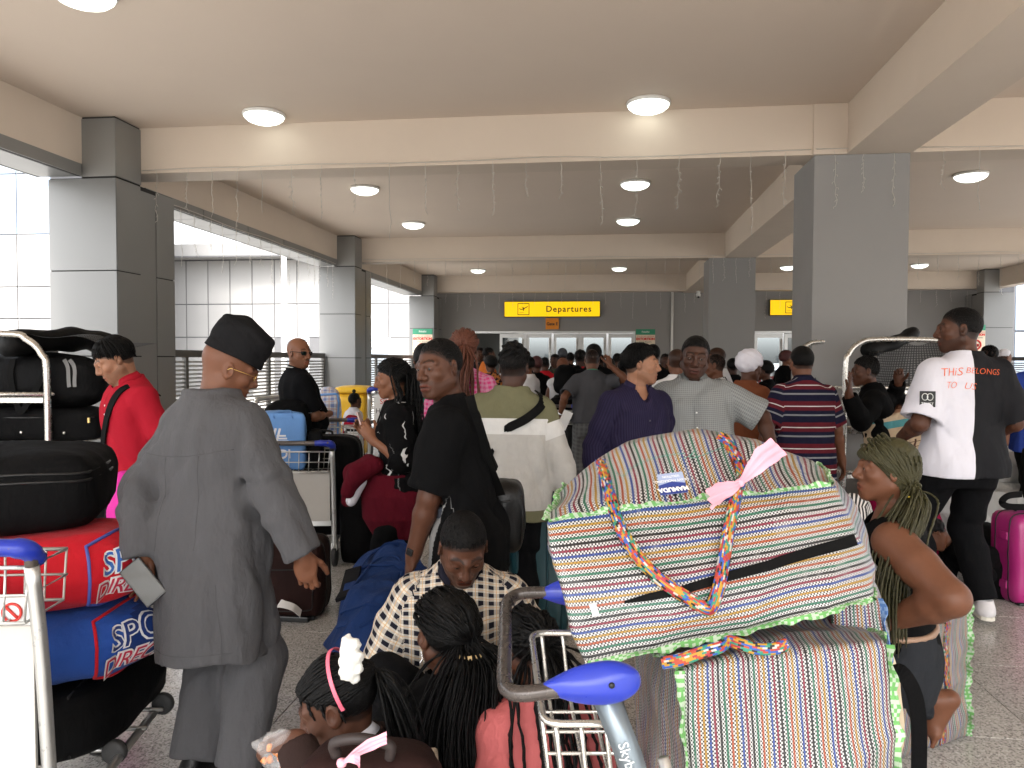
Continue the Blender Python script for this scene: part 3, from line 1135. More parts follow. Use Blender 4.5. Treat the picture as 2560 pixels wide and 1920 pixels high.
def short_hair(sk, thick=.005, rough=.0012, m=None, front=.078, temple=.046, nape=-.058, sq=0.0, topx=0.0, name='hair', freq=330):
    h = (.0048, .0068, .011)[sk.res]
    hs = sk.hs
    F = Fld(sk.hc - .15 * hs, sk.hc + .15 * hs + A([0, 0, topx]), h)
    X, Y, Z = F.grid()
    q = [c / hs for c in xf((X, Y, Z), sk.hc, sk.H)]
    hl = hairline(q[1], front, temple, nape, q[0])
    e = ell((0, -.014, .030), (.0745, .0965, .088))[0](*q) - thick * np.clip((q[2] - hl + .002 * np.sin(q[0] * 260) + .002 * np.sin(q[1] * 330)) / .045 + .06, .05, 1)
    if topx: e = smin(e, ell((0, -.005, .075), (.072, .088, .052 + topx))[0](*q), .02)
    d = np.maximum(e, (hl - q[2]) * .8)
    inner = ell((0, -.014, .030), (.0715, .0935, .085))[0](*q)
    d = np.maximum(d, -inner)
    if rough:
        d = d + rough * (np.sin(q[0] * freq + 3 * np.sin(q[2] * freq * .4)) + np.sin(q[1] * freq * 1.1 + q[2] * freq * .7 + 1) + np.sin(q[2] * freq * 1.2 - q[0] * freq * .6)) / 2
    F.d = (d * hs).astype(np.float32)
    return F.mesh(name, m or HAIR, sk.e)

def scalp(th, ph, off=.006):
    "point on the head in head space: th round from the front (+ to its left... -x), ph up from the horizon"
    return A([-math.sin(th) * math.cos(ph) * (.0745 + off), -.014 + math.cos(th) * math.cos(ph) * (.0965 + off), .030 + math.sin(ph) * (.088 + off)])

def braids(sk, paths, r=.006, m=None, name='braids', n=5, beads=True, seed=0, per=7, kink=0.0, parent=None, twist=34):
    "each path: key points in the figure's frame -> one rope-like braid; all in one mesh"
    rng = np.random.RandomState(seed)
    Vs, Qs = [], []
    base = 0
    an = np.arange(n) * 2 * PI / n
    for pts in paths:
        C = spline(pts, per)
        if kink: C = C + rng.randn(*C.shape) * kink
        T = np.gradient(C, axis=0); T /= np.linalg.norm(T, axis=1)[:, None] + 1e-9
        ref = A([.3, .2, .93]); u = np.cross(T, ref); u /= np.linalg.norm(u, axis=1)[:, None] + 1e-9
        w = np.cross(T, u)
        L = np.concatenate([[0], np.cumsum(np.linalg.norm(np.diff(C, axis=0), axis=1))])
        rr = r * (1 + (.22 * np.sin(L / r * 1.6 + rng.rand() * 6) if beads else 0)) * np.clip((L[-1] - L) / (.03) + .35, .35, 1)
        tw = L * twist
        ring = (C[:, None, :] + rr[:, None, None] * (np.cos(an[None, :] + tw[:, None])[..., None] * u[:, None, :] + np.sin(an[None, :] + tw[:, None])[..., None] * w[:, None, :]))
        k = len(C)
        Vs.append(ring.reshape(-1, 3))
        i = np.arange(k - 1)[:, None] * n; j = np.arange(n)[None, :]; jn = (j + 1) % n
        q = np.stack([i + j, i + jn, i + n + jn, i + n + j], -1).reshape(-1, 4) + base
        Qs.append(q)
        base += k * n
    return quads(name, np.concatenate(Vs), np.concatenate(Qs), m or HAIR, parent or sk.e, True)

def head2l(sk, p):
    return sk.hc + sk.H @ (A(p) * sk.hs)

# ---------------------------------------------------------------- straps and small things worn
def strap_path(sk, pts, w, m, name='strap', t=.004, wd=None):
    mb = MB()
    P = spline(pts, 6)
    if wd is None:
        c = sk.pel + sk.T @ A([0, 0, .3])
        N = P - c; T = np.gradient(P, axis=0)
        wd = np.cross(T, N)
    mb.ribbon(P, wd, w, t)
    return mb.build(name, m, sk.e)

def strap_on(sk, ob, items, w, m, name='strap', off=.014, t=.008):
    "a strap lying on a garment: (angle from the front, + to its right; height above the pelvis)"
    bv = BVHTree.FromPolygons([v.co for v in ob.data.vertices], [p.vertices[:] for p in ob.data.polygons])
    out = []
    for a, z in spline([(i[0], i[1], 0) for i in items], 6)[:, :2]:
        d = sk.T @ A([math.sin(R(a)), math.cos(R(a)), 0]); c = sk.pel + sk.T @ A([0, 0, min(z, .47)])
        if z > .47: d = d * .8 + sk.T @ A([0, 0, (z - .47) * 9]); d /= np.linalg.norm(d)
        h = bv.ray_cast(Vector(c + d), Vector(-d))
        if h[0] is not None: out.append(A(h[0]) + A(h[1]) * off)
    P = A(out)
    for _ in range(9): P[1:-1] = .5 * P[1:-1] + .25 * (P[2:] + P[:-2])
    N = P - (sk.pel + sk.T @ A([0, 0, .3]))
    mb = MB(); mb.ribbon(P, np.cross(np.gradient(P, axis=0), N), w, t)
    return mb.build(name, m, sk.e)

def around(sk, items, infl=.02):
    "points on the torso surface: items (angle deg from the front, + to its right; height above the pelvis, extra off)"
    out = []
    zs, rx, ry = PROF[sk.sex]
    fat = sk.P.get('fat', 1.0)
    for it in items:
        a, z = R(it[0]), it[1]; ex = it[2] if len(it) > 2 else 0
        x, y = np.interp(z, zs, rx) * fat + infl + ex, np.interp(z, zs, ry) * fat + infl + ex
        x = max(x, np.interp(.42, zs, rx) * fat + infl if z < .42 and z > 0 else x)
        s_, c_ = math.sin(a), math.cos(a)
        k = (abs(s_) ** 2.3 + abs(c_) ** 2.3) ** (-1 / 2.3)
        out.append(sk.pel + sk.T @ A([s_ * k * x, c_ * k * y, z]))
    return out

def seam(sk, ob, lines, back=True, r=.0016, m=None, name='seam', off=.0):
    "stitched seams laid on a garment: lists of (x, z) in the torso frame"
    bv = BVHTree.FromPolygons([v.co for v in ob.data.vertices], [p.vertices[:] for p in ob.data.polygons])
    sg = -1 if back else 1
    mb = MB()
    for L in lines:
        pts = []
        for x, z in spline([(a, b, 0) for a, b in L], 8)[:, :2]:
            o = sk.pel + sk.T @ A([x, sg * 1.0, z])
            h = bv.ray_cast(Vector(o), Vector(sk.T @ A([0, -sg, 0])))
            if h[0] is not None: pts.append(A(h[0]) + A(h[1]) * off)
        if len(pts) > 2: mb.tube(pts, r, 4)
    if mb.v:
        o = mb.build(name, m or ob.data.materials[0], ob); o['kind'] = 'stuff'
# ================================================================ the hall
HB, HC = 3.37, 3.818            # underside of the beams, ceiling
Y1, Y2, Y3, YW = 7.176, 14.145, 20.755, 21.45
XL, XLG = -4.633, -4.98         # inner face of the left columns, left girder face
XG, XG2, XP = 2.137, 2.695, 1.843
XR = 9.75                       # right girder face
BT = .36                        # beam thickness

cream = plain('cream wall paint', (.60, .515, .43), .75, var=.06, scale=1.6, bump=.15, bscale=14)
ceilm = plain('ceiling paint', (.655, .56, .475), .8, var=.07, scale=.5, bump=.12, bscale=6)
greyp = plain('grey wall paint', (.25, .247, .245), .6, var=.06, scale=1.5, bump=.1, bscale=20)
darkp = plain('dark grey wall paint', (.245, .235, .228), .6, var=.06, scale=1.2)
clad = plain('metal cladding toned down', (.165, .168, .168), .38, .25, var=.05, scale=.9)  # column fronts: tone lowered against the strong light on them
cladd = plain('metal cladding toned up', (.23, .23, .225), .38, .25, var=.08, scale=1.0)  # same cladding on the column sides, tone raised to lift their shade
joint = plain('black joint', (.015, .015, .015), .8)
alum = metal('aluminium', (.66, .66, .65), .38, .1)
steel = metal('galvanised steel', (.60, .60, .58), .34, .35)
chrome = metal('worn chrome tube', (.58, .56, .52), .22, .4)
whitep = plain('white plastic', (.75, .75, .73), .45, var=.04)

def bx(name, a, b, m, kind='structure', parent=None, bev=0):
    mb = MB(); mb.box2(a, b, bev)
    o = mb.build(name, m, parent)
    if kind and parent is None: o['kind'] = kind
    return o

# ---- ground outside, floor inside with its tiles
gm = plain('concrete ground', (.36, .35, .33), .9, var=.15, scale=.7, bump=.3, bscale=25)
bx('ground', (-300, -200, -.30), (300, 400, -.16), gm)
t = NT('granite tile')
v = t.coord('Object')
oi = t.n('ObjectInfo')
vo = t.n('TexVoronoi'); vo.inputs['Scale'].default_value = 150; t.L(v, vo.inputs['Vector'])
sp_ = t.ramp(vo.outputs['Color'], [(0, (.25, .24, .225)), (.3, (.44, .42, .395)), (.62, (.53, .51, .48)), (.88, (.66, .645, .62))])
sm_ = t.mix(t.noise(v, 1.1, 4), (.80, .80, .80), (1.06, 1.05, 1.04))
b_ = t.mix(1.0, sp_, sm_, 'MULTIPLY')
b_ = t.mix(1.0, b_, t.mix(oi.outputs['Random'], (.9, .9, .9), (1.04, 1.04, 1.03)), 'MULTIPLY')
dirt = t.math('MULTIPLY', t.math('GREATER_THAN', t.noise(v, 2.2, 6, .7), .63), .3)
t.col(t.mix(dirt, b_, (.12, .11, .10)))
t.set(rough=t.math('ADD', t.math('MULTIPLY', t.noise(v, 3, 5), .26), .07), spec=.5)
tilem = t.m
grout = plain('floor grout', (.10, .095, .09), .8)
floor = bx('floor', (-6.6, -8, -.155), (XR + 2.5, 34, -.012), grout)
mb = MB(); TS = .78
h2 = TS / 2 - .0018
mb.box((0, 0, -.006), (2 * h2, 2 * h2, .012))
tile0 = mb.build('tile', tilem, floor)
tm = tile0.data
bm = bmesh.new(); bm.from_mesh(tm); bmesh.ops.bevel(bm, geom=[e for e in bm.edges if all(v_.co.z > -.001 for v_ in e.verts)], offset=.0015, segments=1, affect='EDGES'); bm.to_mesh(tm); bm.free()
X0, Y0 = -.19, 3.62 - 5 * TS
tl = []
for j in range(0, 32):
    for i in range(-7, 15):
        x, y = X0 + i * TS, Y0 + j * TS
        dx = x * cy + y * sy; dy = -x * sy + y * cy
        if dy < .6 or abs(dx) > dy * .72 + .9 or x < -6.2 or x > 12: continue
        tl.append((dy, x, y))
tl.sort()
for k, (d_, x, y) in enumerate(tl[:290]):
    o = tile0 if k == 0 else tile0.copy()
    if k: COL.objects.link(o)
    o.location = (x, y, 0)
rest = MB()
done = {(round(x, 2), round(y, 2)) for _, x, y in tl[:290]}
for j in range(-14, 46):
    for i in range(-8, 16):
        x, y = X0 + i * TS, Y0 + j * TS
        if (round(x, 2), round(y, 2)) in done or y < -7.8: continue
        rest.box((x, y, -.0065), (2 * h2, 2 * h2, .012))
rt = rest.build('far_tiles', tilem, floor); rt['kind'] = 'stuff'

# ---- ceiling and beams
bx('ceiling', (-5.3, -2.4, HC), (XR + .6, 34, HC + .25), ceilm)
roofm = plain('roof edge cladding', (.5, .5, .5), .4)
for y in (-2.4, Y1, Y2, Y3):
    bx('cross_beam', (XLG, y, HB), (XG, y + BT, HC), cream)
    bx('cross_beam', (XG2, y, HB), (XR, y + BT, HC), cream)
bx('left_girder', (XLG - .32, -2.4, HB), (XLG, 34, HC - .003), cream)
bx('middle_girder', (XG, -2.4, HB + .001), (XG2, YW + .2, HC - .002), cream)
bx('right_girder', (XR, -2.4, HB), (XR + .3, 34, HC - .003), cream)
# pilaster heads where the cross beams meet the middle girder
for y in (Y1, Y2, Y3):
    bx('beam_head', (XP, y - .03, HB - .003), (XG - .002, y + .4, HC - .004), cream)
# dark fascia strip and light soffit under the left girder
for y0, y1 in ((-2.4, 6.75), (7.77, 13.72), (14.74, 20.3)):
    st = bx('fascia', (XLG - .02, y0, 3.25), (XLG + .005, y1, HB - .002), None)
    st.data.materials.append(joint)
    n = max(1, round((y1 - y0) / 1.16)); w = (y1 - y0) / n
    pm = None
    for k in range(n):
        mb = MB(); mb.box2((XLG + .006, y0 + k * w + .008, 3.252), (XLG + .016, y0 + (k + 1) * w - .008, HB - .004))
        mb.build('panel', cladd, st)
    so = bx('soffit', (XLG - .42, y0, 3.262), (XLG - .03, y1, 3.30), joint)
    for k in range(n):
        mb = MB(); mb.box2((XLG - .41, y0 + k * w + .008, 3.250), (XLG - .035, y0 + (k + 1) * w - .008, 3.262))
        mb.build('panel', clad, so)
    bx('fascia', (XLG - .45, y0, 3.25), (XLG - .43, y1, HC + .2), clad)

# ---- clad columns down the left side (and the far right): two boxes with a recessed slot, panels with joints
def clad_column(x, y0, label, side=1, grp='metal clad columns along the open side'):
    "x: inner face; y0: front face"
    e = empty('column', (x, y0, 0), 0, label, 'column', grp)
    def loc(a, b): return (A(a), A(b))
    S = side
    mb = MB()
    mb.box2((-.69 * S, .012, 0), (-.012 * S, .97, 3.24)); mb.box2((-.36 * S, .012, 3.24), (-.012 * S, .40, HC - .003))
    mb.build('core', joint, e)
    zs = [0, .70, 1.535, 2.355, 3.238]
    for k in range(4):
        a, b = zs[k] + .006, zs[k + 1] - .006
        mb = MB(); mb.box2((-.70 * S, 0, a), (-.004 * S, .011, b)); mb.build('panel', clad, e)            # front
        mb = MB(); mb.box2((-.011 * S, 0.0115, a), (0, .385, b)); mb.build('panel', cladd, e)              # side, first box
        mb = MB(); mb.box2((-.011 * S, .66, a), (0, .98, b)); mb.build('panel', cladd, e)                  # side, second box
        mb = MB(); mb.box2((-.70 * S, .0115, a), (-.692 * S, .97, b)); mb.build('panel', clad, e)
    mb = MB(); mb.box2((-.06 * S, .39, 0), (-.011 * S, .655, 3.2)); mb.build('slot', cladd, e)
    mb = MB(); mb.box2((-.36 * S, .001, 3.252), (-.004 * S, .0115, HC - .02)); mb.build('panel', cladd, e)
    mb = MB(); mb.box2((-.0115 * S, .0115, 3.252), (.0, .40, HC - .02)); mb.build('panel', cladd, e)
    return e
clad_column(XL, 6.77, 'large metal clad column nearest the camera, behind the young man in the red polo')
clad_column(XL, 13.74, 'clad column between the yellow bin and the louvred fence')
clad_column(XL, 20.33, 'farthest left clad column, carrying an extortion notice beside the doors')
clad_column(XR - .35, 20.33, 'clad column at the far right, by the glass wall', -1)
# ---- plain painted columns under the middle girder
for k, y in enumerate((Y1, Y2)):
    mb = MB(); mb.box2((-.41, 0, 0), (.41, .74, HB - .0015), .004)
    o = mb.build('column', greyp)
    o.location = (2.272, y + .012, 0)
    tag(o, ['broad grey painted column, the nearer one, right of the big woven bag', 'grey painted column farther back, left of the broad one'][k], 'column', 'grey painted columns')

# ---- end wall with doors
wall = MB()
D0, D1 = -2.62, 1.66            # door band
dz = 2.34
xd0 = onplane(1180, 850, 1, YW)[0]; xd1 = onplane(1588, 850, 1, YW)[0]
xe0 = onplane(1884, 850, 1, YW)[0]; xe1 = xe0 + 3.2
dz = onplane(1380, 828, 1, YW)[2]
wall.box2((XLG - .3, YW, 0), (xd0, YW + .2, HB + .1))
wall.box2((xd1, YW, 0), (xe0, YW + .2, HB + .1))
wall.box2((xe1, YW, 0), (XR, YW + .2, HB + .1))
wall.box2((xd0, YW, dz), (xd1, YW + .2, HB + .1))
wall.box2((xe0, YW, dz), (xe1, YW + .2, HB + .1))
wo = wall.build('end_wall', darkp); wo['kind'] = 'structure'
gl = glass('door glass', (.86, .92, .95))
framem = metal('door frame aluminium', (.62, .63, .63), .42, .05)

def leaf(e, x0, x1, y, open_=False):
    f = .075
    mb = MB()
    h = dz - .07
    if open_:
        return
    mb.box2((x0, y, .02), (x0 + f, y + .05, h)); mb.box2((x1 - f, y, .02), (x1, y + .05, h))
    mb.box2((x0 + f, y, h - .11), (x1 - f, y + .05, h)); mb.box2((x0 + f, y, .02), (x1 - f, y + .05, .20)); 
    d = mb.build('door', framem, e)
    mb = MB(); mb.box2((x0 + f + .002, y + .02, .20), (x1 - f - .002, y + .028, h - .11)); mb.build('pane', gl, d)
    mb = MB(); mb.tube([(x1 - f * .5, y - .05, .8), (x1 - f * .5, y - .05, h - .15)], .014, 8); mb.build('handle', alum, d)

def doorset(x0, x1, n, label, skip=()):
    e = empty('door_set', ((x0 + x1) / 2, YW, 0), 0, label, 'doors', 'aluminium entrance doors')
    w = x1 - x0
    mb = MB()
    mb.box2((-w / 2, -.03, 0), (-w / 2 + .06, .1, dz)); mb.box2((w / 2 - .06, -.03, 0), (w / 2, .1, dz)); mb.box2((-w / 2 + .06, -.03, dz - .06), (w / 2 - .06, .1, dz))
    for k in range(2, n, 2):
        c = -w / 2 + w * k / n
        mb.box2((c - .03, -.025, 0), (c + .03, .09, dz - .061))
    mb.build('frame', framem, e)
    for k in range(n):
        a = -w / 2 + w * k / n + .03; b = -w / 2 + w * (k + 1) / n - .03
        leaf(e, a, b, .02, k in skip)
doorset(xd0, xd1, 6, 'aluminium and glass entrance doors under the sign with the word Departures', skip=(0,))
doorset(xe0, xe1, 4, 'aluminium and glass doors half hidden by the broad grey column')
# behind the doors: dark panels added for the dim interior, and a low pale wall
bx('dim_interior_panel', (xd0 - .3, YW + .9, 0), (xd0 + 1.22, YW + 1.1, 3.3), plain('dim interior panel', (.07, .075, .07), .6))
bx('dim_interior_panel', (xe0 + 1.5, YW + 2.9, 0), (xe1 + 1, YW + 3.1, 3.3), plain('dim interior panel', (.07, .075, .07), .6))
bx('low_pale_wall', (-9, 33.2, 0), (12, 33.4, 1.1), clad)

# ---- signs
yel = emit('lit yellow sign face', (1.0, .60, .0), .13)
blk = plain('black sign print', (.012, .012, .012), .6)
def plane_icon(e, c, s):
    mb = MB(); r = s
    pts = [(-r, -r), (r, -r), (r, r), (-r, r)]
    t_ = .028 * s * 2
    for a, b in (((-r, -r), (r, -r)), ((-r, r), (r, r)), ((-r, -r), (-r, r)), ((r, -r), (r, r))):
        mb.box2((c[0] + a[0] - t_, c[1] - .004, c[2] + a[1] - t_), (c[0] + b[0] + t_, c[1] - .001, c[2] + b[1] + t_))
    def poly(P):
        V = [(c[0] + x * s, c[1] - .003, c[2] + y * s) for x, y in P]
        V2 = [(p[0], c[1] - .001, p[2]) for p in V]
        n = len(P)
        mb.add(V + V2, [list(range(n)), list(range(2 * n - 1, n - 1, -1))] + [(i, n + i, n + (i + 1) % n, (i + 1) % n) for i in range(n)])
    poly([(-.72, .02), (-.45, .0), (.30, .30), (.62, .48), (.80, .52), (.74, .38), (.45, .2), (-.30, -.12), (-.52, -.10)])
    poly([(-.42, .42), (-.30, .42), (.25, .22), (.05, .14)])
    poly([(-.80, .22), (-.70, .22), (-.45, .02), (-.62, .02)])
    poly([(-.05, .02), (.22, .12), (.02, -.32), (-.08, -.32)])
    mb.box2((c[0] - s * .75, c[1] - .003, c[2] - s * .62), (c[0] + s * .05, c[1] - .001, c[2] - s * .57))
    mb.build('pictogram', blk, e)

def sign(px0, px1, py0, py1, label, txt):
    y = YW - .14
    a = onplane(px0, py1, 1, y); b = onplane(px1, py0, 1, y)
    c = (a + b) / 2; w, h = b[0] - a[0], b[2] - a[2]
    e = empty('departures_sign', (c[0], y, c[2]), 0, label, 'sign', 'yellow departures signs')
    mb = MB(); mb.box((0, .062, 0), (w + .02, .12, h + .02)); mb.build('casing', plain('sign casing', (.03, .03, .03), .5), e)
    mb = MB(); mb.box((0, -.001, 0), (w - .012, .006, h - .012)); mb.build('face', yel, e)
    if txt:
        plane_icon(e, (-w / 2 + w * .202, -.005, 0), h * .37)
        text('lettering', txt, h * .56, Matrix.Translation((w * .175, -.006, -.004)) @ Matrix.Rotation(PI / 2, 4, 'X'), blk, e, space=1.16, offset=.004)
    else:
        plane_icon(e, (-w / 2 + w * .37, -.005, 0), h * .36)
    return e
sign(1261, 1500, 753, 792, 'long yellow sign reading Departures over the entrance doors', 'Departures')
sign(1925, 2070, 749, 788, 'yellow sign with a take-off pictogram, partly behind the broad column', None)
a = onplane(1364, 823, 1, YW - .06); b = onplane(1397, 795, 1, YW - .06)
mb = MB(); mb.box2((a[0], YW - .06, a[2]), (b[0], YW - .02, b[2]))
gs = mb.build('gate_sign', plain('orange sign', (.75, .24, .01), .5, var=.05))
tag(gs, 'small orange square sign reading Gate E under the Departures sign', 'sign')
text('lettering', 'Gate E', .115, Matrix.Translation(((a[0] + b[0]) / 2, YW - .063, (a[2] + b[2]) / 2 - .01)) @ Matrix.Rotation(PI / 2, 4, 'X'), blk, gs, offset=.003)

pale = plain('poster paper', (.72, .63, .48), .6, var=.05)
grn = plain('poster green', (.03, .25, .14), .6)
redp = plain('poster red', (.60, .04, .03), .6)
def poster(x0, x1, y0, y1, yy, label):
    a = onplane(x0, y1, 1, yy); b = onplane(x1, y0, 1, yy)
    w, h = b[0] - a[0], b[2] - a[2]
    e = empty('notice', ((a[0] + b[0]) / 2, yy, a[2]), 0, label, 'notice', 'extortion warning notices')
    mb = MB(); mb.box2((-w / 2, 0, 0), (w / 2, .012, h)); mb.build('board', pale, e)
    mb = MB(); mb.box2((-w / 2, -.003, h * .83), (w / 2, .0, h)); mb.build('band', grn, e)
    X = Matrix.Rotation(PI / 2, 4, 'X')
    text('lettering', 'FAAN', h * .09, Matrix.Translation((0, -.005, h * .915)) @ X, whitep, e)
    text('lettering', 'We do not condone', h * .062, Matrix.Translation((0, -.003, h * .785)) @ X, redp, e)
    text('lettering', 'EXTORTION', w * .168, Matrix.Translation((0, -.003, h * .70)) @ X, redp, e, offset=.006)
    text('lettering', 'at our Airports', h * .06, Matrix.Translation((0, -.003, h * .615)) @ X, blk, e)
    mb = MB()
    mb.tube([(.26 * w * math.cos(q), -.002, h * .40 + .26 * w * math.sin(q)) for q in np.linspace(0, 2 * PI, 28, endpoint=False)], .022, 6, closed=True)
    mb.box((0, -.002, h * .41), (.34 * w, .004, .05), rot(0, R(14), 0)); mb.box((0, -.002, h * .36), (.30 * w, .004, .05), rot(0, R(-12), 0))
    mb.build('emblem', redp, e)
    mb = MB(); mb.box((0, -.002, h * .12), (.7 * w, .004, h * .03)); mb.box((0, -.002, h * .07), (.6 * w, .004, h * .02)); mb.build('print', redp, e)
    return e
poster(1032, 1081, 822, 905, 20.30, 'extortion notice fixed to the farthest left clad column')
poster(1589, 1638, 823, 905, YW - .02, 'extortion notice on the dark wall right of the main doors')
poster(2416, 2464, 812, 895, 20.28, 'extortion notice on the far right column, behind the man in the half white shirt')

# wall bits: white pipe, round camera
a = onplane(1681, 730, 1, YW - .05)
mb = MB(); mb.tube([(a[0], YW - .05, 0), (a[0], YW - .05, a[2])], .035, 10); tag(mb.build('pipe', whitep), 'white vertical pipe on the dark end wall', 'pipe')
a = onplane(1746, 729, 1, Y3 + .2)
e = empty('security_camera', (a[0], Y3 + .2, HB), 0, 'small white dome security camera under the far beam', 'camera')
mb = MB(); mb.lathe([(.06, 0), (.06, -.03), (.03, -.05)], 14); mb.build('base', whitep, e)
mb = MB(); mb.lathe([(.002, -.17), (.05, -.15), (.065, -.10), (.05, -.05), (.03, -.045)], 14); mb.build('dome', whitep, e)
mb = MB(); mb.lathe([(.001, -.19), (.03, -.18), (.03, -.14)], 10, (0, -.04, 0)); mb.build('lens', blk, e)

# ---- ceiling lamps
lampm = emit('lit lamp diffuser', (.93, 1.0, .93), .5)
lamp0 = None
for k, (px, py, lb) in enumerate([
        (1621, 267, 'round ceiling lamp lighting the beam above the broad column'), (660, 295, 'round ceiling lamp over the man in the grey kaftan'),
        (208, -8, 'ceiling lamp cut by the top edge of the photograph'), (912, 477, 'second ceiling lamp from the left clad column, in the middle bay'),
        (1588, 464, 'larger of two ceiling lamps one behind the other in the middle bay'), (1033, 564, 'ceiling lamp close to the second cross beam on the left'),
        (1570, 555, 'smaller of two ceiling lamps one behind the other in the middle bay'), (1195, 678, 'far ceiling lamp left above the Departures sign'),
        (1548, 673, 'far ceiling lamp right above the Departures sign'), (1970, 670, 'far ceiling lamp between the two grey columns'),
        (2299, 665, 'far ceiling lamp right of the broad grey column'), (2427, 443, 'ceiling lamp in the right bay near the picture edge')]):
    p = onplane(px, py, 2, HC - .045)
    e = empty('ceiling_lamp', (p[0], p[1], HC), 0, lb, 'lamp', 'round ceiling lamps')
    if lamp0 is None:
        mb = MB(); mb.lathe([(.192, -.001), (.198, -.02), (.19, -.032), (.15, -.033)], 32); b0 = mb.build('rim', whitep, e)
        mb = MB(); mb.lathe([(.185, -.030), (.178, -.048), (.150, -.072), (.10, -.092), (.05, -.102), (.002, -.105)], 32); d0 = mb.build('diffuser', lampm, e)
        lamp0 = (b0, d0)
    else:
        for q in lamp0:
            c = q.copy(); COL.objects.link(c); c.parent = e

# ---- icicle lights hanging from the beams
wirem = plain('fairy light wire', (.50, .47, .43), .5)
bulbm = plain('fairy light bulb', (.7, .68, .62), .3)
rng = random.Random(4)
strands = []
for v_ in range(7):
    mb = MB()
    L = rng.uniform(.34, .68)
    n = 9
    pts = [(rng.uniform(-.007, .007) * (1 + i * .1), rng.uniform(-.01, .01), -L * i / n) for i in range(n + 1)]
    mb.tube(spline(pts, 2), .0024, 4)
    for i in range(2, n + 1):
        s_ = rng.choice((-1, 1)); p = A(pts[i])
        mb.tube([p, p + A([s_ * .018, 0, -.006]), p + A([s_ * .020, 0, -.022])], .0026, 4)
    o = mb.build('strand', wirem); strands.append(o.data); bpy.data.objects.remove(o)
def icicles(p0, p1, label, sp=.31):
    p0, p1 = A(p0, float), A(p1, float)
    L = np.linalg.norm(p1 - p0)
    d = (p1 - p0) / L
    e = empty('fairy_light_string', p0, 0, label, 'string lights', 'icicle string lights along the beams')
    mb = MB()
    n = int(L / .55)
    mb.tube(spline([d * (L * i / n) + A([0, 0, .012 * rng.uniform(-1, 1) + .018]) for i in range(n + 1)], 3), .005, 5)
    mb.build('wire', wirem, e)
    x = rng.uniform(.05, .25)
    while x < L:
        o = link('strand', rng.choice(strands), e)
        o.location = d * x + A([0, 0, .01])
        o.rotation_euler = (0, rng.uniform(-.06, .06), rng.uniform(0, 6.28)); o.scale = (1, 1, rng.uniform(.75, 1.15))
        x += sp * rng.uniform(.8, 1.2)
for y, w in ((Y1, 'nearest'), (Y2, 'second'), (Y3, 'far')):
    icicles((XL + .02, y - .02, HB + .015), (XP - .02, y - .02, HB + .015), f'icicle light string along the {w} cross beam left of the middle girder', .31 if y < 15 else .36)
    icicles((XP + .02, y - .045, HB + .015), (XG2 - .03, y - .045, HB + .015), f'short icicle light string hung over the {w} column head', .22 if y < 15 else .3)
    icicles((XG2 + .05, y - .02, HB + .015), (XR - .4, y - .02, HB + .015), f'icicle light string along the {w} cross beam in the right bay', .36)
icicles((XLG + .03, 7.8, 3.26), (XLG + .03, 13.6, 3.26), 'icicle light string under the left girder between two clad columns', .33)

# ---- fences between the columns: frame, posts, slats
fm = plain('dark fence paint', (.085, .082, .078), .5)
slm = plain('fence slat paint', (.33, .33, .32), .5, .2)
def louvre(p0, p1, label, ztop=1.62, n=3):
    p0, p1 = A([*p0, 0.]), A([*p1, 0.])
    d = p1 - p0; L = np.linalg.norm(d); an = math.atan2(d[1], d[0])
    e = empty('louvred_fence', p0, an, label, 'fence', 'louvred fences')
    mb = MB(); mb.box2((0, -.03, ztop - .09), (L, .03, ztop)); mb.box2((0, -.03, .05), (L, .03, .13)); mb.build('rail', fm, e)
    for k in range(n + 1):
        mb = MB(); mb.box((min(max(L * k / n, .03), L - .03), 0, ztop / 2 - .045), (.06, .058, ztop - .09)); mb.build('post', fm, e)
    mb = MB()
    z = .17
    while z < ztop - .12:
        mb.box((L / 2, 0, z), (L - .06, .006, .030), rot(R(38), 0, 0)); z += .052
    s_ = mb.build('slats', slm, e); s_['kind'] = 'stuff'
xo = XLG - .25
louvre((xo, 7.78), (xo, 13.7), 'dark louvred fence behind the bald man in sunglasses', n=5)
louvre((xo, 14.75), (xo, 20.3), 'dark louvred fence beyond the yellow bin', n=5)
louvre((xo, .2), (xo, 6.7), 'dark louvred fence at the left behind the cage trolley', n=5)
louvre((XR + .1, 14.8), (XR + .1, 20.3), 'louvred fence at the far right under the glass wall', n=5)
# galvanised perforated crowd barrier
def barrier(px0, px1, D0, D1, label):
    a, b = ground(px0, D0), ground(px1, D1)
    d = b - a; L = float(np.linalg.norm(d)); an = math.atan2(d[1], d[0])
    e = empty('crowd_barrier', a, an, label, 'barrier', 'galvanised perforated barriers')
    mb = MB(); z1 = 1.13
    mb.tube(spline([(0, 0, .04), (0, 0, z1 - .12), (.03, 0, z1 - .03), (.12, 0, z1), (L - .12, 0, z1), (L - .03, 0, z1 - .03), (L, 0, z1 - .12), (L, 0, .04)], 4), .024, 8)
    mb.build('frame', steel, e)
    mb = MB(); mb.tube([(0, 0, .95), (L, 0, .95)], .016, 6); mb.tube([(0, 0, .2), (L, 0, .2)], .016, 6); mb.build('rail', steel, e)
    mb = MB()
    nx, nz = int(L / .047), 14
    for i in range(nx + 1):
        mb.box((L * i / nx, 0, .575), (.017, .004, .74))
    for k in range(nz + 1):
        mb.box((L / 2, 0, .2 + .75 * k / nz), (L, .005, .022))
    m_ = mb.build('perforated_sheet', steel, e); m_['kind'] = 'stuff'
    mb = MB(); mb.box((0, 0, .02), (.06, .5, .03)); mb.box((L, 0, .02), (.06, .5, .03)); mb.build('foot', steel, e)
barrier(640, 832, 7.3, 8.6, 'galvanised perforated barrier behind the bald man in sunglasses')

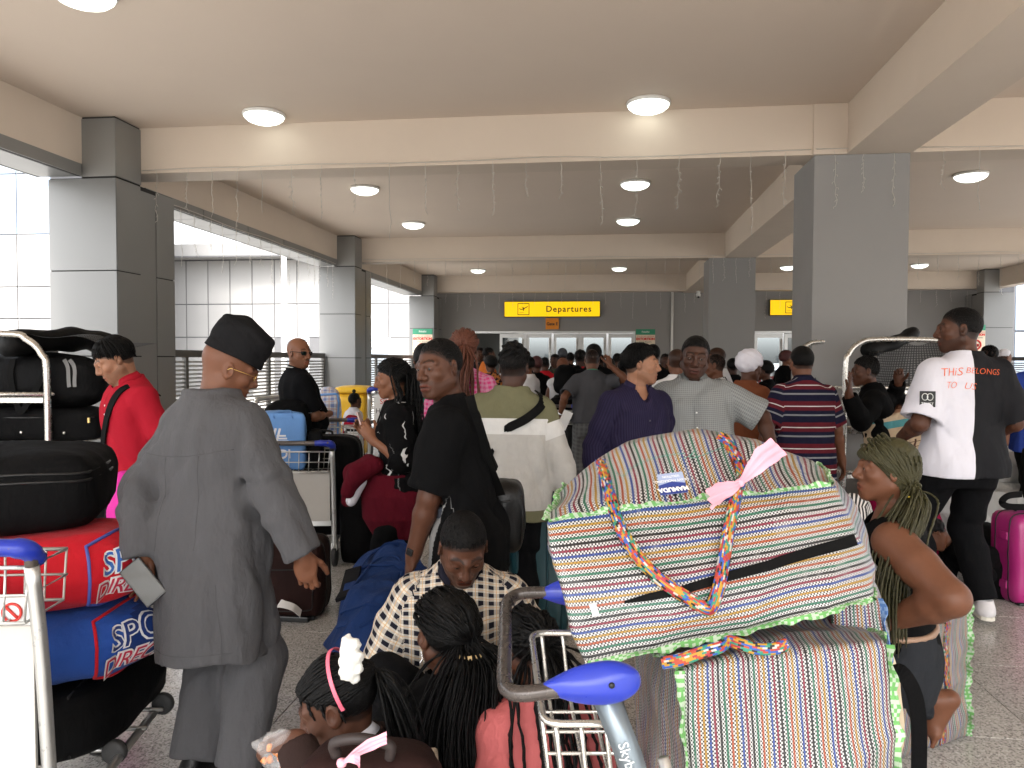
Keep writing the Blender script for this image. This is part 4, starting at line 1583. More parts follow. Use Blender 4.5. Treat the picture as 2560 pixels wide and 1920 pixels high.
# ---- outside at the left: pale panelled wing with windows, glass hall above it
pan = plain('white facade panel', (.28, .275, .27), .5, var=.06, scale=.4)
gwin = plain('reflecting window glass', (.30, .34, .38), .08, .5, var=.15, scale=.3)
glz = plain('blue curtain wall glass', (.22, .27, .34), .14, .1, var=.10, scale=.15)
dkj = plain('facade joint', (.10, .10, .105), .7)
YF = 31.0
e = empty('terminal_wing', (-16, YF, 0), 0, 'pale panelled terminal wing seen between the left columns', 'building')
fx0, fx1 = -32.0, -5.6
mb = MB(); mb.box2((fx0 + 16, .02, -.15), (fx1 + 16, 6, 5.75)); mb.build('wall', dkj, e)
pm = None
pw, ph = 1.0, 1.42
zl = [(-.15, 1.0), (1.0, 2.42), (2.42, 3.84), (3.84, 5.72)]
wins = [onplane(x, 840, 1, YF)[0] for x in (738, 940, 560, 30)]
nx = int((fx1 - fx0) / pw)
for k, (z0, z1) in enumerate(zl):
    for i in range(nx):
        x = fx0 + i * pw
        if k == 1 or k == 0:
            if any(abs(x + pw / 2 - w) < .8 for w in wins): continue
        mb = MB(); mb.box2((x + .024 + 16, -.01, z0 + .022), (x + pw - .024 + 16, .02, z1 - .022)); mb.build('panel', pan, e)
for w in wins:
    mb = MB(); f = .07; a, b = w + 16 - .62, w + 16 + .62
    mb.box2((a, -.02, -.1), (a + f, .06, 2.42)); mb.box2((b - f, -.02, -.1), (b, .06, 2.42)); mb.box2((a + f, -.02, 2.34), (b - f, .06, 2.42)); mb.box2((a + f, -.02, .1), (b - f, .06, .2))
    wi = mb.build('window', plain('window frame', (.55, .55, .55), .5), e)
    mb = MB(); mb.box2((a + f, .014, .2), (b - f, .022, 2.34)); mb.build('pane', gwin, wi)
    mb = MB()
    for q in range(4):
        c = a + f + (b - a - 2 * f) * (q + .5) / 4
        mb.tube([(c - .13, -.0, 2.32), (c + .13, -.0, 1.85)], .014, 4); mb.tube([(c + .13, 0, 2.32), (c - .13, 0, 1.85)], .014, 4)
    mb.tube([(a + f, 0, 1.84), (b - f, 0, 1.84)], .014, 4)
    mb.build('truss', plain('window truss', (.5, .5, .5), .5), wi)
mb = MB(); mb.box2((fx0 + 16, -.9, 5.76), (fx1 + 16, 6, 6.3)); mb.build('overhang', pan, e)
mb = MB(); mb.box2((fx0 + 16, -.92, 5.74), (fx1 + 16, -.85, 5.80)); mb.build('drip', dkj, e)
e = empty('glass_hall', (-24, 22, 0), 0, 'tall glazed terminal block at the far left', 'building')
gx1 = onplane(126, 500, 1, 22)[0] + 24
mb = MB(); mb.box2((-14, .05, -.15), (gx1, 5, 14)); mb.build('wall', dkj, e)
for k, (z0, z1) in enumerate([(-.15, 1.3), (1.3, 2.75), (2.75, 3.75), (3.75, 5.4), (5.4, 7.3), (7.3, 9.2), (9.2, 11)]):
    for i in range(12):
        x = gx1 - (i + 1) * 1.18
        g = k >= 4 or (k <= 1 and i in (2, 3, 6, 7))
        mb = MB(); mb.box2((x + .02, 0 if not g else .02, z0 + .02), (x + 1.16, .05, z1 - .02)); mb.build('panel' if not g else 'pane', glz if g else pan, e)
p = ground(712, 27)
mb = MB(); mb.tube([(p[0], p[1], -.15), (p[0], p[1], 5.3)], .09, 10); tag(mb.build('pole', whitep), 'white pole in front of the panelled wing', 'pole')

# ---- right side: glass wall beyond the far column
e = empty('glass_wall', (XR + 3.4, 24, 0), 0, 'tall glazed wall outside at the far right', 'building')
mb = MB(); mb.box2((-1.2, .05, -.15), (30, 4, 7)); mb.build('wall', dkj, e)
for k, (z0, z1) in enumerate([(-.15, .9), (.9, 2.4), (2.4, 3.9), (3.9, 5.4), (5.4, 7)]):
    for i in range(9):
        mb = MB(); mb.box2((-1.2 + i * 1.5 + .03, .0, z0 + .03), (-1.2 + (i + 1) * 1.5 - .03, .05, z1 - .03)); mb.build('pane', glz, e)
# ================================================================ luggage and trolleys
class Hex:
    """a soft box from 8 corners (index bits: 1 right, 2 back, 4 up), rounded edges, bulging faces, creases"""
    def __init__(s, c8, p=8, bulge=(.03, .03, .03), noise=.006, freq=9, seed=0, sag=0.0):
        s.c = A(c8, float); s.p = p; s.b = bulge; s.nz = noise; s.fq = freq; s.seed = seed; s.sag = sag
        c = s.c
        s.ax = [c[[1, 3, 5, 7]].mean(0) - c[[0, 2, 4, 6]].mean(0), c[[2, 3, 6, 7]].mean(0) - c[[0, 1, 4, 5]].mean(0), c[[4, 5, 6, 7]].mean(0) - c[[0, 1, 2, 3]].mean(0)]
        s.L = [np.linalg.norm(a) for a in s.ax]
        s.ax = [a / l for a, l in zip(s.ax, s.L)]
        s.ctr = c.mean(0)

    def __call__(s, C, off=0.0):
        C = np.atleast_2d(A(C, float))
        m = np.abs(C).max(1); nrm = (np.abs(C) ** s.p).sum(1) ** (1 / s.p)
        q = C * (m / np.maximum(nrm, 1e-9))[:, None]
        t = (q + 1) / 2
        P = np.zeros((len(C), 3))
        for i in range(8):
            w = np.ones(len(C))
            for k in range(3): w = w * (t[:, k] if (i >> k) & 1 else 1 - t[:, k])
            P += w[:, None] * s.c[i]
        o = 0
        for k in range(3):
            a, b = [j for j in range(3) if j != k]
            bb = s.b[k] if np.isscalar(s.b[k]) else np.where(q[:, k] > 0, s.b[k][1], s.b[k][0])
            amp = bb * (1 - q[:, a] ** 2) * (1 - q[:, b] ** 2) * np.sign(q[:, k]) * q[:, k] ** 2
            P += amp[:, None] * s.ax[k]
        D_ = P - s.ctr; l = np.linalg.norm(D_, axis=1)[:, None] + 1e-9
        n = 0
        for j in range(4):
            kd = _KD[(j * 5 + s.seed * 3) % 24]; kd = kd / np.linalg.norm(kd)
            ph = (P @ kd) * s.fq * (1 + .7 * j) + _PH[(j + s.seed) % 24] + .8 * np.sin((P @ _KD[(j + 7) % 24]) * s.fq * .6)
            n = n + (1 - 2 * np.abs(np.sin(ph)) ** .8) / (1 + .6 * j)
        P = P + D_ / l * (n * s.nz + off)[:, None]
        return P

    def mesh(s, name, m, parent=None, n=(24, 16, 12), swap=(), world=None):
        "swap: faces (axis, sign) whose stripes run the other way"
        V, Q, UV = [], [], []
        idx = {}
        def vid(i, j, k):
            key = (i, j, k)
            if key not in idx:
                idx[key] = len(V); V.append((2 * i / n[0] - 1, 2 * j / n[1] - 1, 2 * k / n[2] - 1))
            return idx[key]
        for ax in range(3):
            a, b = [(1, 2), (0, 2), (0, 1)][ax]
            for sg in (0, 1):
                for i in range(n[a]):
                    for j in range(n[b]):
                        f, uv = [], []
                        for di, dj in ((0, 0), (1, 0), (1, 1), (0, 1)):
                            t = [0, 0, 0]; t[ax] = sg * n[ax]; t[a] = i + di; t[b] = j + dj
                            f.append(vid(*t)); u_, v_ = (i + di) / n[a] * s.L[a], (j + dj) / n[b] * s.L[b]
                            uv.append((v_, u_) if (ax, sg) in swap else (u_, v_))
                        fl = (sg == 0) != (ax == 1)
                        if fl: f.reverse(); uv.reverse()
                        Q.append(f); UV += uv
        W_ = s(V)
        o = quads(name, W_, Q, m, parent)
        ul = o.data.uv_layers.new(name='uv')
        ul.data.foreach_set('uv', A(UV, np.float32).ravel())
        return o

    def edge(s, e, n=30, off=0.0):
        "points along an edge: e = (axis along, sign of the other two)"
        ax, s1, s2 = e
        a, b = [(1, 2), (0, 2), (0, 1)][ax]
        C = np.zeros((n, 3)); C[:, ax] = np.linspace(-1, 1, n); C[:, a] = s1; C[:, b] = s2
        return s(C, off)

def box8(o, x, y, z, l, d, h):
    "corners of a box with base centre o, unit axes x, y, z and size l, d, h"
    return [o + x * l * (i - .5) + y * d * (j - .5) + z * h * k for k in (0, 1) for j in (0, 1) for i in (0, 1)]

def axes(face):
    a = YAW + R(face)
    return A([math.cos(a), math.sin(a), 0]), A([-math.sin(a), math.cos(a), 0]), A([0, 0, 1.0])

blackn = fabric('black nylon', (.0032, .0032, .0035), rough=.6, wr=.5)
blackn2 = fabric('black canvas', (.004, .004, .0043), rough=.8, wr=.5)
blackp = plain('black plastic', (.004, .004, .0043), .35, var=.3, spec=.3)
blackw = plain('black webbing', (.0035, .0035, .0035), .8, spec=.1)
rubber = plain('rubber tyre', (.03, .03, .03), .7)
bluep = plain('blue plastic grip', (.012, .030, .33), .32, var=.1, scale=30)
leather = plain('black leather', (.003, .003, .003), .35, var=.3, bump=.5, bscale=160, spec=.3)
zipm = plain('zip', (.02, .02, .02), .4, .5)
brass = metal('brass', (.7, .5, .2), .3, .1)
white_card = plain('white card', (.74, .74, .73), .6, var=.03)

# -- striped woven plastic cloth of the big bags
STR = [(.015, .13, .075), (.34, .065, .018), (.36, .20, .02), (.020, .055, .24), (.20, .010, .035), (.003, .003, .003)]
def woven(name, period=.068, duty=.42, axis='y', grey=.0):
    key = ('w', name)
    if key in _MC: return _MC[key]
    t = NT(name)
    uv = t.coord('uv')
    sx = t.n('SeparateXYZ'); t.L(uv, sx.inputs[0])
    u, v = sx.outputs[0], sx.outputs[1]
    s_ = v if axis == 'y' else u
    s_ = t.math('ADD', s_, t.math('MULTIPLY', t.math('SUBTRACT', t.noise(uv, 6, 2), .5), .005))
    stops = []
    for k, c in enumerate(STR):
        stops += [(k / 6, c), ((k + duty) / 6, (.003, .003, .003))]
    fr = t.math('FRACT', t.math('DIVIDE', t.math('ADD', s_, 1.0), period))
    colr = t.ramp(fr, stops)
    solid = t.math('LESS_THAN', t.math('FRACT', t.math('MULTIPLY', fr, 6.0)), duty)
    pt = .0036
    cx = t.math('FLOOR', t.math('DIVIDE', u, pt)); cy2 = t.math('FLOOR', t.math('DIVIDE', v, pt))
    ck = t.math('GREATER_THAN', t.math('FRACT', t.math('MULTIPLY', t.math('ADD', cx, cy2), .5)), .25)
    ck = t.math('MULTIPLY', ck, t.mix(solid, (.96, .96, .96), (.62, .62, .62)))
    base = t.mix(ck, t.mix(solid, (.52, .517, .508), colr), (.004, .004, .005))
    worn = t.math('MULTIPLY', t.math('GREATER_THAN', t.noise(uv, 17, 5, .7),   .60), .15)
    base = t.mix(worn, base, (.36, .355, .35))
    t.col(base).set(rough=.38, spec=.5)
    h = t.math('ADD', t.math('MULTIPLY', ck, .12), t.math('ADD', t.noise(uv, 22, 3), t.math('MULTIPLY', t.noise(uv, 7, 3), 1.4)))
    t.bump(h, .006, .55)
    _MC[key] = t.m
    return t.m
wovH = woven('woven plastic stripes across', axis='y')
wovV = woven('woven plastic stripes upright', axis='x')
wovS = woven('fine woven stripes', period=.050, duty=.45, axis='x')
limeA = plain('lime trim', (.13, .36, .10), .7, var=.15, scale=60, bump=.5, bscale=300)
limeB = plain('white trim', (.42, .52, .39), .7, var=.2, scale=60, bump=.5, bscale=300)

def trim(hx, edges, parent, w=.020, seed=0, ms=(limeA, limeB), name='trim'):
    rng = random.Random(seed)
    mb = MB()
    for e in edges:
        n = max(24, int(hx.L[e[0]] / .008))
        P = hx.edge(e, n, -.002)
        a, b = [(1, 2), (0, 2), (0, 1)][e[0]]
        dr = hx.ax[a] * e[1] + hx.ax[b] * e[2]; dr /= np.linalg.norm(dr)
        ph = rng.uniform(0, 6)
        T = np.gradient(P, axis=0); T /= np.linalg.norm(T, axis=1)[:, None]
        for row in range(3):
            w0, w1 = row * w / 3, (row + 1) * w / 3
            V = []
            for i in range(n):
                tilt = .5 * math.sin(i * .21 + ph) + .3 * math.sin(i * .53 + 2 * ph)
                side = np.cross(T[i], dr)
                d = dr + side * tilt; d /= np.linalg.norm(d)
                wob = 1 + .22 * math.sin(i * .9 + ph) + rng.uniform(-.1, .1)
                for q in (-1, 1):
                    V += [P[i] + d * w0 * wob + side * q * .0022, P[i] + d * w1 * wob + side * q * .0022]
            for i in range(n - 1):
                k = i * 4
                mb.cur = (1 if rng.random() < .42 else 0) if row == 1 else (i + row) % 2
                F = [(k, k + 1, k + 5, k + 4), (k + 2, k + 6, k + 7, k + 3)]
                if row == 2: F.append((k + 1, k + 3, k + 7, k + 5))
                base = len(mb.v)
                mb.add([V[k + j] for j in range(8)], [[j - k for j in f] for f in F])
    mb.cur = 0
    return mb.build(name, list(ms), parent)

# -- multicoloured braided webbing
t = NT('multicolour webbing')
uv = t.coord(attr='cuv')
sx = t.n('SeparateXYZ'); t.L(uv, sx.inputs[0])
br_r = t.math('FLOOR', t.math('DIVIDE', sx.outputs[0], .0033))
br_c = t.math('FLOOR', t.math('ADD', t.math('DIVIDE', sx.outputs[1], .0090), t.math('MULTIPLY', br_r, .5)))
wn = t.n('TexWhiteNoise'); wn.noise_dimensions = '2D'
cb = t.n('CombineXYZ'); t.L(br_r, cb.inputs[0]); t.L(br_c, cb.inputs[1]); t.L(cb.outputs[0], wn.inputs[0])
cw = t.ramp(wn.outputs['Value'], [(0, (.018, .07, .30)), (.2, (.38, .20, .012)), (.38, (.34, .04, .012)), (.56, (.02, .19, .12)), (.70, (.42, .40, .36)), (.79, (.30, .02, .035)), (.88, (.006, .006, .006))])
t.col(cw).set(rough=.6)
t.bump(t.noise(t.coord('Object'), 300, 1), .002, .6)
webm = t.m
def webbing(name, P, wd, w, m, parent, t_=.004):
    P = A(P); T = np.gradient(P, axis=0); T /= np.linalg.norm(T, axis=1)[:, None]
    Wd = A(wd, float); Wd = np.tile(Wd, (len(P), 1)) if Wd.ndim == 1 else Wd
    Wd = Wd - T * np.sum(Wd * T, 1)[:, None]; Wd /= np.linalg.norm(Wd, axis=1)[:, None]
    N = np.cross(T, Wd)
    L = np.concatenate([[0], np.cumsum(np.linalg.norm(np.diff(P, axis=0), axis=1))])
    V, C, Q = [], [], []
    prof = [(-.5, -.5), (-.5, .3), (-.25, .7), (0, .35), (.25, .7), (.5, .3), (.5, -.5)]
    k = len(prof)
    for i in range(len(P)):
        for x, z in prof:
            V.append(P[i] + Wd[i] * x * w + N[i] * z * t_); C.append((x * w + 1, L[i], 0))
    for i in range(len(P) - 1):
        for j in range(k):
            l = (j + 1) % k
            Q.append((i * k + j, i * k + l, i * k + k + l, i * k + k + j))
    return quads(name, V, Q, m, parent, True, {'cuv': ('POINT', 'FLOAT_VECTOR', C)})

# -- generic luggage
def wheel_mesh(mb, c, r=.028, w=.02, ax=(1, 0, 0)):
    ax = A(ax, float); ax /= np.linalg.norm(ax)
    u = np.cross(ax, (0, 0, 1.0)); u /= np.linalg.norm(u); v_ = np.cross(ax, u)
    M = np.stack([u, v_, ax], 1)
    mb.lathe([(r * .35, -w / 2), (r * .9, -w / 2), (r, -w * .3), (r, w * .3), (r * .9, w / 2), (r * .35, w / 2)], 16, c, M)

def suitcase(label, o, face, l, d, h, m, tilt=None, cat='suitcase', group=None, wheels=(), p=9, bulge=(.012, .015, .012), noise=.003, handle=True, seed=0, zips=True, pocket=False, name='suitcase', hub=False, M=None, ribs=0, seams=None):
    "o: base centre; axes from face unless M given (columns right, back, up)"
    x, y, z = axes(face) if M is None else (M[:, 0], M[:, 1], M[:, 2])
    o = A(o, float)
    hx = Hex(box8(o, x, y, z, l, d, h), p, bulge, noise, 7, seed)
    e = empty(name, o, 0, label, cat, group)
    inv = Matrix.Translation([-float(c) for c in o])
    def put(ob): ob.data.transform(inv); ob.parent = e; return ob
    sh = put(hx.mesh('shell', m, None, (20, 10, 16)))
    if zips:
        mb = MB()
        for s_ in (-.45, .45) if d > .14 else (0,):
            C = [(a, s_, b) for a, b in [(math.copysign(min(1, abs(math.cos(q)) * 1.4), math.cos(q)), math.copysign(min(1, abs(math.sin(q)) * 1.4), math.sin(q))) for q in np.linspace(0, 2 * PI, 60, endpoint=False)]]
            mb.tube(hx(C, .0015), .0045, 5, closed=True)
        put(mb.build('zip', zipm))
    if ribs:
        for k in range(ribs):
            c = -.75 + 1.5 * k / (ribs - 1)
            mb = MB(); mb.tube(hx([(c, -1, q) for q in np.linspace(-.9, .9, 12)], .002), .007, 6); put(mb.build('rib', m))
    if pocket:
        mb = MB()
        C = [(.78 * math.copysign(min(1, abs(math.cos(q)) * 1.35), math.cos(q)), -1, -.2 + .55 * math.copysign(min(1, abs(math.sin(q)) * 1.35), math.sin(q))) for q in np.linspace(0, 2 * PI, 48, endpoint=False)]
        mb.tube(hx(C, .002), .004, 5, closed=True); put(mb.build('pocket_seam', zipm))
    if handle:
        T_ = hx([(0, 0, 1)])[0]
        mb = MB(); mb.tube(spline([T_ - x * .10, T_ - x * .085 + z * .028, T_ + z * .034, T_ + x * .085 + z * .028, T_ + x * .10], 5), .009, 6); put(mb.build('handle', blackp))
    for (a, b, c) in wheels:
        P = hx([(a, b, c)])[0]; dr = z * np.sign(c) * (abs(c) > .9) + y * np.sign(b) * (abs(b) > .9)
        mb = MB(); mb.box(P + dr * .01, (.05, .05, .045), np.stack([x, y, z], 1), .012); hs_ = put(mb.build('wheel_housing', blackp))
        mb = MB(); wheel_mesh(mb, P + dr * .028, .027, .022, x if not hub else x)
        wb = mb.build('wheel', rubber); wb.data.transform(inv); wb.parent = hs_
        if hub:
            mb = MB(); wheel_mesh(mb, P + dr * .028, .017, .026, x); hb = mb.build('hub', chrome); hb.data.transform(inv); hb.parent = hs_
    e['_h'] = 0
    del e['_h']
    return hx, e, put

# -- airport trolley. local frame: x across, y ahead, origin on the floor under the handle
def trolley(label, o, face, wid=.56, hz=1.0, basket=True, panel=True, group='luggage trolleys', cover=True, lean=.16, length=.95, wheelr=.075):
    x, y, z = axes(face)
    e = empty('luggage_trolley', o, YAW + R(face), label, 'trolley', group)
    w = wid / 2
    for s_ in (-1, 1):
        mb = MB()
        mb.tube(spline([(s_ * w, 0, hz - .06), (s_ * w, .04, hz * .7), (s_ * w, .07, hz * .35), (s_ * w, .08, .12)], 5), .019, 8)
        mb.build('post', steel, e)
    mb = MB()
    mb.tube(spline([(-w, 0, hz - .06), (-w, -.02, hz - .01), (-w + .05, -.05, hz), (0, -.055, hz), (w - .05, -.05, hz), (w, -.02, hz - .01), (w, 0, hz - .06)], 5), .017, 8)
    hb = mb.build('handle', plain('worn handle tube', (.10, .085, .075), .3, .4), e)
    for s_ in (-1, 1):
        mb = MB(); mb.tube(spline([(s_ * (w - .11), -.053, hz), (s_ * (w - .05), -.047, hz), (s_ * (w - .003), -.02, hz - .012), (s_ * w, .03, hz - .05)], 5), [.020] * 3 + [.023] * 5 + [.027] * 5 + [.024] * 3, 10)
        mb.build('grip', bluep, hb)
    if panel:
        mb = MB(); mb.box((0, .055, hz * .57), (wid - .05, .012, hz * .40)); mb.build('panel', plain('cream board', (.48, .465, .43), .6, var=.06), e)
        mb = MB(); mb.box((0, .053, hz * .355), (wid - .03, .022, .035)); mb.build('rail', steel, e)
    mb = MB()
    for s_ in (-1, 1):
        mb.tube([(s_ * w, .08, .17), (s_ * w * .8, length, .15)], .016, 6)
    for k in range(6):
        yy = .15 + (length - .2) * k / 5
        mb.tube([(-w * .95, yy, .165), (w * .95, yy, .165)], .008, 6)
    dk = mb.build('deck', steel, e); dk['kind'] = 'stuff'
    if basket:
        mb = MB()
        z0, z1 = hz - .22, hz - .07
        r = [(-w + .02, .02, z1), (w - .02, .02, z1), (w - .02, .22, z1), (-w + .02, .22, z1)]
        mb.tube(r, .006, 6, closed=True)
        r2 = [(a * .95, b, z0) for a, b, _ in r]; mb.tube(r2, .005, 6, closed=True)
        mb.tube([(a, b, (z0 + z1) / 2) for a, b, _ in r], .004, 6, closed=True)
        for k in range(9):
            a = -w + .02 + (wid - .04) * k / 8
            mb.tube([(a, .02, z1), (a * .95, .02, z0), (a * .95, .22, z0), (a, .22, z1)], .0035, 5)
        b_ = mb.build('basket', steel, e); b_['kind'] = 'stuff'
    for (a, b) in ((-w, .1), (w, .1), (0, length - .05)):
        mb = MB(); mb.box((a, b, .15), (.045, .07, .06), None, .012); fk = mb.build('fork', steel, e)
        mb = MB(); wheel_mesh(mb, (a, b, wheelr), wheelr, .032); mb.build('wheel', rubber, fk)
    return e

# ================= the two big woven bags on the near trolley
def V3(p): return vat(*p)
c8 = [V3(q) for q in [(1250, 1446, 1.32), (1912, 1300, 1.48), (1330, 1300, 1.80), (1850, 1200, 1.95), (1166, 1124, 1.42), (1818, 1040, 1.57), (1205, 1040, 1.80), (1768, 1000, 1.96)]]
bagA = Hex(c8, 44, ((.03, .05), (.045, .02), (.03, .135)), .0085, 8, 2)
e = empty('woven_bag', c8[0] * .5 + c8[3] * .5, 0, 'big striped woven plastic bag with lime trim lying on top of the near trolley', 'bag', 'striped woven plastic bags')
inv = Matrix.Translation(-e.location)
def putin(ob, par):
    ob.data.transform(Matrix.Translation(-par.location)); ob.parent = par; return ob
ob = bagA.mesh('body', wovH, None, (60, 36, 30), swap=((2, 0), (2, 1)))
putin(ob, e)
def bvh(ob, off):
    return BVHTree.FromPolygons([v.co + off for v in ob.data.vertices], [p.vertices[:] for p in ob.data.polygons])
bvA = bvh(ob, e.location)
def hit(bv, vx, vy, off=.004):
    d = vat(vx, vy, 1.0) - CAM
    h = bv.ray_cast(Vector(CAM), Vector(d).normalized())
    if h[0] is None: return None
    return A(h[0]) + A(h[1]) * off * (1 if A(h[1]) @ d < 0 else -1)
putin(trim(bagA, [(0, -1, 1), (0, -1, -1), (1, -1, 1), (1, 1, 1), (1, 1, -1)], None, .012, 1), e)
# black zip band across the front
C = [(u, -1, w) for u, w in zip(np.linspace(-.62, .97, 40), np.linspace(-.235, .02, 40))]
P = bagA(C, .003); mb = MB(); mb.ribbon(P, bagA.ax[2], list(np.interp(np.linspace(0, 1, 40), [0, .1, .5, 1], [.004, .013, .018, .022])), .004); putin(mb.build('zip', blackw), e)
mb = MB(); mb.box(bagA([(-.80, -1, -.27)], .004)[0], (.012, .006, .022), np.stack(bagA.ax, 1)); putin(mb.build('zip_pull', white_card), e)
# webbing handle: over the top, down both sides, hanging in a loop on the front
def strapv(pts, off):
    out = []
    for (x, y) in pts:
        h = hit(bvA, x, y, off)
        if h is not None: out.append(h)
    return out
Lp = strapv([(1290, 958), (1300, 1000), (1308, 1040), (1318, 1080), (1330, 1120)], .006) + strapv([(1345, 1160), (1372, 1205), (1410, 1245), (1450, 1275), (1490, 1298), (1518, 1311)], .012)
Rp = strapv([(1530, 1308), (1545, 1270), (1556, 1220), (1566, 1160), (1577, 1110), (1588, 1065)], .012) + strapv([(1600, 1040), (1596, 1010), (1585, 985), (1567, 958), (1550, 946)], .006)
P = spline(Lp + Rp, 6)
T = np.gradient(P, axis=0); wdir = np.cross(T, -FW); 
putin(webbing('handle', P, wdir, .023, webm, None, .006), e)
# label with print
def sticker(bv, q, m, name, parent, txts=()):
    "q: four corners in picture space, clockwise from top left of the printed side"
    P = [hit(bv, x, y, .0035) for x, y in q]
    g = lambda u, v: (P[0] * (1 - u) + P[1] * u) * v + (P[3] * (1 - u) + P[2] * u) * (1 - v)
    mb = MB(); n = 6
    V = [g(i / n, j / n) for j in range(n + 1) for i in range(n + 1)]
    mb.add(V, [(j * (n + 1) + i, j * (n + 1) + i + 1, (j + 1) * (n + 1) + i + 1, (j + 1) * (n + 1) + i) for j in range(n) for i in range(n)], True)
    o = putin(mb.build(name, m), parent)
    nn = np.cross(P[1] - P[0], P[0] - P[3]); nn /= np.linalg.norm(nn)
    w, h = np.linalg.norm(P[1] - P[0]), np.linalg.norm(P[0] - P[3])
    for s_, sz, cx, cyy, tm_ in txts:
        M = frame(g(cx, cyy) + nn * .0012, P[1] - P[0], P[0] - P[3])
        lt = text('lettering', s_, sz * h, M, tm_, None, ext=.0003)
        lt.data.transform(Matrix.Translation(-parent.location)); lt.parent = o
    return o, g, nn
# (the label hangs upside down, so its own top edge is at the bottom)
o1, g1, n1 = sticker(bvA, [(1485, 1066), (1425, 1073), (1419, 1028), (1473, 1021)], plain('label paper', (.33, .40, .58), .5, var=.05), 'label', e,
                     [('HEAVY PACKAGING', .15, .5, .38, white_card), ('SOLUTION', .14, .5, .18, white_card)])
mb = MB(); mb.add([g1(0, .55) + n1 * .0006, g1(.5, .42) + n1 * .0006, g1(1, .55) + n1 * .0006, g1(1, 1) + n1 * .0006, g1(0, 1) + n1 * .0006], [(0, 1, 2, 3, 4)])
putin(mb.build('label_band', plain('label navy', (.02, .04, .22), .5)), e)
lt = text('lettering', 'MAMUDA', .27 * float(np.linalg.norm(g1(0, 1) - g1(0, 0))), frame(g1(.5, .80) + n1 * .0016, g1(1, .5) - g1(0, .5), g1(0, 1) - g1(0, 0)), white_card, None, ext=.0003, offset=.0006)
putin(lt, e)
# faint green marker scrawl
mk = plain('green marker', (.06, .26, .20), .7)
mb = MB()
for st_ in ([(1330, 1020), (1345, 1030), (1365, 1012), (1400, 995), (1440, 985), (1480, 980)], [(1475, 992), (1490, 985), (1500, 975), (1490, 990), (1515, 985), (1560, 968)]):
    P = [hit(bvA, *q, .002) for q in st_]
    mb.ribbon(spline([q for q in P if q is not None], 5), bagA.ax[1], .003, .001)
putin(mb.build('marker_scrawl', mk), e)
# pink ribbon tied on the strap
pinkr = plain('pink ribbon', (.78, .36, .44), .5, var=.08)
def ribbon_thing(label, segs, group, w, up):
    k0 = segs[0][0]
    e_ = empty('pink_ribbon', k0, 0, label, 'ribbon', group)
    for S_ in segs:
        mb = MB(); P = spline(S_, 5); n = len(P)
        ww = [w * (.22 + .78 * min(1, i / (n * .55))) for i in range(n)]
        T_ = np.gradient(P, axis=0)
        Wd = np.cross(T_, FW) + up; Wd /= np.linalg.norm(Wd, axis=1)[:, None]
        N_ = np.cross(T_, Wd); N_ /= np.linalg.norm(N_, axis=1)[:, None]
        V = [P[i] + Wd[i] * ww[i] * (j / 8 - .5) * (1 + .06 * math.sin(i * 1.3 + j)) + N_[i] * (ww[i] * .13 * math.sin(j * 2.1 + i * .12) + w * .10 * math.sin(i * .5)) for i in range(n) for j in range(9)]
        mb.add(V, [(i * 9 + j, i * 9 + j + 1, i * 9 + j + 10, i * 9 + j + 9) for i in range(n - 1) for j in range(8)], True)
        o = mb.build('tail', pinkr); o.data.transform(Matrix.Translation(-e_.location)); o.parent = e_
    mb = MB(); mb.lathe([(.001, -.009), (.008, -.006), (.010, 0), (.008, .006), (.001, .009)], 10); kn = mb.build('knot', pinkr, e_)
    return e_
k = vat(1598, 1043, 1.52)
ribbon_thing('pink ribbon tied to the strap of the big woven bag', [[k, vat(1625, 1015, 1.50), vat(1655, 985, 1.48), vat(1682, 962, 1.47)], [k, vat(1580, 1055, 1.49), vat(1555, 1066, 1.46), vat(1528, 1078, 1.44)]], 'pink ribbons', .042, A([0, 0, .0]))

# lower woven bag
c8 = [V3(q) for q in [(1500, 2200, 1.36), (1975, 2150, 1.42), (1385, 1900, 1.85), (1830, 1850, 1.95), (1470, 1436, 1.36), (1930, 1372, 1.46), (1362, 1380, 1.86), (1800, 1310, 1.95)]]
bagB = Hex(c8, 44, ((.02, .02), (.035, .02), (.0, .03)), .006, 10, 5)
eB = empty('woven_bag', A(c8[0]) * .5 + A(c8[3]) * .5, 0, 'upright striped woven bag on the near trolley, under the top one', 'bag', 'striped woven plastic bags')
ob = bagB.mesh('body', wovV, None, (44, 36, 44)); putin(ob, eB)
putin(trim(bagB, [(2, -1, -1), (2, 1, -1), (1, -1, 1), (1, 1, 1), (0, 1, 1)], None, .015, 4), eB)
bvB = bvh(ob, eB.location)
# its handle flops forward under the top bag
P = spline([vat(1430, 1432, 1.33), vat(1470, 1425, 1.32), vat(1520, 1408, 1.325), vat(1555, 1398, 1.33), vat(1575, 1385, 1.345), vat(1600, 1392, 1.33), vat(1640, 1402, 1.325), vat(1680, 1400, 1.33), vat(1700, 1390, 1.34)], 6)
putin(webbing('handle', P, UP + .3 * FW, .021, webm, None, .006), eB)
# frayed third bag end with blue edging, behind at the right
c8 = [V3(q) for q in [(1800, 1480, 1.62), (1925, 1500, 1.62), (1800, 1440, 1.9), (1900, 1440, 1.9), (1790, 1290, 1.62), (1905, 1275, 1.64), (1800, 1250, 1.9), (1890, 1240, 1.9)]]
hx = Hex(c8, 9, (.015, .02, .015), .006, 12, 9)
eC = empty('woven_bag', A(c8[0]), 0, 'small striped woven bag with frayed blue edge squeezed behind the two big ones', 'bag', 'striped woven plastic bags')
putin(hx.mesh('body', wovS, None, (16, 16, 24)), eC)
putin(trim(hx, [(2, 1, -1)], None, .014, 8, (plain('blue trim', (.06, .14, .34), .8), plain('blue trim light', (.16, .26, .45), .8))), eC)
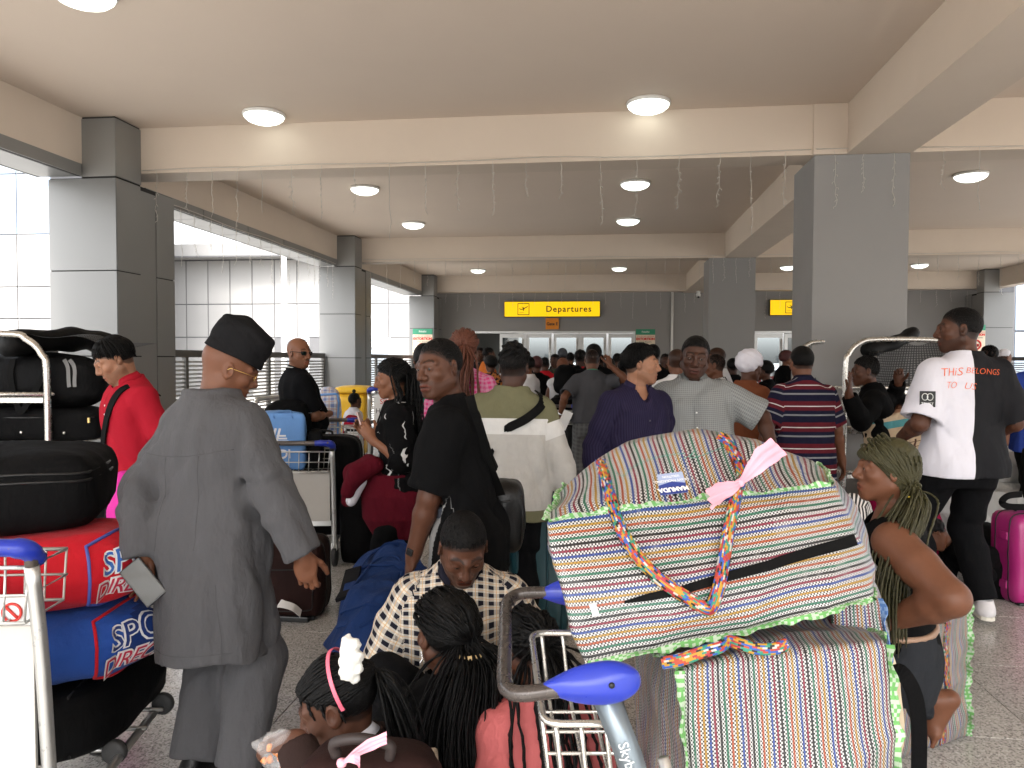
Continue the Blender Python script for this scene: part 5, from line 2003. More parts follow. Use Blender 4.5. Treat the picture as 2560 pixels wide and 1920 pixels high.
# cream cushion and strap beside it
creamc = fabric('cream cloth', (.66, .56, .40), wr=.4)
c8 = [V3(q) for q in [(1880, 1640, 1.75), (1962, 1640, 1.78), (1880, 1600, 2.0), (1950, 1600, 2.0), (1880, 1400, 1.72), (1925, 1400, 1.76), (1880, 1380, 2.0), (1925, 1380, 2.0)]]
hx = Hex(c8, 6, (.02, .02, .01), .006, 9, 3); eC = empty('cushion', A(c8[0]), 0, 'cream cloth bundle wedged between the near trolley and the sitting woman', 'bundle'); putin(hx.mesh('body', creamc, None, (8, 8, 20)), eC)
P = spline([vat(1905, 1440, 1.74), vat(1945, 1450, 1.72), vat(1975, 1500, 1.71), vat(1985, 1570, 1.72), vat(1985, 1680, 1.75)], 6)
mb = MB(); mb.ribbon(P, RT, .035, .004); tag(mb.build('strap', blackn2), 'broad black strap hanging down beside the cream bundle', 'strap')

# third woven bag that the woman with green braids sits on
c8 = [A(q) for q in [ground(2120, 2.75), ground(2425, 3.05), ground(2080, 3.2), ground(2320, 3.5)]]
z1 = A([0, 0, .40])
tops = [vat(1900, 1400, 2.72), vat(2090, 1300, 2.92), vat(1850, 1330, 3.2), vat(2000, 1250, 3.45)]
bagC = Hex(c8 + tops, 44, (.03, .035, .03), .008, 9, 7)
eD = empty('woven_bag', c8[0] * .5 + c8[3] * .5, 0, 'finely striped woven bag on the floor under the woman with green braids', 'bag', 'striped woven plastic bags')
putin(bagC.mesh('body', wovS, None, (36, 24, 30)), eD)
putin(trim(bagC, [(2, 1, -1), (1, 1, 1), (2, 1, 1)], None, .022, 12), eD)
P = bagC([(.52, -1, w) for w in np.linspace(-.95, .98, 24)], .004); putin(webbing('handle', P, bagC.ax[0], .03, webm, None, .004), eD)
P = bagC([(-.5, -1, w) for w in np.linspace(-.95, .98, 24)], .004); putin(webbing('handle', P, bagC.ax[0], .03, webm, None, .004), eD)

# ---- the near trolley that carries them (handle at the left, pointing to picture right)
def lat(x, D, z): return ground(1280, D) + _Rt * x + A([0, 0, z])
eT = empty('luggage_trolley', lat(0, 1.43, 0), 0, 'near luggage trolley with blue grips, loaded with striped woven bags', 'trolley', 'luggage trolleys')
brown = plain('worn brown handle', (.060, .050, .045), .28, .35, var=.35, scale=25)
def putT(o, p=eT):
    o.data.transform(Matrix.Translation(-eT.location)); o.parent = p; return o
mb = MB(); mb.tube(spline([lat(.13, 1.20, 1.022), lat(.06, 1.20, 1.012), lat(.015, 1.20, 1.006), lat(-.008, 1.215, 1.004), lat(-.016, 1.26, 1.004), lat(-.016, 1.43, 1.006), lat(-.016, 1.60, 1.01), lat(-.002, 1.65, 1.014), lat(.03, 1.66, 1.02), lat(.12, 1.66, 1.02)], 6), .0125, 12)
hb = putT(mb.build('handle', brown))
def grip(x0, D, z, s=1):
    c8 = [lat(x0, D - .012, z - .014), lat(x0 + .130, D - .022, z - .022), lat(x0, D + .012, z - .014), lat(x0 + .130, D + .022, z - .022), lat(x0, D - .012, z + .012), lat(x0 + .130, D - .022, z + .040), lat(x0, D + .012, z + .012), lat(x0 + .130, D + .022, z + .040)]
    hx = Hex(c8, 3.2, (.012, .006, .010), 0, 5, 0)
    o = putT(hx.mesh('grip', bluep, None, (18, 10, 10)), hb)
    mb = MB(); mb.lathe([(.0005, .003), (.004, .002), (.005, 0)], 10, hx([(.45, -1, .2)], .001)[0], np.stack([RT, UP, -FW], 1)); w = mb.build('screw', zipm); putT(w, hb)
grip(.052, 1.20, 1.018, 1); grip(.06, 1.66, 1.02)
for D_ in (1.215, 1.65):
    mb = MB(); mb.tube([lat(.140, D_, 1.0), lat(.180, D_, .90), lat(.235, D_, .72), lat(.30, D_, .3), lat(.32, D_, .14)], [.021, .021, .021, .02, .02], 4)
    putT(mb.build('post', plain('blue grey post', (.20, .24, .27), .35, .5)))
for s_, dz_ in (('Skyblue 8595 / 77', 0),):
    a, b = lat(.158, 1.193, .955), lat(.255, 1.190, .66)
    d = (b - a) / np.linalg.norm(b - a)
    M = frame(a + d * .105 - FW * .0005, d, np.cross(-FW, d))
    putT(text('lettering', s_, .023, M, plain('painted text', (.55, .58, .58), .6), None, ext=.0003))
mb = MB()
rim = [lat(.048, 1.27, .925), lat(.170, 1.27, .925), lat(.165, 1.60, .955), lat(.036, 1.60, .955)]
def rnd(q, r=.03, n=4):
    out = []
    m = len(q)
    for i in range(m):
        a, b, c = q[i - 1], q[i], q[(i + 1) % m]
        u = (a - b) / np.linalg.norm(a - b); v = (c - b) / np.linalg.norm(c - b)
        for k in range(n + 1):
            t_ = k / n
            out.append(b + u * r * (1 - t_) ** 2 + v * r * t_ ** 2)
    return out
mb.tube(rnd(rim), .0065, 8, closed=True)
fl = [p + A([0, 0, -.11]) + _Rt * .012 for p in rim]
mb.tube(rnd(fl), .0045, 6, closed=True)
for k in range(5):
    f = (k + .5) / 5
    a, b = rim[0] + (rim[3] - rim[0]) * f, rim[1] + (rim[2] - rim[1]) * f
    a2, b2 = fl[0] + (fl[3] - fl[0]) * f, fl[1] + (fl[2] - fl[1]) * f
    mb.tube(rnd([a, a2, b2, b], .02)[5:-0 or None][:15] if False else [a, a2, b2, b], .0042, 6)
for k in range(3):
    f = (k + .5) / 3
    a, b = rim[0] + (rim[1] - rim[0]) * f, rim[3] + (rim[2] - rim[3]) * f
    a2, b2 = fl[0] + (fl[1] - fl[0]) * f, fl[3] + (fl[2] - fl[3]) * f
    mb.tube(spline([a, a + (a2 - a) * .8, a2 + (b2 - a2) * .06, b2 + (a2 - b2) * .06, b + (b2 - b) * .8, b], 3), .0042, 6)
bk = putT(mb.build('basket', chrome)); bk['kind'] = 'stuff'
mb = MB()
for D_ in (1.22, 1.64): mb.tube([lat(.30, D_, .17), lat(1.15, D_, .15)], .018, 8)
for k in range(6): mb.tube([lat(.34 + .15 * k, 1.22, .165), lat(.34 + .15 * k, 1.64, .165)], .009, 6)
mb.tube([lat(.24, 1.25, .88), lat(.27, 1.235, .78), lat(.30, 1.23, .6)], .010, 8)
putT(mb.build('deck', steel))['kind'] = 'stuff'
for (x, D_) in ((.33, 1.22), (.33, 1.64), (1.1, 1.43)):
    mb = MB(); wheel_mesh(mb, lat(x, D_, .075), .075, .03, _Fw * A([1, 1, 0])); putT(mb.build('wheel', rubber))

# ================= left foreground: trolley with sports bags and suitcases
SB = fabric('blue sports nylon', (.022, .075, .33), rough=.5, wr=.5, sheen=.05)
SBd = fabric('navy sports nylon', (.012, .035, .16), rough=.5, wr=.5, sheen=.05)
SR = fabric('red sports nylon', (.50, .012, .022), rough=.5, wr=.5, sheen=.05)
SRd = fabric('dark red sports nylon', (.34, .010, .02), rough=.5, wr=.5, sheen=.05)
eL = trolley('luggage trolley at the left edge, loaded with red and blue sports bags', ground(-150, 2.02), 4, wid=.50, hz=1.03, basket=True, panel=True)
tx, ty, tz = axes(4)
for o in eL.children:
    pass
# no-sitting mark on the panel behind the basket
mb = MB(); c = A([.10, .045, .83]); mb.box((0.0, .056, .83), (.46, .008, .08)); mb.build('notice_plate', white_card, eL)
mb = MB(); mb.tube([(.17 + .024 * math.cos(q), .048, .83 + .024 * math.sin(q)) for q in np.linspace(0, 2 * PI, 20, endpoint=False)], .004, 5, closed=True); mb.tube([(.153, .048, .847), (.187, .048, .813)], .004, 5); mb.build('prohibition_mark', redp, eL)

def corner(px, py, D): return at(px, py, D)
def stackbag(label, name, cat, group, f0, f1, f2, z0, z1, m, p=5, bulge=(.05, .04, .02), seed=0, n=(20, 16, 12), noise=.006, m2=None):
    "f0, f1, f2: floor points of the front left, front right and back right corners"
    f3 = f0 + (f2 - f1)
    c8 = [A([*q[:2], z]) for z in (z0, z1) for q in (f0, f1, f3, f2)]
    hx = Hex(c8, p, bulge, noise, 8, seed)
    e = empty(name, (c8[0] + c8[3]) / 2, 0, label, cat, group)
    o = putin(hx.mesh('body', m, None, n), e)
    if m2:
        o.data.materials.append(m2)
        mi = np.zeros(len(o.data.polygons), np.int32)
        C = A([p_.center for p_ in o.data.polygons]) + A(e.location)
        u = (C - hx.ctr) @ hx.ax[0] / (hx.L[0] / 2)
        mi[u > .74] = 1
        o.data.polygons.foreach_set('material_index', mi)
    return hx, e
F0, F1, F2 = ground(-150, 2.10), ground(290, 2.26), ground(470, 2.72)
hx, e = stackbag('black wheeled suitcase at the bottom of the left trolley stack', 'suitcase', 'suitcase', 'black suitcases and holdalls', ground(-150, 2.38), ground(250, 2.52), ground(436, 3.05), .19, .425, blackn, 7, (.03, .03, .02), 3, noise=.008)
mb = MB(); mb.tube(hx([(.62, b, c) for b, c in [(-1, -.9), (-1, .9), (-.6, 1), (.6, 1)]], .003), .005, 5); putin(mb.build('seam', zipm), e)
for b in (-.75, .75):
    P = hx([(1, b, -.92)], .0)[0]; mb = MB(); wheel_mesh(mb, P + hx.ax[0] * .02 - A([0, 0, .035]), .042, .03, hx.ax[1]); putin(mb.build('wheel', rubber), e)
def sportsbag(label, z0, z1, m, m2, pipe, seed, l1, lo, dx=0):
    hx, e = stackbag(label, 'sports_bag', 'bag', 'sports holdalls with big lettering', ground(-170, 2.36), ground(318 + dx, 2.50), ground(482 + dx, 3.02), z0 - .006, z1 + .006, m, 3.0, (.045, .03, .012), seed, (30, 24, 18), .008, m2)
    mb = MB()
    C = [(.74, math.copysign(min(1, abs(math.cos(q)) * 1.42), math.cos(q)), math.copysign(min(1, abs(math.sin(q)) * 1.42), math.sin(q))) for q in np.linspace(0, 2 * PI, 56, endpoint=False)]
    mb.tube(hx(C, .002), .006, 6, closed=True); putin(mb.build('piping', pipe), e)
    def warp(dz, off):
        def f(x, y, z):
            ca = x / (hx.L[1] / 2) - .30; cb = (y + dz) / (hx.L[2] / 2)
            return hx([(1.0, ca, cb)], off + z)[0]
        return f
    white = plain('white print', (.74, .74, .74), .55, var=.02)
    for s_, dz, sz, mm in (('SPORTS', .044, .128, l1), ('DIRECT.COM', -.052, .094, lo)):
        for off, oo, m3 in ((.004, .0065, white), (.0065, 0.0, mm)):
            t_ = text('lettering', s_, sz, None, m3, None, ext=.0004, offset=oo, shear=.22, space=.98 if sz > .1 else .9, warp=warp(dz, off), maxedge=.03)
            t_.data.transform(Matrix.Translation(-e.location)); t_.parent = e
    return hx, e
bl = plain('blue print', (.03, .12, .42), .5); rd = plain('red print', (.48, .02, .06), .5); nv = plain('navy print', (.012, .035, .17), .5)
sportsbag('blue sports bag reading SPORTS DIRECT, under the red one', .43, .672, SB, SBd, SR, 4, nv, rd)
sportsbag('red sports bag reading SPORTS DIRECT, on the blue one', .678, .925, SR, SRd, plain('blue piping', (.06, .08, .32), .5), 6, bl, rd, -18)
hx, e = stackbag('large black soft suitcase lying on the red sports bag', 'suitcase', 'suitcase', 'black suitcases and holdalls', ground(-220, 2.42), ground(232, 2.58), ground(305, 3.1), .93, 1.195, blackn2, 6, (.03, .03, .02), 1, noise=.006)
mb = MB()
for zc in (.35, .55): mb.tube(hx([(-.9, -1, zc), (-.3, -1, zc), (.3, -1, zc + .02), (.9, -1, zc), (1, -.9, zc), (1, 0, zc), (1, .9, zc)], .003), .005, 5)
putin(mb.build('zip', zipm), e)

# ================= cage trolleys
def cage(label, o, face, wid=1.15, dep=.75, h=1.68, mats=True):
    e = empty('cage_trolley', o, YAW + R(face), label, 'trolley', 'tall tubular cage trolleys')
    w, d = wid / 2, dep
    for k, yy in enumerate((0, d)):
        mb = MB(); mb.tube(spline([(-w, yy, .2), (-w, yy, h - .3), (-w + .03, yy, h - .12), (-w + .12, yy, h - .03), (-w + .26, yy, h), (w - .26, yy, h), (w - .12, yy, h - .03), (w - .03, yy, h - .12), (w, yy, h - .3), (w, yy, .2)], 5), .021, 8)
        mb.build('hoop', chrome, e)
    for zz in (.62, .98, 1.30):
        mb = MB(); mb.tube([(-w, 0, zz), (w, 0, zz)], .015, 8); mb.box((0, -.0, zz - .035), (wid - .05, .006, .03)); mb.build('rail', chrome, e)
        for s_ in (-1, 1):
            mb = MB(); mb.tube([(s_ * w, 0, zz), (s_ * w, d, zz)], .013, 8); mb.build('rail', chrome, e)
    mb = MB(); mb.box((0, d / 2, .2), (wid, d, .04)); mb.build('deck', steel, e)
    for a in (-w, w):
        for b in (0.05, d - .05):
            mb = MB(); wheel_mesh(mb, (a * .9, b, .09), .09, .04); mb.build('wheel', rubber, e)
    return e
# black mesh cloth rolled on top
t = NT('black mesh netting')
v = t.coord('Object')
sx = t.n('SeparateXYZ'); t.L(v, sx.inputs[0])
ck = t.math('MULTIPLY', t.math('GREATER_THAN', t.math('FRACT', t.math('MULTIPLY', t.math('ADD', sx.outputs[0], sx.outputs[1]), 48)), .42), t.math('GREATER_THAN', t.math('FRACT', t.math('MULTIPLY', t.math('ADD', sx.outputs[2], t.math('MULTIPLY', sx.outputs[1], .3)), 48)), .42))
t.col((.012, .012, .013)).set(rough=.6, alpha=t.math('SUBTRACT', 1.0, t.math('MULTIPLY', ck, .8)))
netm = t.m
blackmat = plain('black rubber netting', (.003, .003, .003), .6, spec=.15, bump=.6, bscale=90)
cL = cage('tall cage trolley at the left stacked with black luggage', ground(-175, 4.55), 2, 1.42, .8, 1.66)
def roll(e, pts, r, name='rolled_netting', flap=None):
    mb = MB(); P = spline(pts, 6); n = len(P)
    mb.tube(P, [r * (1 + .12 * math.sin(i * .9)) for i in range(n)], 12); mb.build(name, blackmat, e)
    if flap:
        Vv, Ff = [], []
        n1, n2 = flap[0].shape[:2]
        Vv = flap[0].reshape(-1, 3)
        Ff = [(i * n2 + j, i * n2 + j + 1, (i + 1) * n2 + j + 1, (i + 1) * n2 + j) for i in range(n1 - 1) for j in range(n2 - 1)]
        mb = MB(); mb.add(Vv, Ff, True); mb.build('netting', netm, e)
def sheet(f, n1=16, n2=14): return A([[f(i / (n1 - 1), j / (n2 - 1)) for j in range(n2)] for i in range(n1)])
roll(cL, [(.44, .03, 1.60), (.60, .30, 1.63), (.66, .55, 1.64), (.70, .82, 1.60)], .075, flap=(sheet(lambda a, b: A([.36 + a * .62, .05 + b * .85, 1.70 - .10 * a * a + .02 * math.sin(a * 9 + b * 5) - .06 * (1 - a) ** 2])),))
def onCart(label, px0, px1, D, dep, z0, z1, m, p=7, seed=0, name='suitcase', cat='suitcase', **kw):
    return stackbag(label, name, cat, 'black suitcases and holdalls', ground(px0, D), ground(px1, D), ground(px1 + 6, D + dep), z0, z1, m, p, kw.get('bulge', (.03, .03, .02)), seed, noise=kw.get('noise', .006))
hx, e = onCart('black duffel with grey stripes, topmost on the left cage trolley', -160, 268, 4.63, .5, 1.215, 1.53, blackn, 4.5, 2, 'duffel_bag', 'bag', noise=.012)
mb = MB()
for u in (.62, .70): mb.ribbon(hx([(u, -1, q) for q in np.linspace(-.2, .98, 10)], .003), hx.ax[0], .022, .002)
putin(mb.build('stripe', plain('grey tape', (.16, .16, .16), .7)), e)
mb = MB(); mb.ribbon(spline(list(hx([(-.05, -1, .9), (-.08, -1, .2)], .012)) + [at(45, 1020, 4.55), at(60, 1022, 4.55)] + list(hx([(.3, -1, .2), (.35, -1, .9)], .012)), 5), RT, .035, .004); putin(mb.build('strap', blackw), e)
hx, e = onCart('black hard-cornered suitcase below the duffel on the left cage trolley', -160, 262, 4.62, .5, 1.015, 1.205, blackn2, 10, 3)
mb = MB(); mb.tube(hx([(-.95, -1, .55), (0, -1, .5), (.95, -1, .55)], .003), .005, 5); putin(mb.build('zip', zipm), e)
mb = MB(); mb.box(hx([(.86, -1, .35)], .008)[0], (.012, .01, .03)); putin(mb.build('padlock', brass), e)
mb = MB()
for u in (-.35, .05, .55): mb.lathe([(.0005, .006), (.008, .004), (.01, 0)], 10, hx([(u, -1, -.45)], .002)[0], np.stack([RT, UP, -FW], 1))
putin(mb.build('stud', chrome), e)
greyc = fabric('grey canvas', (.20, .195, .19), wr=.5)
hx, e = onCart('grey canvas suitcase with a brass padlock, low on the left cage trolley', -160, 215, 4.62, .5, .80, 1.005, greyc, 6, 5, noise=.010)
mb = MB(); mb.box(hx([(.13, -1, .62)], .012)[0], (.022, .012, .022)); putin(mb.build('padlock', brass), e)
mb = MB(); mb.tube(hx([(-.95, -1, .7), (0, -1, .68), (.9, -1, .7)], .003), .005, 5); putin(mb.build('zip', zipm), e)
hx, e = onCart('black suitcase at the bottom of the left cage trolley', -160, 290, 4.66, .5, .225, .79, blackn, 9, 7)

cR = cage('tall cage trolley at the right with black netting, by the broad column', ground(2250, 6.2), 8, 1.02, .8, 1.69)
roll(cR, [(-.32, .02, 1.60), (-.1, .1, 1.64), (.12, .2, 1.70), (.30, .3, 1.76)], .055, flap=(sheet(lambda a, b: A([-.02 + a * .60 - .1 * b, .30 + .1 * math.sin(a * 5) * b, 1.68 - b * .75 + .03 * math.sin(a * 8 + b * 3)])),))

# ================= middle trolley with the blue shopper
mtD = 5.45
eM = trolley('luggage trolley with a blue shopper bag, right of the man in grey', ground(722, mtD), 3, wid=.62, hz=.92, panel=True)
# the lower panel shows cream: a second plate
blueb = fabric('light blue shopper', (.14, .30, .62), rough=.5, wr=.25)
g = ground(722, mtD)
hxb, eb = stackbag('light blue shopper bag with white logo standing in the trolley basket', 'shopping_bag', 'bag', None, ground(640, mtD + .05), ground(767, mtD + .05), ground(767, mtD + .26), .71, 1.13, blueb, 10, (.01, .02, .01), 3, noise=.006)
mb = MB(); mb.ribbon(spline(list(hxb([(-.25, -1, .8)], .004)) + [at(690, 1032, mtD + .05), at(725, 1026, mtD + .06)] + list(hxb([(.5, -1, .8)], .004)), 6), FW, .03, .003); putin(mb.build('handle', blueb), eb)
whitel = plain('white logo print', (.72, .74, .78), .5, var=.02)
mb = MB()
def bar(a, b, w=.016):
    P = [hxb([(a[0] + (b[0] - a[0]) * q, -1, a[1] + (b[1] - a[1]) * q)], .003)[0] for q in np.linspace(0, 1, 5)]
    mb.ribbon(P, np.cross(P[-1] - P[0], FW), w, .001)
for k in range(3): bar((-.52 + .17 * k, -.05), (-.36 + .17 * k, .48))
for k in range(4): bar((-.16 + .02 * k, .22 - .10 * k), (.22 + .05 * k, .22 - .10 * k), .012)
putin(mb.build('logo', whitel), eb)
for s_, sz, cz in (('ALDI', .085, -.42), ('Shop', .03, -.66)):
    t_ = text('lettering', s_, sz, None, whitel, None, warp=lambda x, y, z, cz=cz: hxb([((x / (hxb.L[0] / 2)) - .1, -1, cz + y / (hxb.L[2] / 2))], .004 + z)[0], offset=.002)
    t_.data.transform(Matrix.Translation(-eb.location)); t_.parent = eb
hx, e = stackbag('black soft bag behind the blue shopper bag', 'holdall', 'bag', 'black suitcases and holdalls', ground(660, 5.78), ground(775, 5.78), ground(775, 6.05), .80, 1.19, blackn2, 4, (.03, .03, .03), 5, noise=.01)
hx, e = stackbag('black boxy bag in the trolley basket, right of the blue shopper', 'holdall', 'bag', 'black suitcases and holdalls', ground(772, 5.50), ground(808, 5.50), ground(808, 5.72), .72, 1.0, blackn, 8, (.01, .01, .01), 6)
x_, y_, z_ = axes(3)
suitcase('black suitcase standing on end on the trolley with the blue shopper', ground(800, 5.82, .19), 3, .62, .26, .74, blackn, wheels=((.98, -.5, -.85), (.98, .5, -.85)), group='black suitcases and holdalls', hub=True, seed=3)
suitcase('black suitcase lying low under the blue shopper trolley panel', ground(722, 5.95, .0) + A([0, 0, .0]), 3, .55, .2, .42, blackn2, group='black suitcases and holdalls', wheels=((.98, -1, -.9), (.98, -1, -.2)), hub=True, seed=8, handle=False)
# trolley behind it with a checked laundry bag
e2 = trolley('luggage trolley with a blue checked laundry bag, behind the blue shopper', ground(815, 6.75), 3, wid=.62, hz=.98, panel=False)
t = NT('blue checked plastic')
uv = t.coord('uv'); sx = t.n('SeparateXYZ'); t.L(uv, sx.inputs[0])
def chk(o_, p_, d_): return t.math('LESS_THAN', t.math('FRACT', t.math('DIVIDE', t.math('ADD', o_, 1.0), p_)), d_)
a_, b_ = sx.outputs[0], sx.outputs[1]
c_ = t.mix(t.math('MULTIPLY', t.math('ADD', chk(a_, .07, .4), chk(b_, .07, .4)), .45), (.62, .64, .68), (.10, .16, .42))
c_ = t.mix(t.math('MULTIPLY', t.math('MAXIMUM', chk(t.math('ADD', a_, .02), .07, .12), chk(t.math('ADD', b_, .02), .07, .12)), .6), c_, (.55, .25, .12))
t.col(c_).set(rough=.4); t.bump(t.noise(uv, 25, 3), .006, .5)
chkm = t.m
hx, e = stackbag('blue and white checked laundry bag on the rear trolley', 'laundry_bag', 'bag', None, ground(795, 6.78), ground(848, 6.78), ground(852, 7.2), .62, 1.24, chkm, 9, (.02, .02, .03), 7, noise=.012)
mb = MB(); mb.tube(hx.edge((2, 1, -1)), .012, 6); mb.tube(hx.edge((0, -1, 1)), .012, 6); putin(mb.build('piping', plain('light blue piping', (.16, .34, .70), .5)), e)
hx, e = stackbag('black suitcase under the checked laundry bag', 'suitcase', 'suitcase', 'black suitcases and holdalls', ground(795, 6.82), ground(862, 6.82), ground(862, 7.2), .18, .61, blackn, 8, (.02, .02, .02), 2)

# ================= things standing on the floor
brownn = fabric('dark brown nylon', (.022, .010, .009), rough=.55, wr=.35)
hx, e, put = suitcase('brown wheeled suitcase on the floor with a white tag', ground(728, 4.55), 2, .42, .30, .45, brownn, wheels=((-.75, -.9, -1), (.75, -.9, -1)), pocket=True, seed=4, bulge=(.015, .03, .02))
mb = MB(); P = spline(list(hx([(-.15, -1, -.55)], .004)) + [hx([(0, -1, -.38)], .045)[0], hx([(.25, -1, -.42)], .06)[0], hx([(.42, -1, -.62)], .05)[0]], 6); mb.ribbon(P, FW + UP * .5, .055, .0015); put(mb.build('tag', white_card))
mb = MB(); mb.box(hx([(0, -1, -.95)], .012)[0], (.30, .03, .035), None, .008); put(mb.build('foot_rail', blackp))
mb = MB(); mb.box(hx([(0.05, -1, -.95)], .03)[0], (.16, .008, .018)); put(mb.build('badge_strip', alum))
hx, e, put = suitcase('slim black wheeled suitcase beside the woman looking at her phone', ground(898, 5.8), 6, .24, .42, .60, blackn, wheels=((.5, -.9, -1), (-.5, .9, -1)), seed=6)
hx, e, put = suitcase('dark teal hard suitcase behind the man in the plaid shirt', ground(1345, 4.3), 0, .32, .50, .82, plain('teal shell', (.010, .045, .055), .35, var=.2), ribs=4, seed=3, wheels=((.6, -.8, -1),))
hx, e, put = suitcase('bright pink hard suitcase at the right edge', ground(2568, 4.85), 6, .36, .26, .56, plain('pink shell', (.36, .02, .155), .32, var=.08, scale=20), ribs=0, seed=3, wheels=((-.75, -.8, -1), (.75, -.8, -1)), bulge=(.01, .02, .01))
mb = MB(); mb.box(hx([(-.35, -1, 0)], .006)[0], (.03, .012, .52), np.stack(axes(6), 1), .006); mb.box(hx([(.35, -1, 0)], .006)[0], (.03, .012, .52), np.stack(axes(6), 1), .006); put(mb.build('ridge', plain('pink shell', (.36, .02, .155))))
for zc in (-.6, .5):
    mb = MB(); mb.box(hx([(-1, -.2, zc)], .004)[0], (.02, .06, .05), np.stack(axes(6), 1), .006); put(mb.build('hinge', plain('pink shell', (.36, .02, .155))))
mb = MB(); mb.box(hx([(.1, -1, .1)], .012)[0], (.03, .015, .05), np.stack(axes(6), 1), .004); put(mb.build('lock', alum))
hx, e = stackbag('black rucksack resting on the pink suitcase', 'rucksack', 'bag', 'black suitcases and holdalls', ground(2545, 4.82), ground(2700, 4.82), ground(2700, 5.1), .60, 1.02, blackn2, 5, (.03, .03, .03), 3, noise=.008)
mb = MB(); mb.ribbon(spline([at(2555, 1235, 4.75), at(2520, 1240, 4.72), at(2505, 1255, 4.72), at(2520, 1266, 4.72), at(2560, 1268, 4.74)], 5), UP, .04, .004); putin(mb.build('strap', blackw), e)

# brown suitcase in the near foreground with a pink ribbon
c8 = [vat(q[0], q[1], q[2]) for q in [(620, 2050, 1.42), (985, 2050, 1.44), (600, 2000, 1.68), (960, 2000, 1.70), (632, 1655, 1.45), (962, 1655, 1.47), (694, 1574, 1.66), (940, 1590, 1.68)]]
hx = Hex(c8, 7, (.015, .02, .012), .003, 6, 2)
eS = empty('suitcase', A(c8[0]) * .5 + A(c8[3]) * .5, 0, 'brown soft suitcase nearest the camera at the bottom edge', 'suitcase')
ob = putin(hx.mesh('shell', brownn, None, (26, 16, 20)), eS)
bvS = bvh(ob, eS.location)
mb = MB(); mb.tube(hx([(-1, 1, -.5), (-1, 1, 1), (-.9, 1, 1), (0, 1, 1), (.9, 1, 1), (1, 1, 1), (1, .4, 1), (1, -1, 1), (1, -1, -.5)], .001), .0075, 8); putin(mb.build('piping', plain('worn tan piping', (.30, .25, .19), .6, var=.3, scale=50)), eS)
mb = MB(); mb.tube(hx([(.15, -1, 1), (.15, 0, 1), (.15, 1, 1)], .002), .003, 6); putin(mb.build('seam', zipm), eS)
h0 = hx([(-.45, -.75, 1)], .01)[0]; h1 = hx([(.25, -.8, 1)], .01)[0]
mb = MB(); mb.tube(spline([h0, h0 + A([0, 0, .03]) - FW * .01, (h0 + h1) / 2 + A([0, 0, .045]) - FW * .02, h1 + A([0, 0, .03]) - FW * .01, h1], 6), .011, 8); putin(mb.build('handle', plain('brown grip', (.02, .012, .011), .6)), eS)
k = vat(738, 1648, 1.42)
ribbon_thing('pink ribbon tied to the handle of the nearest brown suitcase', [[k, vat(765, 1628, 1.42), vat(800, 1610, 1.43), vat(835, 1592, 1.44)], [k, vat(760, 1638, 1.40), vat(775, 1645, 1.40), vat(778, 1662, 1.40)]], 'pink ribbons', .022, A([0, 0, .4]))

# long navy duffel on the floor
navyd = fabric('navy duffel nylon', (.020, .048, .16), rough=.55, wr=1.2)
def fz(px, D, z): return ground(px, D) + A([0, 0, z])
c8 = [fz(770, 2.85, 0), fz(1040, 2.85, 0), fz(920, 4.15, .05), fz(1080, 4.15, .05), fz(775, 2.9, .40), fz(1010, 2.9, .42), fz(935, 4.1, .62), fz(1065, 4.1, .64)]
hx = Hex(c8, 3.4, (.04, .03, .06), .026, 7, 6)
eN = empty('duffel_bag', A(c8[0]) * .5 + A(c8[3]) * .5, 0, 'long crumpled navy duffel bag on the floor by the plaid shirt man', 'bag')
ob = putin(hx.mesh('body', navyd, None, (30, 54, 24)), eN)
for cc in (-.55, .1, .6):
    mb = MB(); mb.tube(hx([(u, cc, 1) for u in np.linspace(-.95, .95, 14)], .004), .006, 5); putin(mb.build('seam', navyd), eN)
mb = MB(); mb.tube(spline(list(hx([(-.2, -.8, 1)], .004)) + list(hx([(.55, -.5, 1), (.5, .3, 1), (-.3, .25, 1), (-.6, -.3, 1)], .006)), 6), .006, 5); putin(mb.build('pocket_seam', navyd), eN)
mb = MB(); mb.ribbon(spline(list(hx([(-.7, -.75, 1), (-.8, -.3, 1), (-.85, .1, 1), (-.6, .45, 1), (.3, .5, 1)], .014)), 6), UP * .3 + RT, .05, .005); putin(mb.build('strap', navyd), eN)
mb = MB(); mb.ribbon(hx([(-.83, -.35, 1), (-.86, -.2, 1), (-.88, -.05, 1), (-.86, .1, 1)], .024), UP * .3 + RT, .075, .016); putin(mb.build('shoulder_pad', fabric('black pad', (.012, .012, .013), wr=.3)), eN)
mb = MB(); mb.ribbon(spline([fz(815, 2.84, .36), fz(803, 2.82, .27), fz(797, 2.80, .16), fz(795, 2.79, .05)], 5), RT, .055, .002); tg_ = putin(mb.build('airline_tag', white_card), eN)
mb = MB()
for k in range(7): mb.box(fz(806.5 - .35 * k * 1.1, 2.815, .33 - .016 * k), (.034, .002, .005 if k % 2 else .009), np.stack([RT, FW, UP], 1))
putin(mb.build('barcode', blk), eN)

# bags carried at the hip / small heaps
hx, e = stackbag('black leather shoulder bag at the hip of the man in the black T-shirt', 'shoulder_bag', 'bag', None, ground(1222, 3.02), ground(1305, 3.05), ground(1310, 3.25), .74, 1.03, leather, 4.5, (.015, .02, .01), 4, noise=.008)
mb = MB(); mb.tube(hx([(-.8, -1, .55), (0, -1, .5), (.85, -1, .55)], .003), .004, 5); mb.tube(hx([(.95, -1, .7), (1, -1, 0), (.95, -1, -.8)], .002), .004, 5); putin(mb.build('zip', zipm), e)
P = spline([at(1172, 990, 2.90), at(1190, 1060, 2.86), at(1215, 1150, 2.90), at(1245, 1225, 2.98), at(1258, 1262, 3.02)], 6)
mb = MB(); mb.ribbon(P, RT, .042, .004); putin(mb.build('strap', blackw), e)

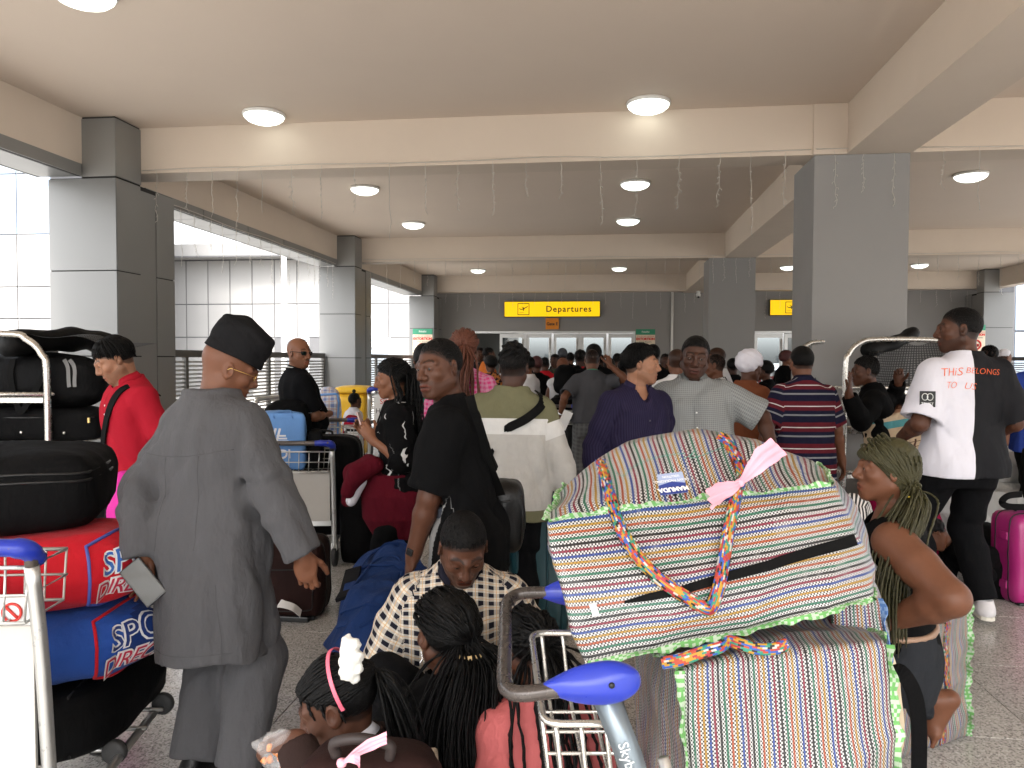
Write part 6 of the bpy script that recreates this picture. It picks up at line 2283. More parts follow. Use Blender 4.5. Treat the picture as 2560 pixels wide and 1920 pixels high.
tarp = fabric('grey plastic sheeting', (.42, .42, .41), rough=.35, wr=1.0)
hx, e = stackbag('heap of bales wrapped in crumpled grey plastic, behind the half white shirt', 'wrapped_bale', 'bale', 'plastic wrapped bales', ground(2150, 5.9), ground(2600, 5.9), ground(2600, 6.6), .0, .52, tarp, 5, (.05, .05, .06), 9, (30, 16, 14), .035)
hx, e = stackbag('smaller grey plastic bale lying higher at the right edge', 'wrapped_bale', 'bale', 'plastic wrapped bales', ground(2440, 6.2), ground(2680, 6.2), ground(2680, 6.8), .50, .72, tarp, 5, (.04, .04, .05), 5, (20, 12, 10), .03)
hx, e = stackbag('black holdall beside the sleeping child', 'holdall', 'bag', 'black suitcases and holdalls', ground(2395, 5.15), ground(2520, 5.15), ground(2520, 5.5), 0, .36, blackn2, 4, (.04, .03, .04), 3, noise=.012)
strp = fabric('black white striped cloth', (.03, .03, .03), vstripes((.6, .57, .55), .028, .55))
F_ = Fld(A([-.3, -.3, 0]), A([.3, .3, .5]), .012)
# yellow wheelie bin
bp = ground(886, 11.6)
e = empty('wheelie_bin', bp, YAW, 'yellow wheelie bin between the second clad column and the woman with a phone', 'bin')
yb = plain('yellow plastic', (.72, .42, .02), .4, var=.08, scale=4)
c8 = [A(q) for q in [(-.19, -.2, .06), (.19, -.2, .06), (-.19, .25, .06), (.19, .25, .06), (-.235, -.27, 1.0), (.235, -.27, 1.0), (-.235, .3, 1.0), (.235, .3, 1.0)]]
Hex(c8, 14, (.0, .0, 0), 0).mesh('tub', yb, e, (8, 8, 8))
c8 = [A(q) for q in [(-.27, -.31, 1.005), (.27, -.31, 1.005), (-.27, .34, 1.005), (.27, .34, 1.005), (-.25, -.28, 1.09), (.25, -.28, 1.09), (-.25, .3, 1.10), (.25, .3, 1.10)]]
Hex(c8, 8, (.0, .0, .02), 0).mesh('lid', yb, e, (10, 10, 4))
mb = MB(); wheel_mesh(mb, (-.2, .27, .1), .1, .05); wheel_mesh(mb, (.2, .27, .1), .1, .05); mb.build('wheels', rubber, e)
mb = MB(); mb.tube([(-.2, .36, 1.0), (.2, .36, 1.0)], .015, 6); mb.build('handle', yb, e)
# pile by the sweatshirt man, far
hx, e = stackbag('yellow cloth bundle on the floor beyond the man in the sweatshirt', 'cloth_bundle', 'bundle', None, ground(1300, 10.3), ground(1345, 10.3), ground(1345, 10.7), .27, .62, fabric('yellow cloth', (.70, .50, .02), wr=.8), 3.5, (.03, .03, .03), 2, (12, 10, 10), .02)
hx, e = stackbag('folded navy clothes under the yellow bundle on the floor', 'cloth_bundle', 'bundle', None, ground(1288, 10.2), ground(1352, 10.2), ground(1352, 10.7), .0, .27, fabric('navy cloth', (.02, .025, .05), wr=.8), 3.5, (.04, .03, .03), 3, (12, 10, 8), .02)
hx, e = stackbag('brown cloth bundle on the floor near the black suitcases', 'cloth_bundle', 'bundle', None, ground(1362, 9.6), ground(1420, 9.6), ground(1420, 9.9), .0, .16, fabric('brown cloth', (.20, .12, .08), wr=.8), 3, (.04, .03, .04), 6, (12, 8, 8), .025)
# trolley with a stack of black luggage left of the grey shirt man
e3 = trolley('trolley piled with black suitcases left of the man in the grey shirt', ground(1392, 8.9), -8, wid=.55, hz=.98, panel=False)
hx, e, put = suitcase('black ribbed hard suitcase standing on the trolley by the grey shirt man', ground(1398, 9.2, .18), -4, .40, .28, .56, blackp, ribs=6, seed=2, group='black suitcases and holdalls', handle=False)
hx, e = stackbag('black soft bag heaped on the ribbed suitcase', 'holdall', 'bag', 'black suitcases and holdalls', ground(1374, 9.2), ground(1432, 9.2), ground(1432, 9.6), .75, 1.08, blackn, 4, (.03, .03, .03), 4, noise=.015)
hx, e = stackbag('black rucksack on top of the pile by the grey shirt man', 'rucksack', 'bag', 'black suitcases and holdalls', ground(1384, 9.2), ground(1438, 9.2), ground(1438, 9.5), 1.085, 1.45, blackn2, 4, (.03, .03, .03), 7, noise=.012)
e4 = trolley('empty black-looking trolley beyond the man in the sweatshirt', ground(1345, 10.8), 4, wid=.55, hz=1.05, panel=False)
# trolley with printed sign plate by the phone woman, trolley at the right edge with an orange plate
e5 = trolley('trolley with a white printed plate behind the woman with a phone', ground(985, 8.2), 10, wid=.52, hz=1.20, panel=False)
mb = MB(); mb.box((0, -.02, .96), (.42, .01, .34)); pl = mb.build('plate', white_card, e5)
for k, (s_, m_) in enumerate((('SKYBLUE', redp), ('HANDLING', blk), ('SERVICES', bl))):
    text('lettering', s_, .075, Matrix.Translation((0, -.027, 1.06 - .1 * k)) @ Matrix.Rotation(PI / 2, 4, 'X'), m_, pl)
e6 = trolley('trolley at the far right edge with an orange sign plate and a baby in it', ground(2560, 6.9), 14, wid=.56, hz=1.08)
mb = MB(); mb.box((0, -.03, .92), (.52, .01, .13)); pl = mb.build('plate', plain('orange plate', (.55, .11, .04), .5), e6)
for k, s_ in enumerate(('MAX 3 PIECES OF LUGGAGE', 'PLEASE RETURN TROLLEY')):
    text('lettering', s_, .038, Matrix.Translation((0, -.037, .95 - .055 * k)) @ Matrix.Rotation(PI / 2, 4, 'X'), plain('plate print', (.7, .45, .35), .5), pl)
# red crates by the right doors
crm = plain('dark red crate', (.22, .02, .025), .5)
p0 = ground(1908, 15.5)
for k in range(4):
    e = empty('crate', p0 + A([.05 * (k % 2), 0, .30 * k]), YAW, ['lowest red plastic crate by the right doors', 'red plastic crate second from the floor by the right doors', 'red plastic crate third from the floor by the right doors', 'topmost red plastic crate by the right doors'][k], 'crate', 'red plastic crates')
    mb = MB(); mb.box2((-.3, -.2, 0), (.3, .2, .03)); 
    for a in range(7):
        x = -.285 + .095 * a; mb.box((x, -.19, .15), (.03, .015, .24)); mb.box((x, .19, .15), (.03, .015, .24))
    for a in range(5): mb.box((-.29, -.16 + .08 * a, .15), (.015, .03, .24)); mb.box((.29, -.16 + .08 * a, .15), (.015, .03, .24))
    mb.box2((-.3, -.2, .255), (.3, -.175, .29)); mb.box2((-.3, .175, .255), (.3, .2, .29)); mb.box2((-.3, -.174, .255), (-.275, .174, .29)); mb.box2((.275, -.174, .255), (.3, .174, .29))
    mb.build('shell', crm, e)
# near the young man in red
hx, e = stackbag('bright pink bag between the left trolley and the young man in red', 'holdall', 'bag', None, ground(272, 3.75), ground(372, 3.75), ground(380, 4.1), .45, .92, fabric('hot pink nylon', (.60, .03, .30), rough=.5), 4, (.03, .03, .03), 3, noise=.01)
# ================================================================ the people
GLS = plain('dark sunglass lens', (.010, .009, .009), .08)
def glasses(sk, m, rim, dark=False):
    mb = MB(); h = sk.hs
    for s_ in (1, -1):
        c = A([s_ * .031, .096, .006])
        if dark:
            V = [head2l(sk, c + A([s_ * a * .026, -abs(a) * .004 - (.010 if s_ * a * s_ > .5 else 0), b * .017])) for a, b in ((-.9, .8), (0, 1), (1, .9), (1.05, .2), (.7, -.9), (-.3, -1), (-.9, -.5))]
            V2 = [p - sk.H @ A([0, .003, 0]) for p in V]
            n = len(V)
            mb.add(V + V2, [list(range(n)), list(range(2 * n - 1, n - 1, -1))] + [(i, (i + 1) % n, n + (i + 1) % n, n + i) for i in range(n)])
        mb.tube([head2l(sk, c + A([.021 * math.cos(q), -.004 * abs(math.cos(q)), .015 * math.sin(q)])) for q in np.linspace(0, 2 * PI, 16, endpoint=False)], .0013 if not dark else .002, 5, closed=True)
        mb.tube([head2l(sk, A([s_ * .052, .090, .010])), head2l(sk, A([s_ * .074, .05, .012])), head2l(sk, A([s_ * .080, -.005, .010])), head2l(sk, A([s_ * .078, -.02, -.006]))], .0014 if not dark else .0025, 5)
    mb.tube([head2l(sk, A([-.010, .098, .010])), head2l(sk, A([.010, .098, .010]))], .0015, 5)
    return mb.build('glasses', m, sk.e)

def bodytext(sk, ob, body, size, cx, cz, m, back=True, shear=0.0, rotz=0.0, offset=0.0, space=1.0):
    "lettering laid on the front or back of a garment (local x, z)"
    bv = BVHTree.FromPolygons([v.co for v in ob.data.vertices], [p.vertices[:] for p in ob.data.polygons])
    c_, s_ = math.cos(rotz), math.sin(rotz)
    sg = -1 if back else 1
    def warp(x, y, z):
        x, y = c_ * x - s_ * y, s_ * x + c_ * y
        lx = cx + (x if back else -x); lz = cz + y
        h = bv.ray_cast(Vector((lx, sg * 1.0, lz)), Vector((0, -sg, 0)))
        if h[0] is None: return (lx, sg * .1, lz)
        return (h[0].x, h[0].y + sg * (.003 + z), h[0].z)
    return text('print', body, size, None, m, ob, ext=.0004, shear=shear, offset=offset, space=space, warp=warp, maxedge=.02)

def buttons(sk, ob, zs, m, x=0.0):
    bv = BVHTree.FromPolygons([v.co for v in ob.data.vertices], [p.vertices[:] for p in ob.data.polygons])
    mb = MB()
    for z in zs:
        o = sk.pel + sk.T @ A([x, 1.0, z])
        h = bv.ray_cast(Vector(o), Vector(sk.T @ A([0, -1.0, 0])))
        if h[0] is None: continue
        mb.lathe([(.0005, .003), (.0055, .002), (.0055, -.002)], 8, A(h[0]), np.stack([sk.T[:, 0], sk.T[:, 2], sk.T[:, 1]], 1))
    b = mb.build('buttons', m, ob); b['kind'] = 'stuff'
    z0, z1 = min(zs) - .06, max(zs) + .07
    mb = MB(); pts = []
    for z in np.linspace(z0, z1, 14):
        h = bv.ray_cast(Vector(sk.pel + sk.T @ A([x + .014, 1.0, z])), Vector(sk.T @ A([0, -1.0, 0])))
        if h[0] is not None: pts.append(A(h[0]))
    if len(pts) > 3:
        mb.tube(pts, .0016, 4); mb.build('placket', ob.data.materials[0], ob)

def cuffs(sk, m, rad, frac=.93, sides=(1, -1), name='cuff', w=.03):
    for sd in sides:
        E, Wr = sk.el[sd], sk.wr[sd]
        d = (Wr - E) / np.linalg.norm(Wr - E)
        c = E + (Wr - E) * frac
        M = np.stack([np.cross(d, (.1, .9, .2)) / np.linalg.norm(np.cross(d, (.1, .9, .2))), np.cross(d, np.cross(d, (.1, .9, .2))) / np.linalg.norm(np.cross(d, (.1, .9, .2))), d], 1)
        mb = MB(); mb.lathe([(rad * .9, -w), (rad, -w), (rad * 1.02, 0), (rad, w), (rad * .9, w)], 18, c, M); mb.build(name, m, sk.e)

def band(sk, m, sd, J0, J1, frac, rad, w, name, face=None, fm=None):
    a, b = J0[sd], J1[sd]; d = (b - a) / np.linalg.norm(b - a); c = a + (b - a) * frac
    u = np.cross(d, (0, 1.0, .1)); u /= np.linalg.norm(u); v = np.cross(d, u)
    M = np.stack([u, v, d], 1)
    mb = MB(); mb.lathe([(rad * .8, -w), (rad, -w), (rad, w), (rad * .8, w)], 16, c, M); o = mb.build(name, m, sk.e)
    if face is not None:
        f = A(face) - d * (A(face) @ d); f /= np.linalg.norm(f)
        M2 = np.stack([d, np.cross(f, d), f], 1)
        mb = MB(); mb.box(c + f * (rad + .003), (.030, .030, .010), M2, .006); mb.build('watch_face', fm, o)

def hangbraids(sk, n, gather, hang, r, m, seed, th0=-2.0, th1=2.0, ph0=-.35, ph1=1.3, spread=.05, name='braids', front=True, kink=.0006, scal=.006, per=6, hangjit=.05, mid=True):
    "braids that lie back over the head to a gathering point, then hang along given points (head/figure space)"
    rng = np.random.RandomState(seed)
    G = A(gather)
    paths = []
    for i in range(n):
        th = th0 + (th1 - th0) * ((i + .5) / n) + rng.uniform(-.06, .06)
        ph = rng.uniform(ph0, ph1) if not front else np.interp(abs(th), [0, .6, 1.2, 1.8, 2.4], [.55, .45, .2, -.1, -.35]) + (rng.uniform(0, .75) if i % 2 else rng.uniform(0, .08))
        p0 = scalp(th, ph, scal)
        pts = [head2l(sk, p0)]
        if G is not None and mid:
            C = A([0, -.014, .030])
            for t_ in (.3, .6, .85):
                q = p0 * (1 - t_) + G * t_ - C
                e_ = A([.0745, .0965, .088]) + scal + .002 + .006 * rng.rand()
                q = q / np.linalg.norm(q / e_) + C
                pts.append(head2l(sk, q))
            g = G + rng.randn(3) * .010
            pts.append(head2l(sk, g))
        off = rng.randn(3) * A([spread, spread * .7, .02])
        for k, h in enumerate(hang):
            f = (k + 1) / len(hang)
            pts.append(A(h) + off * min(1, .4 + f) + rng.randn(3) * hangjit * .12)
        pts[-1] = pts[-1] + A([0, 0, rng.uniform(-.04, .07)])
        paths.append(pts)
    return braids(sk, paths, r, m, name, seed=seed, per=per, kink=kink)

auburn = plain('auburn braids', (.105, .030, .014), .65, var=.35, scale=40, bump=.6, bscale=300)
olivebr = plain('olive green braids', (.034, .030, .0065), .55, var=.45, scale=40, bump=.7, bscale=350)
hairbr = plain('black braids', (.0026, .0024, .0024), .5, var=.4, scale=50, bump=.6, bscale=300, spec=.16)
gold = metal('gold', (.80, .55, .18), .25, .05)
silver = metal('silver', (.75, .75, .75), .2, .05)
black_c = fabric('black cotton', (0.0030, 0.0030, 0.0033), wr=.45)
blackj = fabric('black denim', (0.0047, 0.0047, 0.0055), wr=.55)
darkc = fabric('charcoal cloth', (0.0083, 0.0083, 0.0094), wr=.4)
whitec = fabric('white cotton', (.66, .65, .70), wr=.35, var=.03)

def strands(s, n, seed, thick=.012, front=.06, crown=(.0, -.03), r=.0036, drop=.012, part=0.0):
    "straight hair combed from the crown to the hairline"
    rg = np.random.RandomState(seed); paths = []
    for k in range(n):
        th = -PI + 2 * PI * k / n + rg.uniform(-.08, .08)
        e0 = A([.0745, .0965, .088]) + thick + rg.uniform(-.002, .003)
        pe = np.interp(abs(th), [0, .7, 1.3, 1.9, PI], [.36, .34, .12, -.2, -.55]) + rg.uniform(-.07, .07)
        P0 = scalp(th, 1.35, thick); P1 = scalp(th + rg.uniform(-.1, .1), pe, thick * .5)
        C = A([0, -.014, .03]); pts = []
        for t_ in (0, .3, .6, .85, 1):
            q_ = (P0 * (1 - t_) + P1 * t_ - C) / e0; q_ = q_ / np.linalg.norm(q_) * e0 * (1 - .35 * thick / .09 * t_ ** 3) + C; pts.append(head2l(s, q_))
        pts.append(pts[-1] + s.H @ A([rg.uniform(-.004, .004), .003 if abs(th) < 1 else 0, -drop * rg.rand()]))
        paths.append(pts)
    braids(s, paths, r, HAIR, 'hair_strands', 4, False, seed, 5)

# ---------------- man in the grey kaftan and black cap
kaf = fabric('grey kaftan cloth', (.078, .077, .082), rough=.55, wr=.85, var=.05, sheen=.05)
s = person('man in grey kaftan and black cap, seen from behind holding a phone', 540, 2.71, face=-26, H=1.615, skinc='brown', res=0, hands='rl', bald=True,
           lean=(6, -5, 0), head=(-40, 24, 8), rapx=(772, 1420, 2.58), lapx=(362, 1392, 2.60), ra=(.1, .1, -.4, .7, -.8, 0), la=(.1, .1, -.4, .9, -.6, 0), belly=.05, fat=1.04, sw=.160,
           rh=dict(d=(.12, .1, -1), curl=.75, n=(-.5, .85, 0), thumb=.5), lh=dict(d=(-.35, .1, -.9), curl=.4, n=(.3, -.75, -.2), thumb=.6))
kf = top(s, kaf, 'kaftan', 1.94, .030, -.405, 1.0, 0.021, 3, (.071, .060, .050), .070, ext=[(-.43, .195, .165, .0), (-.3, .196, .165, .0)], fz=5, fx=31)
trousers(s, kaf, infl=.014, fold=.016, r=(.094, .078, .070), seed=8, fz=7)
collar(s, kaf, .066, .026, 12, -.004, .3)
cuffs(s, kaf, .054, .86, w=.035)
sm_d = plain('dark stitching', (.05, .05, .053), .9)
seam(s, kf, [[(-.19, .36), (-.1, .345), (0, .34), (.1, .345), (.19, .36)], [(-.085, .34), (-.08, .2), (-.075, 0)], [(.085, .34), (.08, .2), (.075, 0)], [(-.21, -.365), (0, -.37), (.21, -.365)], [(.155, -.12), (.16, -.3), (.16, -.4)]], m=sm_d)
band(s, silver, 1, s.el, s.wr, .86, .008, .003, 'cufflink')
shoes(s, leather)
# the cap
h = .0048
F = Fld(s.hc - .2, s.hc + A([.2, .2, .28]), h)
q = xf(F.grid(), s.hc, s.H @ rot(R(-6), R(-4), 0)); q = [c / s.hs for c in q]
rad = np.sqrt((q[0] / (.0865 + .05 * np.clip(q[2] - .06, 0, .05) - .1 * np.clip(q[2] - .12, 0, 1))) ** 2 + ((q[1] + .010) / (.1075 + .03 * np.clip(q[2] - .06, 0, .05) - .1 * np.clip(q[2] - .12, 0, 1))) ** 2)
zt = .172 + .012 * np.sin(q[0] * 42 + 1) + .010 * np.sin(q[1] * 30 + 2) + .020 * np.exp(-((q[0] + .02) / .02) ** 2 - ((q[1] + .04) / .05) ** 2)
d = np.maximum(-smin(-((rad - 1) * .085 + .007 * folds(q[0] * 1.5, q[1] * 1.5, q[2], 4, 40, 45)), -(q[2] - zt), .022), np.maximum(q[2] - zt, (.046 - .10 * np.clip(-q[1], 0, .1) - q[2])))
d = np.maximum(d, -ell((0, -.014, .030), (.0765, .0985, .090))[0](*q))
F.d = (d * s.hs).astype(np.float32)
F.mesh('cap', fabric('black cap cloth', (.010, .010, .011), wr=.4, rough=.9), s.e)
glasses(s, gold, True)
pp = l2w(s, s.wr[-1])
ctr = at(358, 1455, 2.53)
e = empty('phone', ctr, 0, 'grey smartphone held by the man in the grey kaftan', 'phone')
d1 = at(395, 1505, 2.49) - at(322, 1415, 2.53); d1 /= np.linalg.norm(d1)
nn = A(-FW + .25 * UP + .2 * RT); d2 = np.cross(nn, d1); d2 /= np.linalg.norm(d2); nn = np.cross(d1, d2)
Mp = np.stack([d1, d2, nn], 1)
mb = MB(); mb.box((0, 0, 0), (.160, .078, .009), Mp, .004); ph_ = mb.build('case', plain('phone case', (.035, .035, .036), .4), e)
mb = MB(); mb.box(Mp @ A([0, 0, .0052]), (.150, .070, .001), Mp); mb.build('screen', plain('dark phone screen', (.10, .105, .105), .25), e)

# ---------------- young man in the red polo
redc = fabric('red polo pique', (.34, .011, .024), wr=.5)
s = person('young man in red polo shirt with a black strap across, looking down', 350, 4.25, face=140, H=1.645, skinc='olive', res=0, hands='', head=(-16, 30, 0), lean=(6, 0, 0), hl=(.066, .030, -.058), beard=.35, nose=.8, lips=.8, la=(.12, .05, -.5), ra=(.1, .15, -.48))
sh = top(s, redc, 'polo_shirt', .8, .018, -.16, 1.02, .011, 4, neckz=.512, neck=.078); collar(s, redc, .064, .046, 12, -.004, 1.0); buttons(s, sh, [.38, .43], white_card)
trousers(s, blackj, seed=5)
short_hair(s, thick=.008, rough=.001, front=.070, temple=.036)
strands(s, 210, 3, .013, drop=.022)
strap_on(s, sh, [(-150, .46), (-60, .52), (-25, .40), (15, .22), (55, .06), (85, -.06)], .045, blackw)
hx, e = stackbag('small black crossbody bag at the hip of the young man in red', 'crossbody_bag', 'bag', 'black suitcases and holdalls', ground(252, 4.12), ground(292, 4.12), ground(292, 4.25), .86, 1.02, blackn, 6, (.01, .01, .01), 3)

# ---------------- bald man in sunglasses
polo = fabric('black polo', (0.0044, 0.0044, 0.0052), wr=.35)
s = person('bald man with dark sunglasses and white trimmed black polo, arms folded', 752, 6.1, face=-58, H=1.68, bald=True, skinc='warm', res=1, head=(-62, 6, 0), lean=(-2, 0, 0), belly=.06, fat=1.04, beard=.3, nose=1.1,
           ra=(-.13, .26, -.27, .8, -.6, -.5), la=(-.13, .22, -.22, .8, -.6, -.5), hands='')
top(s, polo, 'polo_shirt', .86, .020, -.17, 1.02, .010, 6, neckz=.512, neck=.078); collar(s, polo, .066, .046, 12, -.004, .7)
mb = MB(); Mt = s.T @ rot(R(-12), 0, 0); mb.tube([s.nb + s.T @ A([0, .006, .034]) + Mt @ A([.076 * math.cos(a), .079 * math.sin(a), 0]) for a in np.linspace(PI * .62, PI * 2.38, 26)], .005, 5); mb.build('collar_trim', white_card, s.e)
for sd in (1, -1): band(s, white_card, sd, s.sh, s.el, .845, .076, .006, 'sleeve_trim')
trousers(s, blackj); glasses(s, GLS, True, True)

# ---------------- woman with braids looking at her phone
def paint(t, x, y, base):
    w = t.noise(t.coord('Object'), 7, 2)
    st = t.math('LESS_THAN', t.math('ABSOLUTE', t.math('SUBTRACT', t.math('FRACT', t.math('ADD', t.math('MULTIPLY', x, 9), t.math('MULTIPLY', w, 2.2))), .5)), .085)
    return t.mix(t.math('MULTIPLY', st, t.math('GREATER_THAN', w, .50)), base, (.50, .50, .50))
btop = fabric('black printed top', (0.0033, 0.0033, 0.0036), paint, wr=.4)
s = person('woman with long black braids looking at her phone, maroon hoodie round her waist', 1000, 4.45, face=97, H=1.51, skinc='warm', res=0, sex='f', head=(4, 10, 0), lean=(2, 0, 0), nose=1.1,
           lapx=(930, 1098, 4.30), rapx=(920, 1086, 4.50), la=(.1, .2, -.2, .35, -.5, -.9), ra=(.1, .2, -.2, .35, -.5, -.9), lh=dict(d=(.25, .55, .75), n=(.8, .2, .35), curl=.7), rh=dict(d=(-.2, .6, .7), n=(-.8, .2, .2), curl=.7))
top(s, btop, 'top', 1.15, .020, -.10, 1.0, .012, 7, (.074, .072, .068)); trousers(s, black_c, r=(.095, .066, .050))
short_hair(s, thick=.008, front=.058, temple=.036, m=hairbr)
hangbraids(s, 70, (0, -.085, .075), [head2l(s, (0, -.135, .0)), head2l(s, (.0, -.125, -.10)), s.nb + s.T @ A([0, -.10, -.10]), s.nb + s.T @ A([0, -.12, -.24])], .0068, hairbr, 3, spread=.045, th0=-2.3, th1=2.3)
hangbraids(s, 14, (-.05, -.02, .09), [head2l(s, (-.088, -.02, .03)), head2l(s, (-.094, -.03, -.05)), head2l(s, (-.100, -.03, -.13)), s.nb + s.T @ A([-.11, .02, -.10])], .0062, hairbr, 5, spread=.022, name='side_braids', th0=-.2, th1=1.6)
skirt(s, fabric('maroon fleece', (.085, .006, .013), wr=.7, rough=.95), [(-.36, .14, .16, .0), (-.22, .215, .225, .02), (-.06, .235, .240, .02), (.08, .205, .20, .02)], 'tied_hoodie', .17, .026, 9, 20)
mar = fabric('maroon fleece', (.085, .006, .013))
F = Fld(s.pel + A([-.3, .05, -.4]), s.pel + A([.3, .5, .3]), .012)
for k, (a, b, c) in enumerate((((-.10, .20, 0.15), (-.06, .30, 0.07), (-.02, .34, -0.11)), ((-.16, .16, 0.14), (-.18, .27, 0.09), (-.15, .33, -0.03)))):
    F.add(cone(s.pel + A(a), s.pel + A(b), .055, .060), .02); F.add(cone(s.pel + A(b), s.pel + A(c), .060, .045), .03)
F.d += (.010 * folds(*F.grid(), 5, 40, 20)).astype(np.float32)
F.mesh('hoodie_sleeves', mar, s.e)
F = Fld(s.pel + A([-.35, .05, -.4]), s.pel + A([.2, .5, .1]), .012)
F.add(cone(s.pel + A([-.13, .26, .03]), s.pel + A([-.11, .31, -.10]), .048, .034), .02)
F.d += (.008 * folds(*F.grid(), 8, 60, 20)).astype(np.float32)
F.mesh('hoodie_lining', whitec, s.e)
shoes(s, blackp)
c = at(905, 1062, 4.36)
Mp = np.stack([A([0.25, .1, 1.0]) / np.linalg.norm([.25, .1, 1]), -FW * .35 - RT * .6, np.zeros(3)], 1)
d1 = UP * .95 - RT * .3; d1 /= np.linalg.norm(d1); d2 = FW - d1 * (FW @ d1); d2 /= np.linalg.norm(d2); Mp = np.stack([d2, d1, np.cross(d2, d1)], 1)
mb = MB(); mb.box((0, 0, 0), (.075, .155, .009), Mp, .004); e = mb.build('phone', plain('pink phone case', (.55, .38, .36), .4)); e.location = c
tag(e, 'pale pink phone held up by the woman with braids', 'phone')
mb = MB(); mb.box(Mp @ A([0, 0, -.0052]), (.068, .145, .001), Mp); mb.build('screen', blackp, e)

# ---------------- man in the black T-shirt
def greyprint(t, x, y, base):
    m_ = t.math('MULTIPLY', t.math('LESS_THAN', t.math('ABSOLUTE', x), .085), t.math('MULTIPLY', t.math('GREATER_THAN', y, -.14), t.math('LESS_THAN', t.math('ADD', y, t.math('MULTIPLY', x, .8)), .16)))
    return t.mix(m_, base, (.20, .20, .20))
tee = fabric('black T-shirt jersey', (0.0033, 0.0033, 0.0036), greyprint, wr=.35)
s = person('man in plain black T-shirt with a red watch, glancing to the left', 1165, 2.98, face=84, H=1.60, skinc='dark', res=0, hands='l', head=(56, 6, 4), lean=(9, 0, 0), fat=.94, nose=1.25, lips=1.15, jaw=1.05, beard=.3,
           lapx=(1034, 1385, 2.86), la=(.1, .1, -.5, .9, -.5, 0), lh=dict(curl=.5, n=(.4, -.8, 0)), armfat=1.12, gaze=(14, 0))
top(s, tee, 'tshirt', .86, .017, -.19, 1.0, .012, 5, (.076, .06, .05)); neckband(s, tee, .073, .006)
trousers(s, fabric('grey jeans', (.06, .065, .08), wr=.5)); shoes(s, blackp)
short_hair(s, thick=.003, rough=.0008, front=.082, temple=.052, freq=420)
band(s, plain('red watch strap', (.70, .03, .06), .5), -1, s.el, s.wr, .93, .034, .013, 'watch', (-1, .3, .2), blackp)

# ---------------- woman with auburn braids, pink gingham
ging = fabric('pink gingham', (.62, .26, .38), check((.50, .12, .26), (.60, .05, .20), .030), wr=.35)
s = person('woman with long auburn braids and pink gingham top, seen from behind', 1158, 4.95, face=-8, H=1.70, skinc='dark', res=1, sex='f', hands='', head=(10, 5, 0))
top(s, ging, 'blouse', 1.3, .022, -.12, 1.02, .012, 5); trousers(s, blackj)
short_hair(s, thick=.010, m=auburn, nape=-.09)
hangbraids(s, 90, (0, -.105, .03), [head2l(s, (0, -.125, -.07)), s.nb + s.T @ A([0, -.135, -.02]), s.nb + s.T @ A([0, -.15, -.2]), s.nb + s.T @ A([0, -.15, -.42])], .0065, auburn, 4, spread=.06, th0=-2.4, th1=2.4, scal=.012)
mb = MB(); mb.tube([head2l(s, (.035 * math.cos(a), -.12 + .02 * math.sin(a), -.03 + .004 * math.cos(a))) for a in np.linspace(0, 2 * PI, 16, endpoint=False)], .009, 6, closed=True); mb.build('hair_tie', auburn, s.e)

# ---------------- man in the olive, white and grey sweatshirt
def colourblock(t, x, y, base):
    yy = t.math('ADD', y, t.math('MULTIPLY', t.math('ABSOLUTE', x), -.03))
    c = t.ramp(t.math('ADD', yy, .35), [(0, (.145, .140, .085)), (.225, (.44, .425, .40)), (.645, (.62, .615, .60)), (.735, (.150, .145, .085))])
    return t.mix(1.0, c, t.mix(t.noise(t.coord('Object'), 30, 4), (.88, .88, .88), (1.04, 1.04, 1.04)), 'MULTIPLY')
swt = fabric('colour block sweatshirt', (.4, .4, .38), colourblock, wr=.6, rough=.95)
s = person('man in olive, white and grey sweatshirt with a black strap over his back', 1268, 4.02, face=-6, H=1.585, skinc='deep', res=0, hands='', head=(-4, 6, 0), lean=(5, 2, 0), ra=(.20, .02, -.50), la=(.12, .05, -.5), fat=1.08)
sw_ = top(s, swt, 'sweatshirt', 1.97, .030, -.17, 1.05, .014, 6, (.080, .066, .048)); neckband(s, fabric('olive rib', (.145, .14, .085)), .074, .007)
trousers(s, blackj); shoes(s, blackp)
short_hair(s, thick=.002, rough=.0006, front=.07, nape=-.045, freq=420)
short_hair(s, thick=.010, rough=.009, front=.070, temple=.070, nape=.045, freq=130, topx=.020, name='hair_top')
strap_on(s, sw_, [(95, .52), (125, .46), (155, .38), (180, .31), (-155, .24), (-125, .14), (-95, .02)], .05, blackw)

# ---------------- seated man in the plaid shirt
plaid = fabric('black and cream plaid', (.62, .57, .48), check((.16, .15, .16), (.012, .012, .02), .038, .5, (.55, .33, .16)), wr=.5)
s = person('man in black and cream plaid shirt sitting low with head bowed', 1150, 2.85, face=184, H=1.70, skinc='dark', res=0, hands='', hipz=.24, lean=(14, 0, 0), head=(8, 36, 0), nose=1.2, beard=.4,
           rl=(.22, .46, .085, .3, .3, 1), ll=(.22, .46, .085, .3, .3, 1), ra=(.05, .22, -.40, .7, -.8, -.2), la=(.05, .22, -.40, .7, -.8, -.2))
sh = top(s, plaid, 'shirt', 1.9, .024, -.14, 1.04, .014, 8, (.078, .066, .054), neckz=.512, neck=.078); collar(s, plaid, .066, .046, 12, -.004, 1.1)
trousers(s, blackj, fold=.01); short_hair(s, thick=.004, rough=.0008, front=.084, temple=.052, freq=420); shoes(s, blackp)

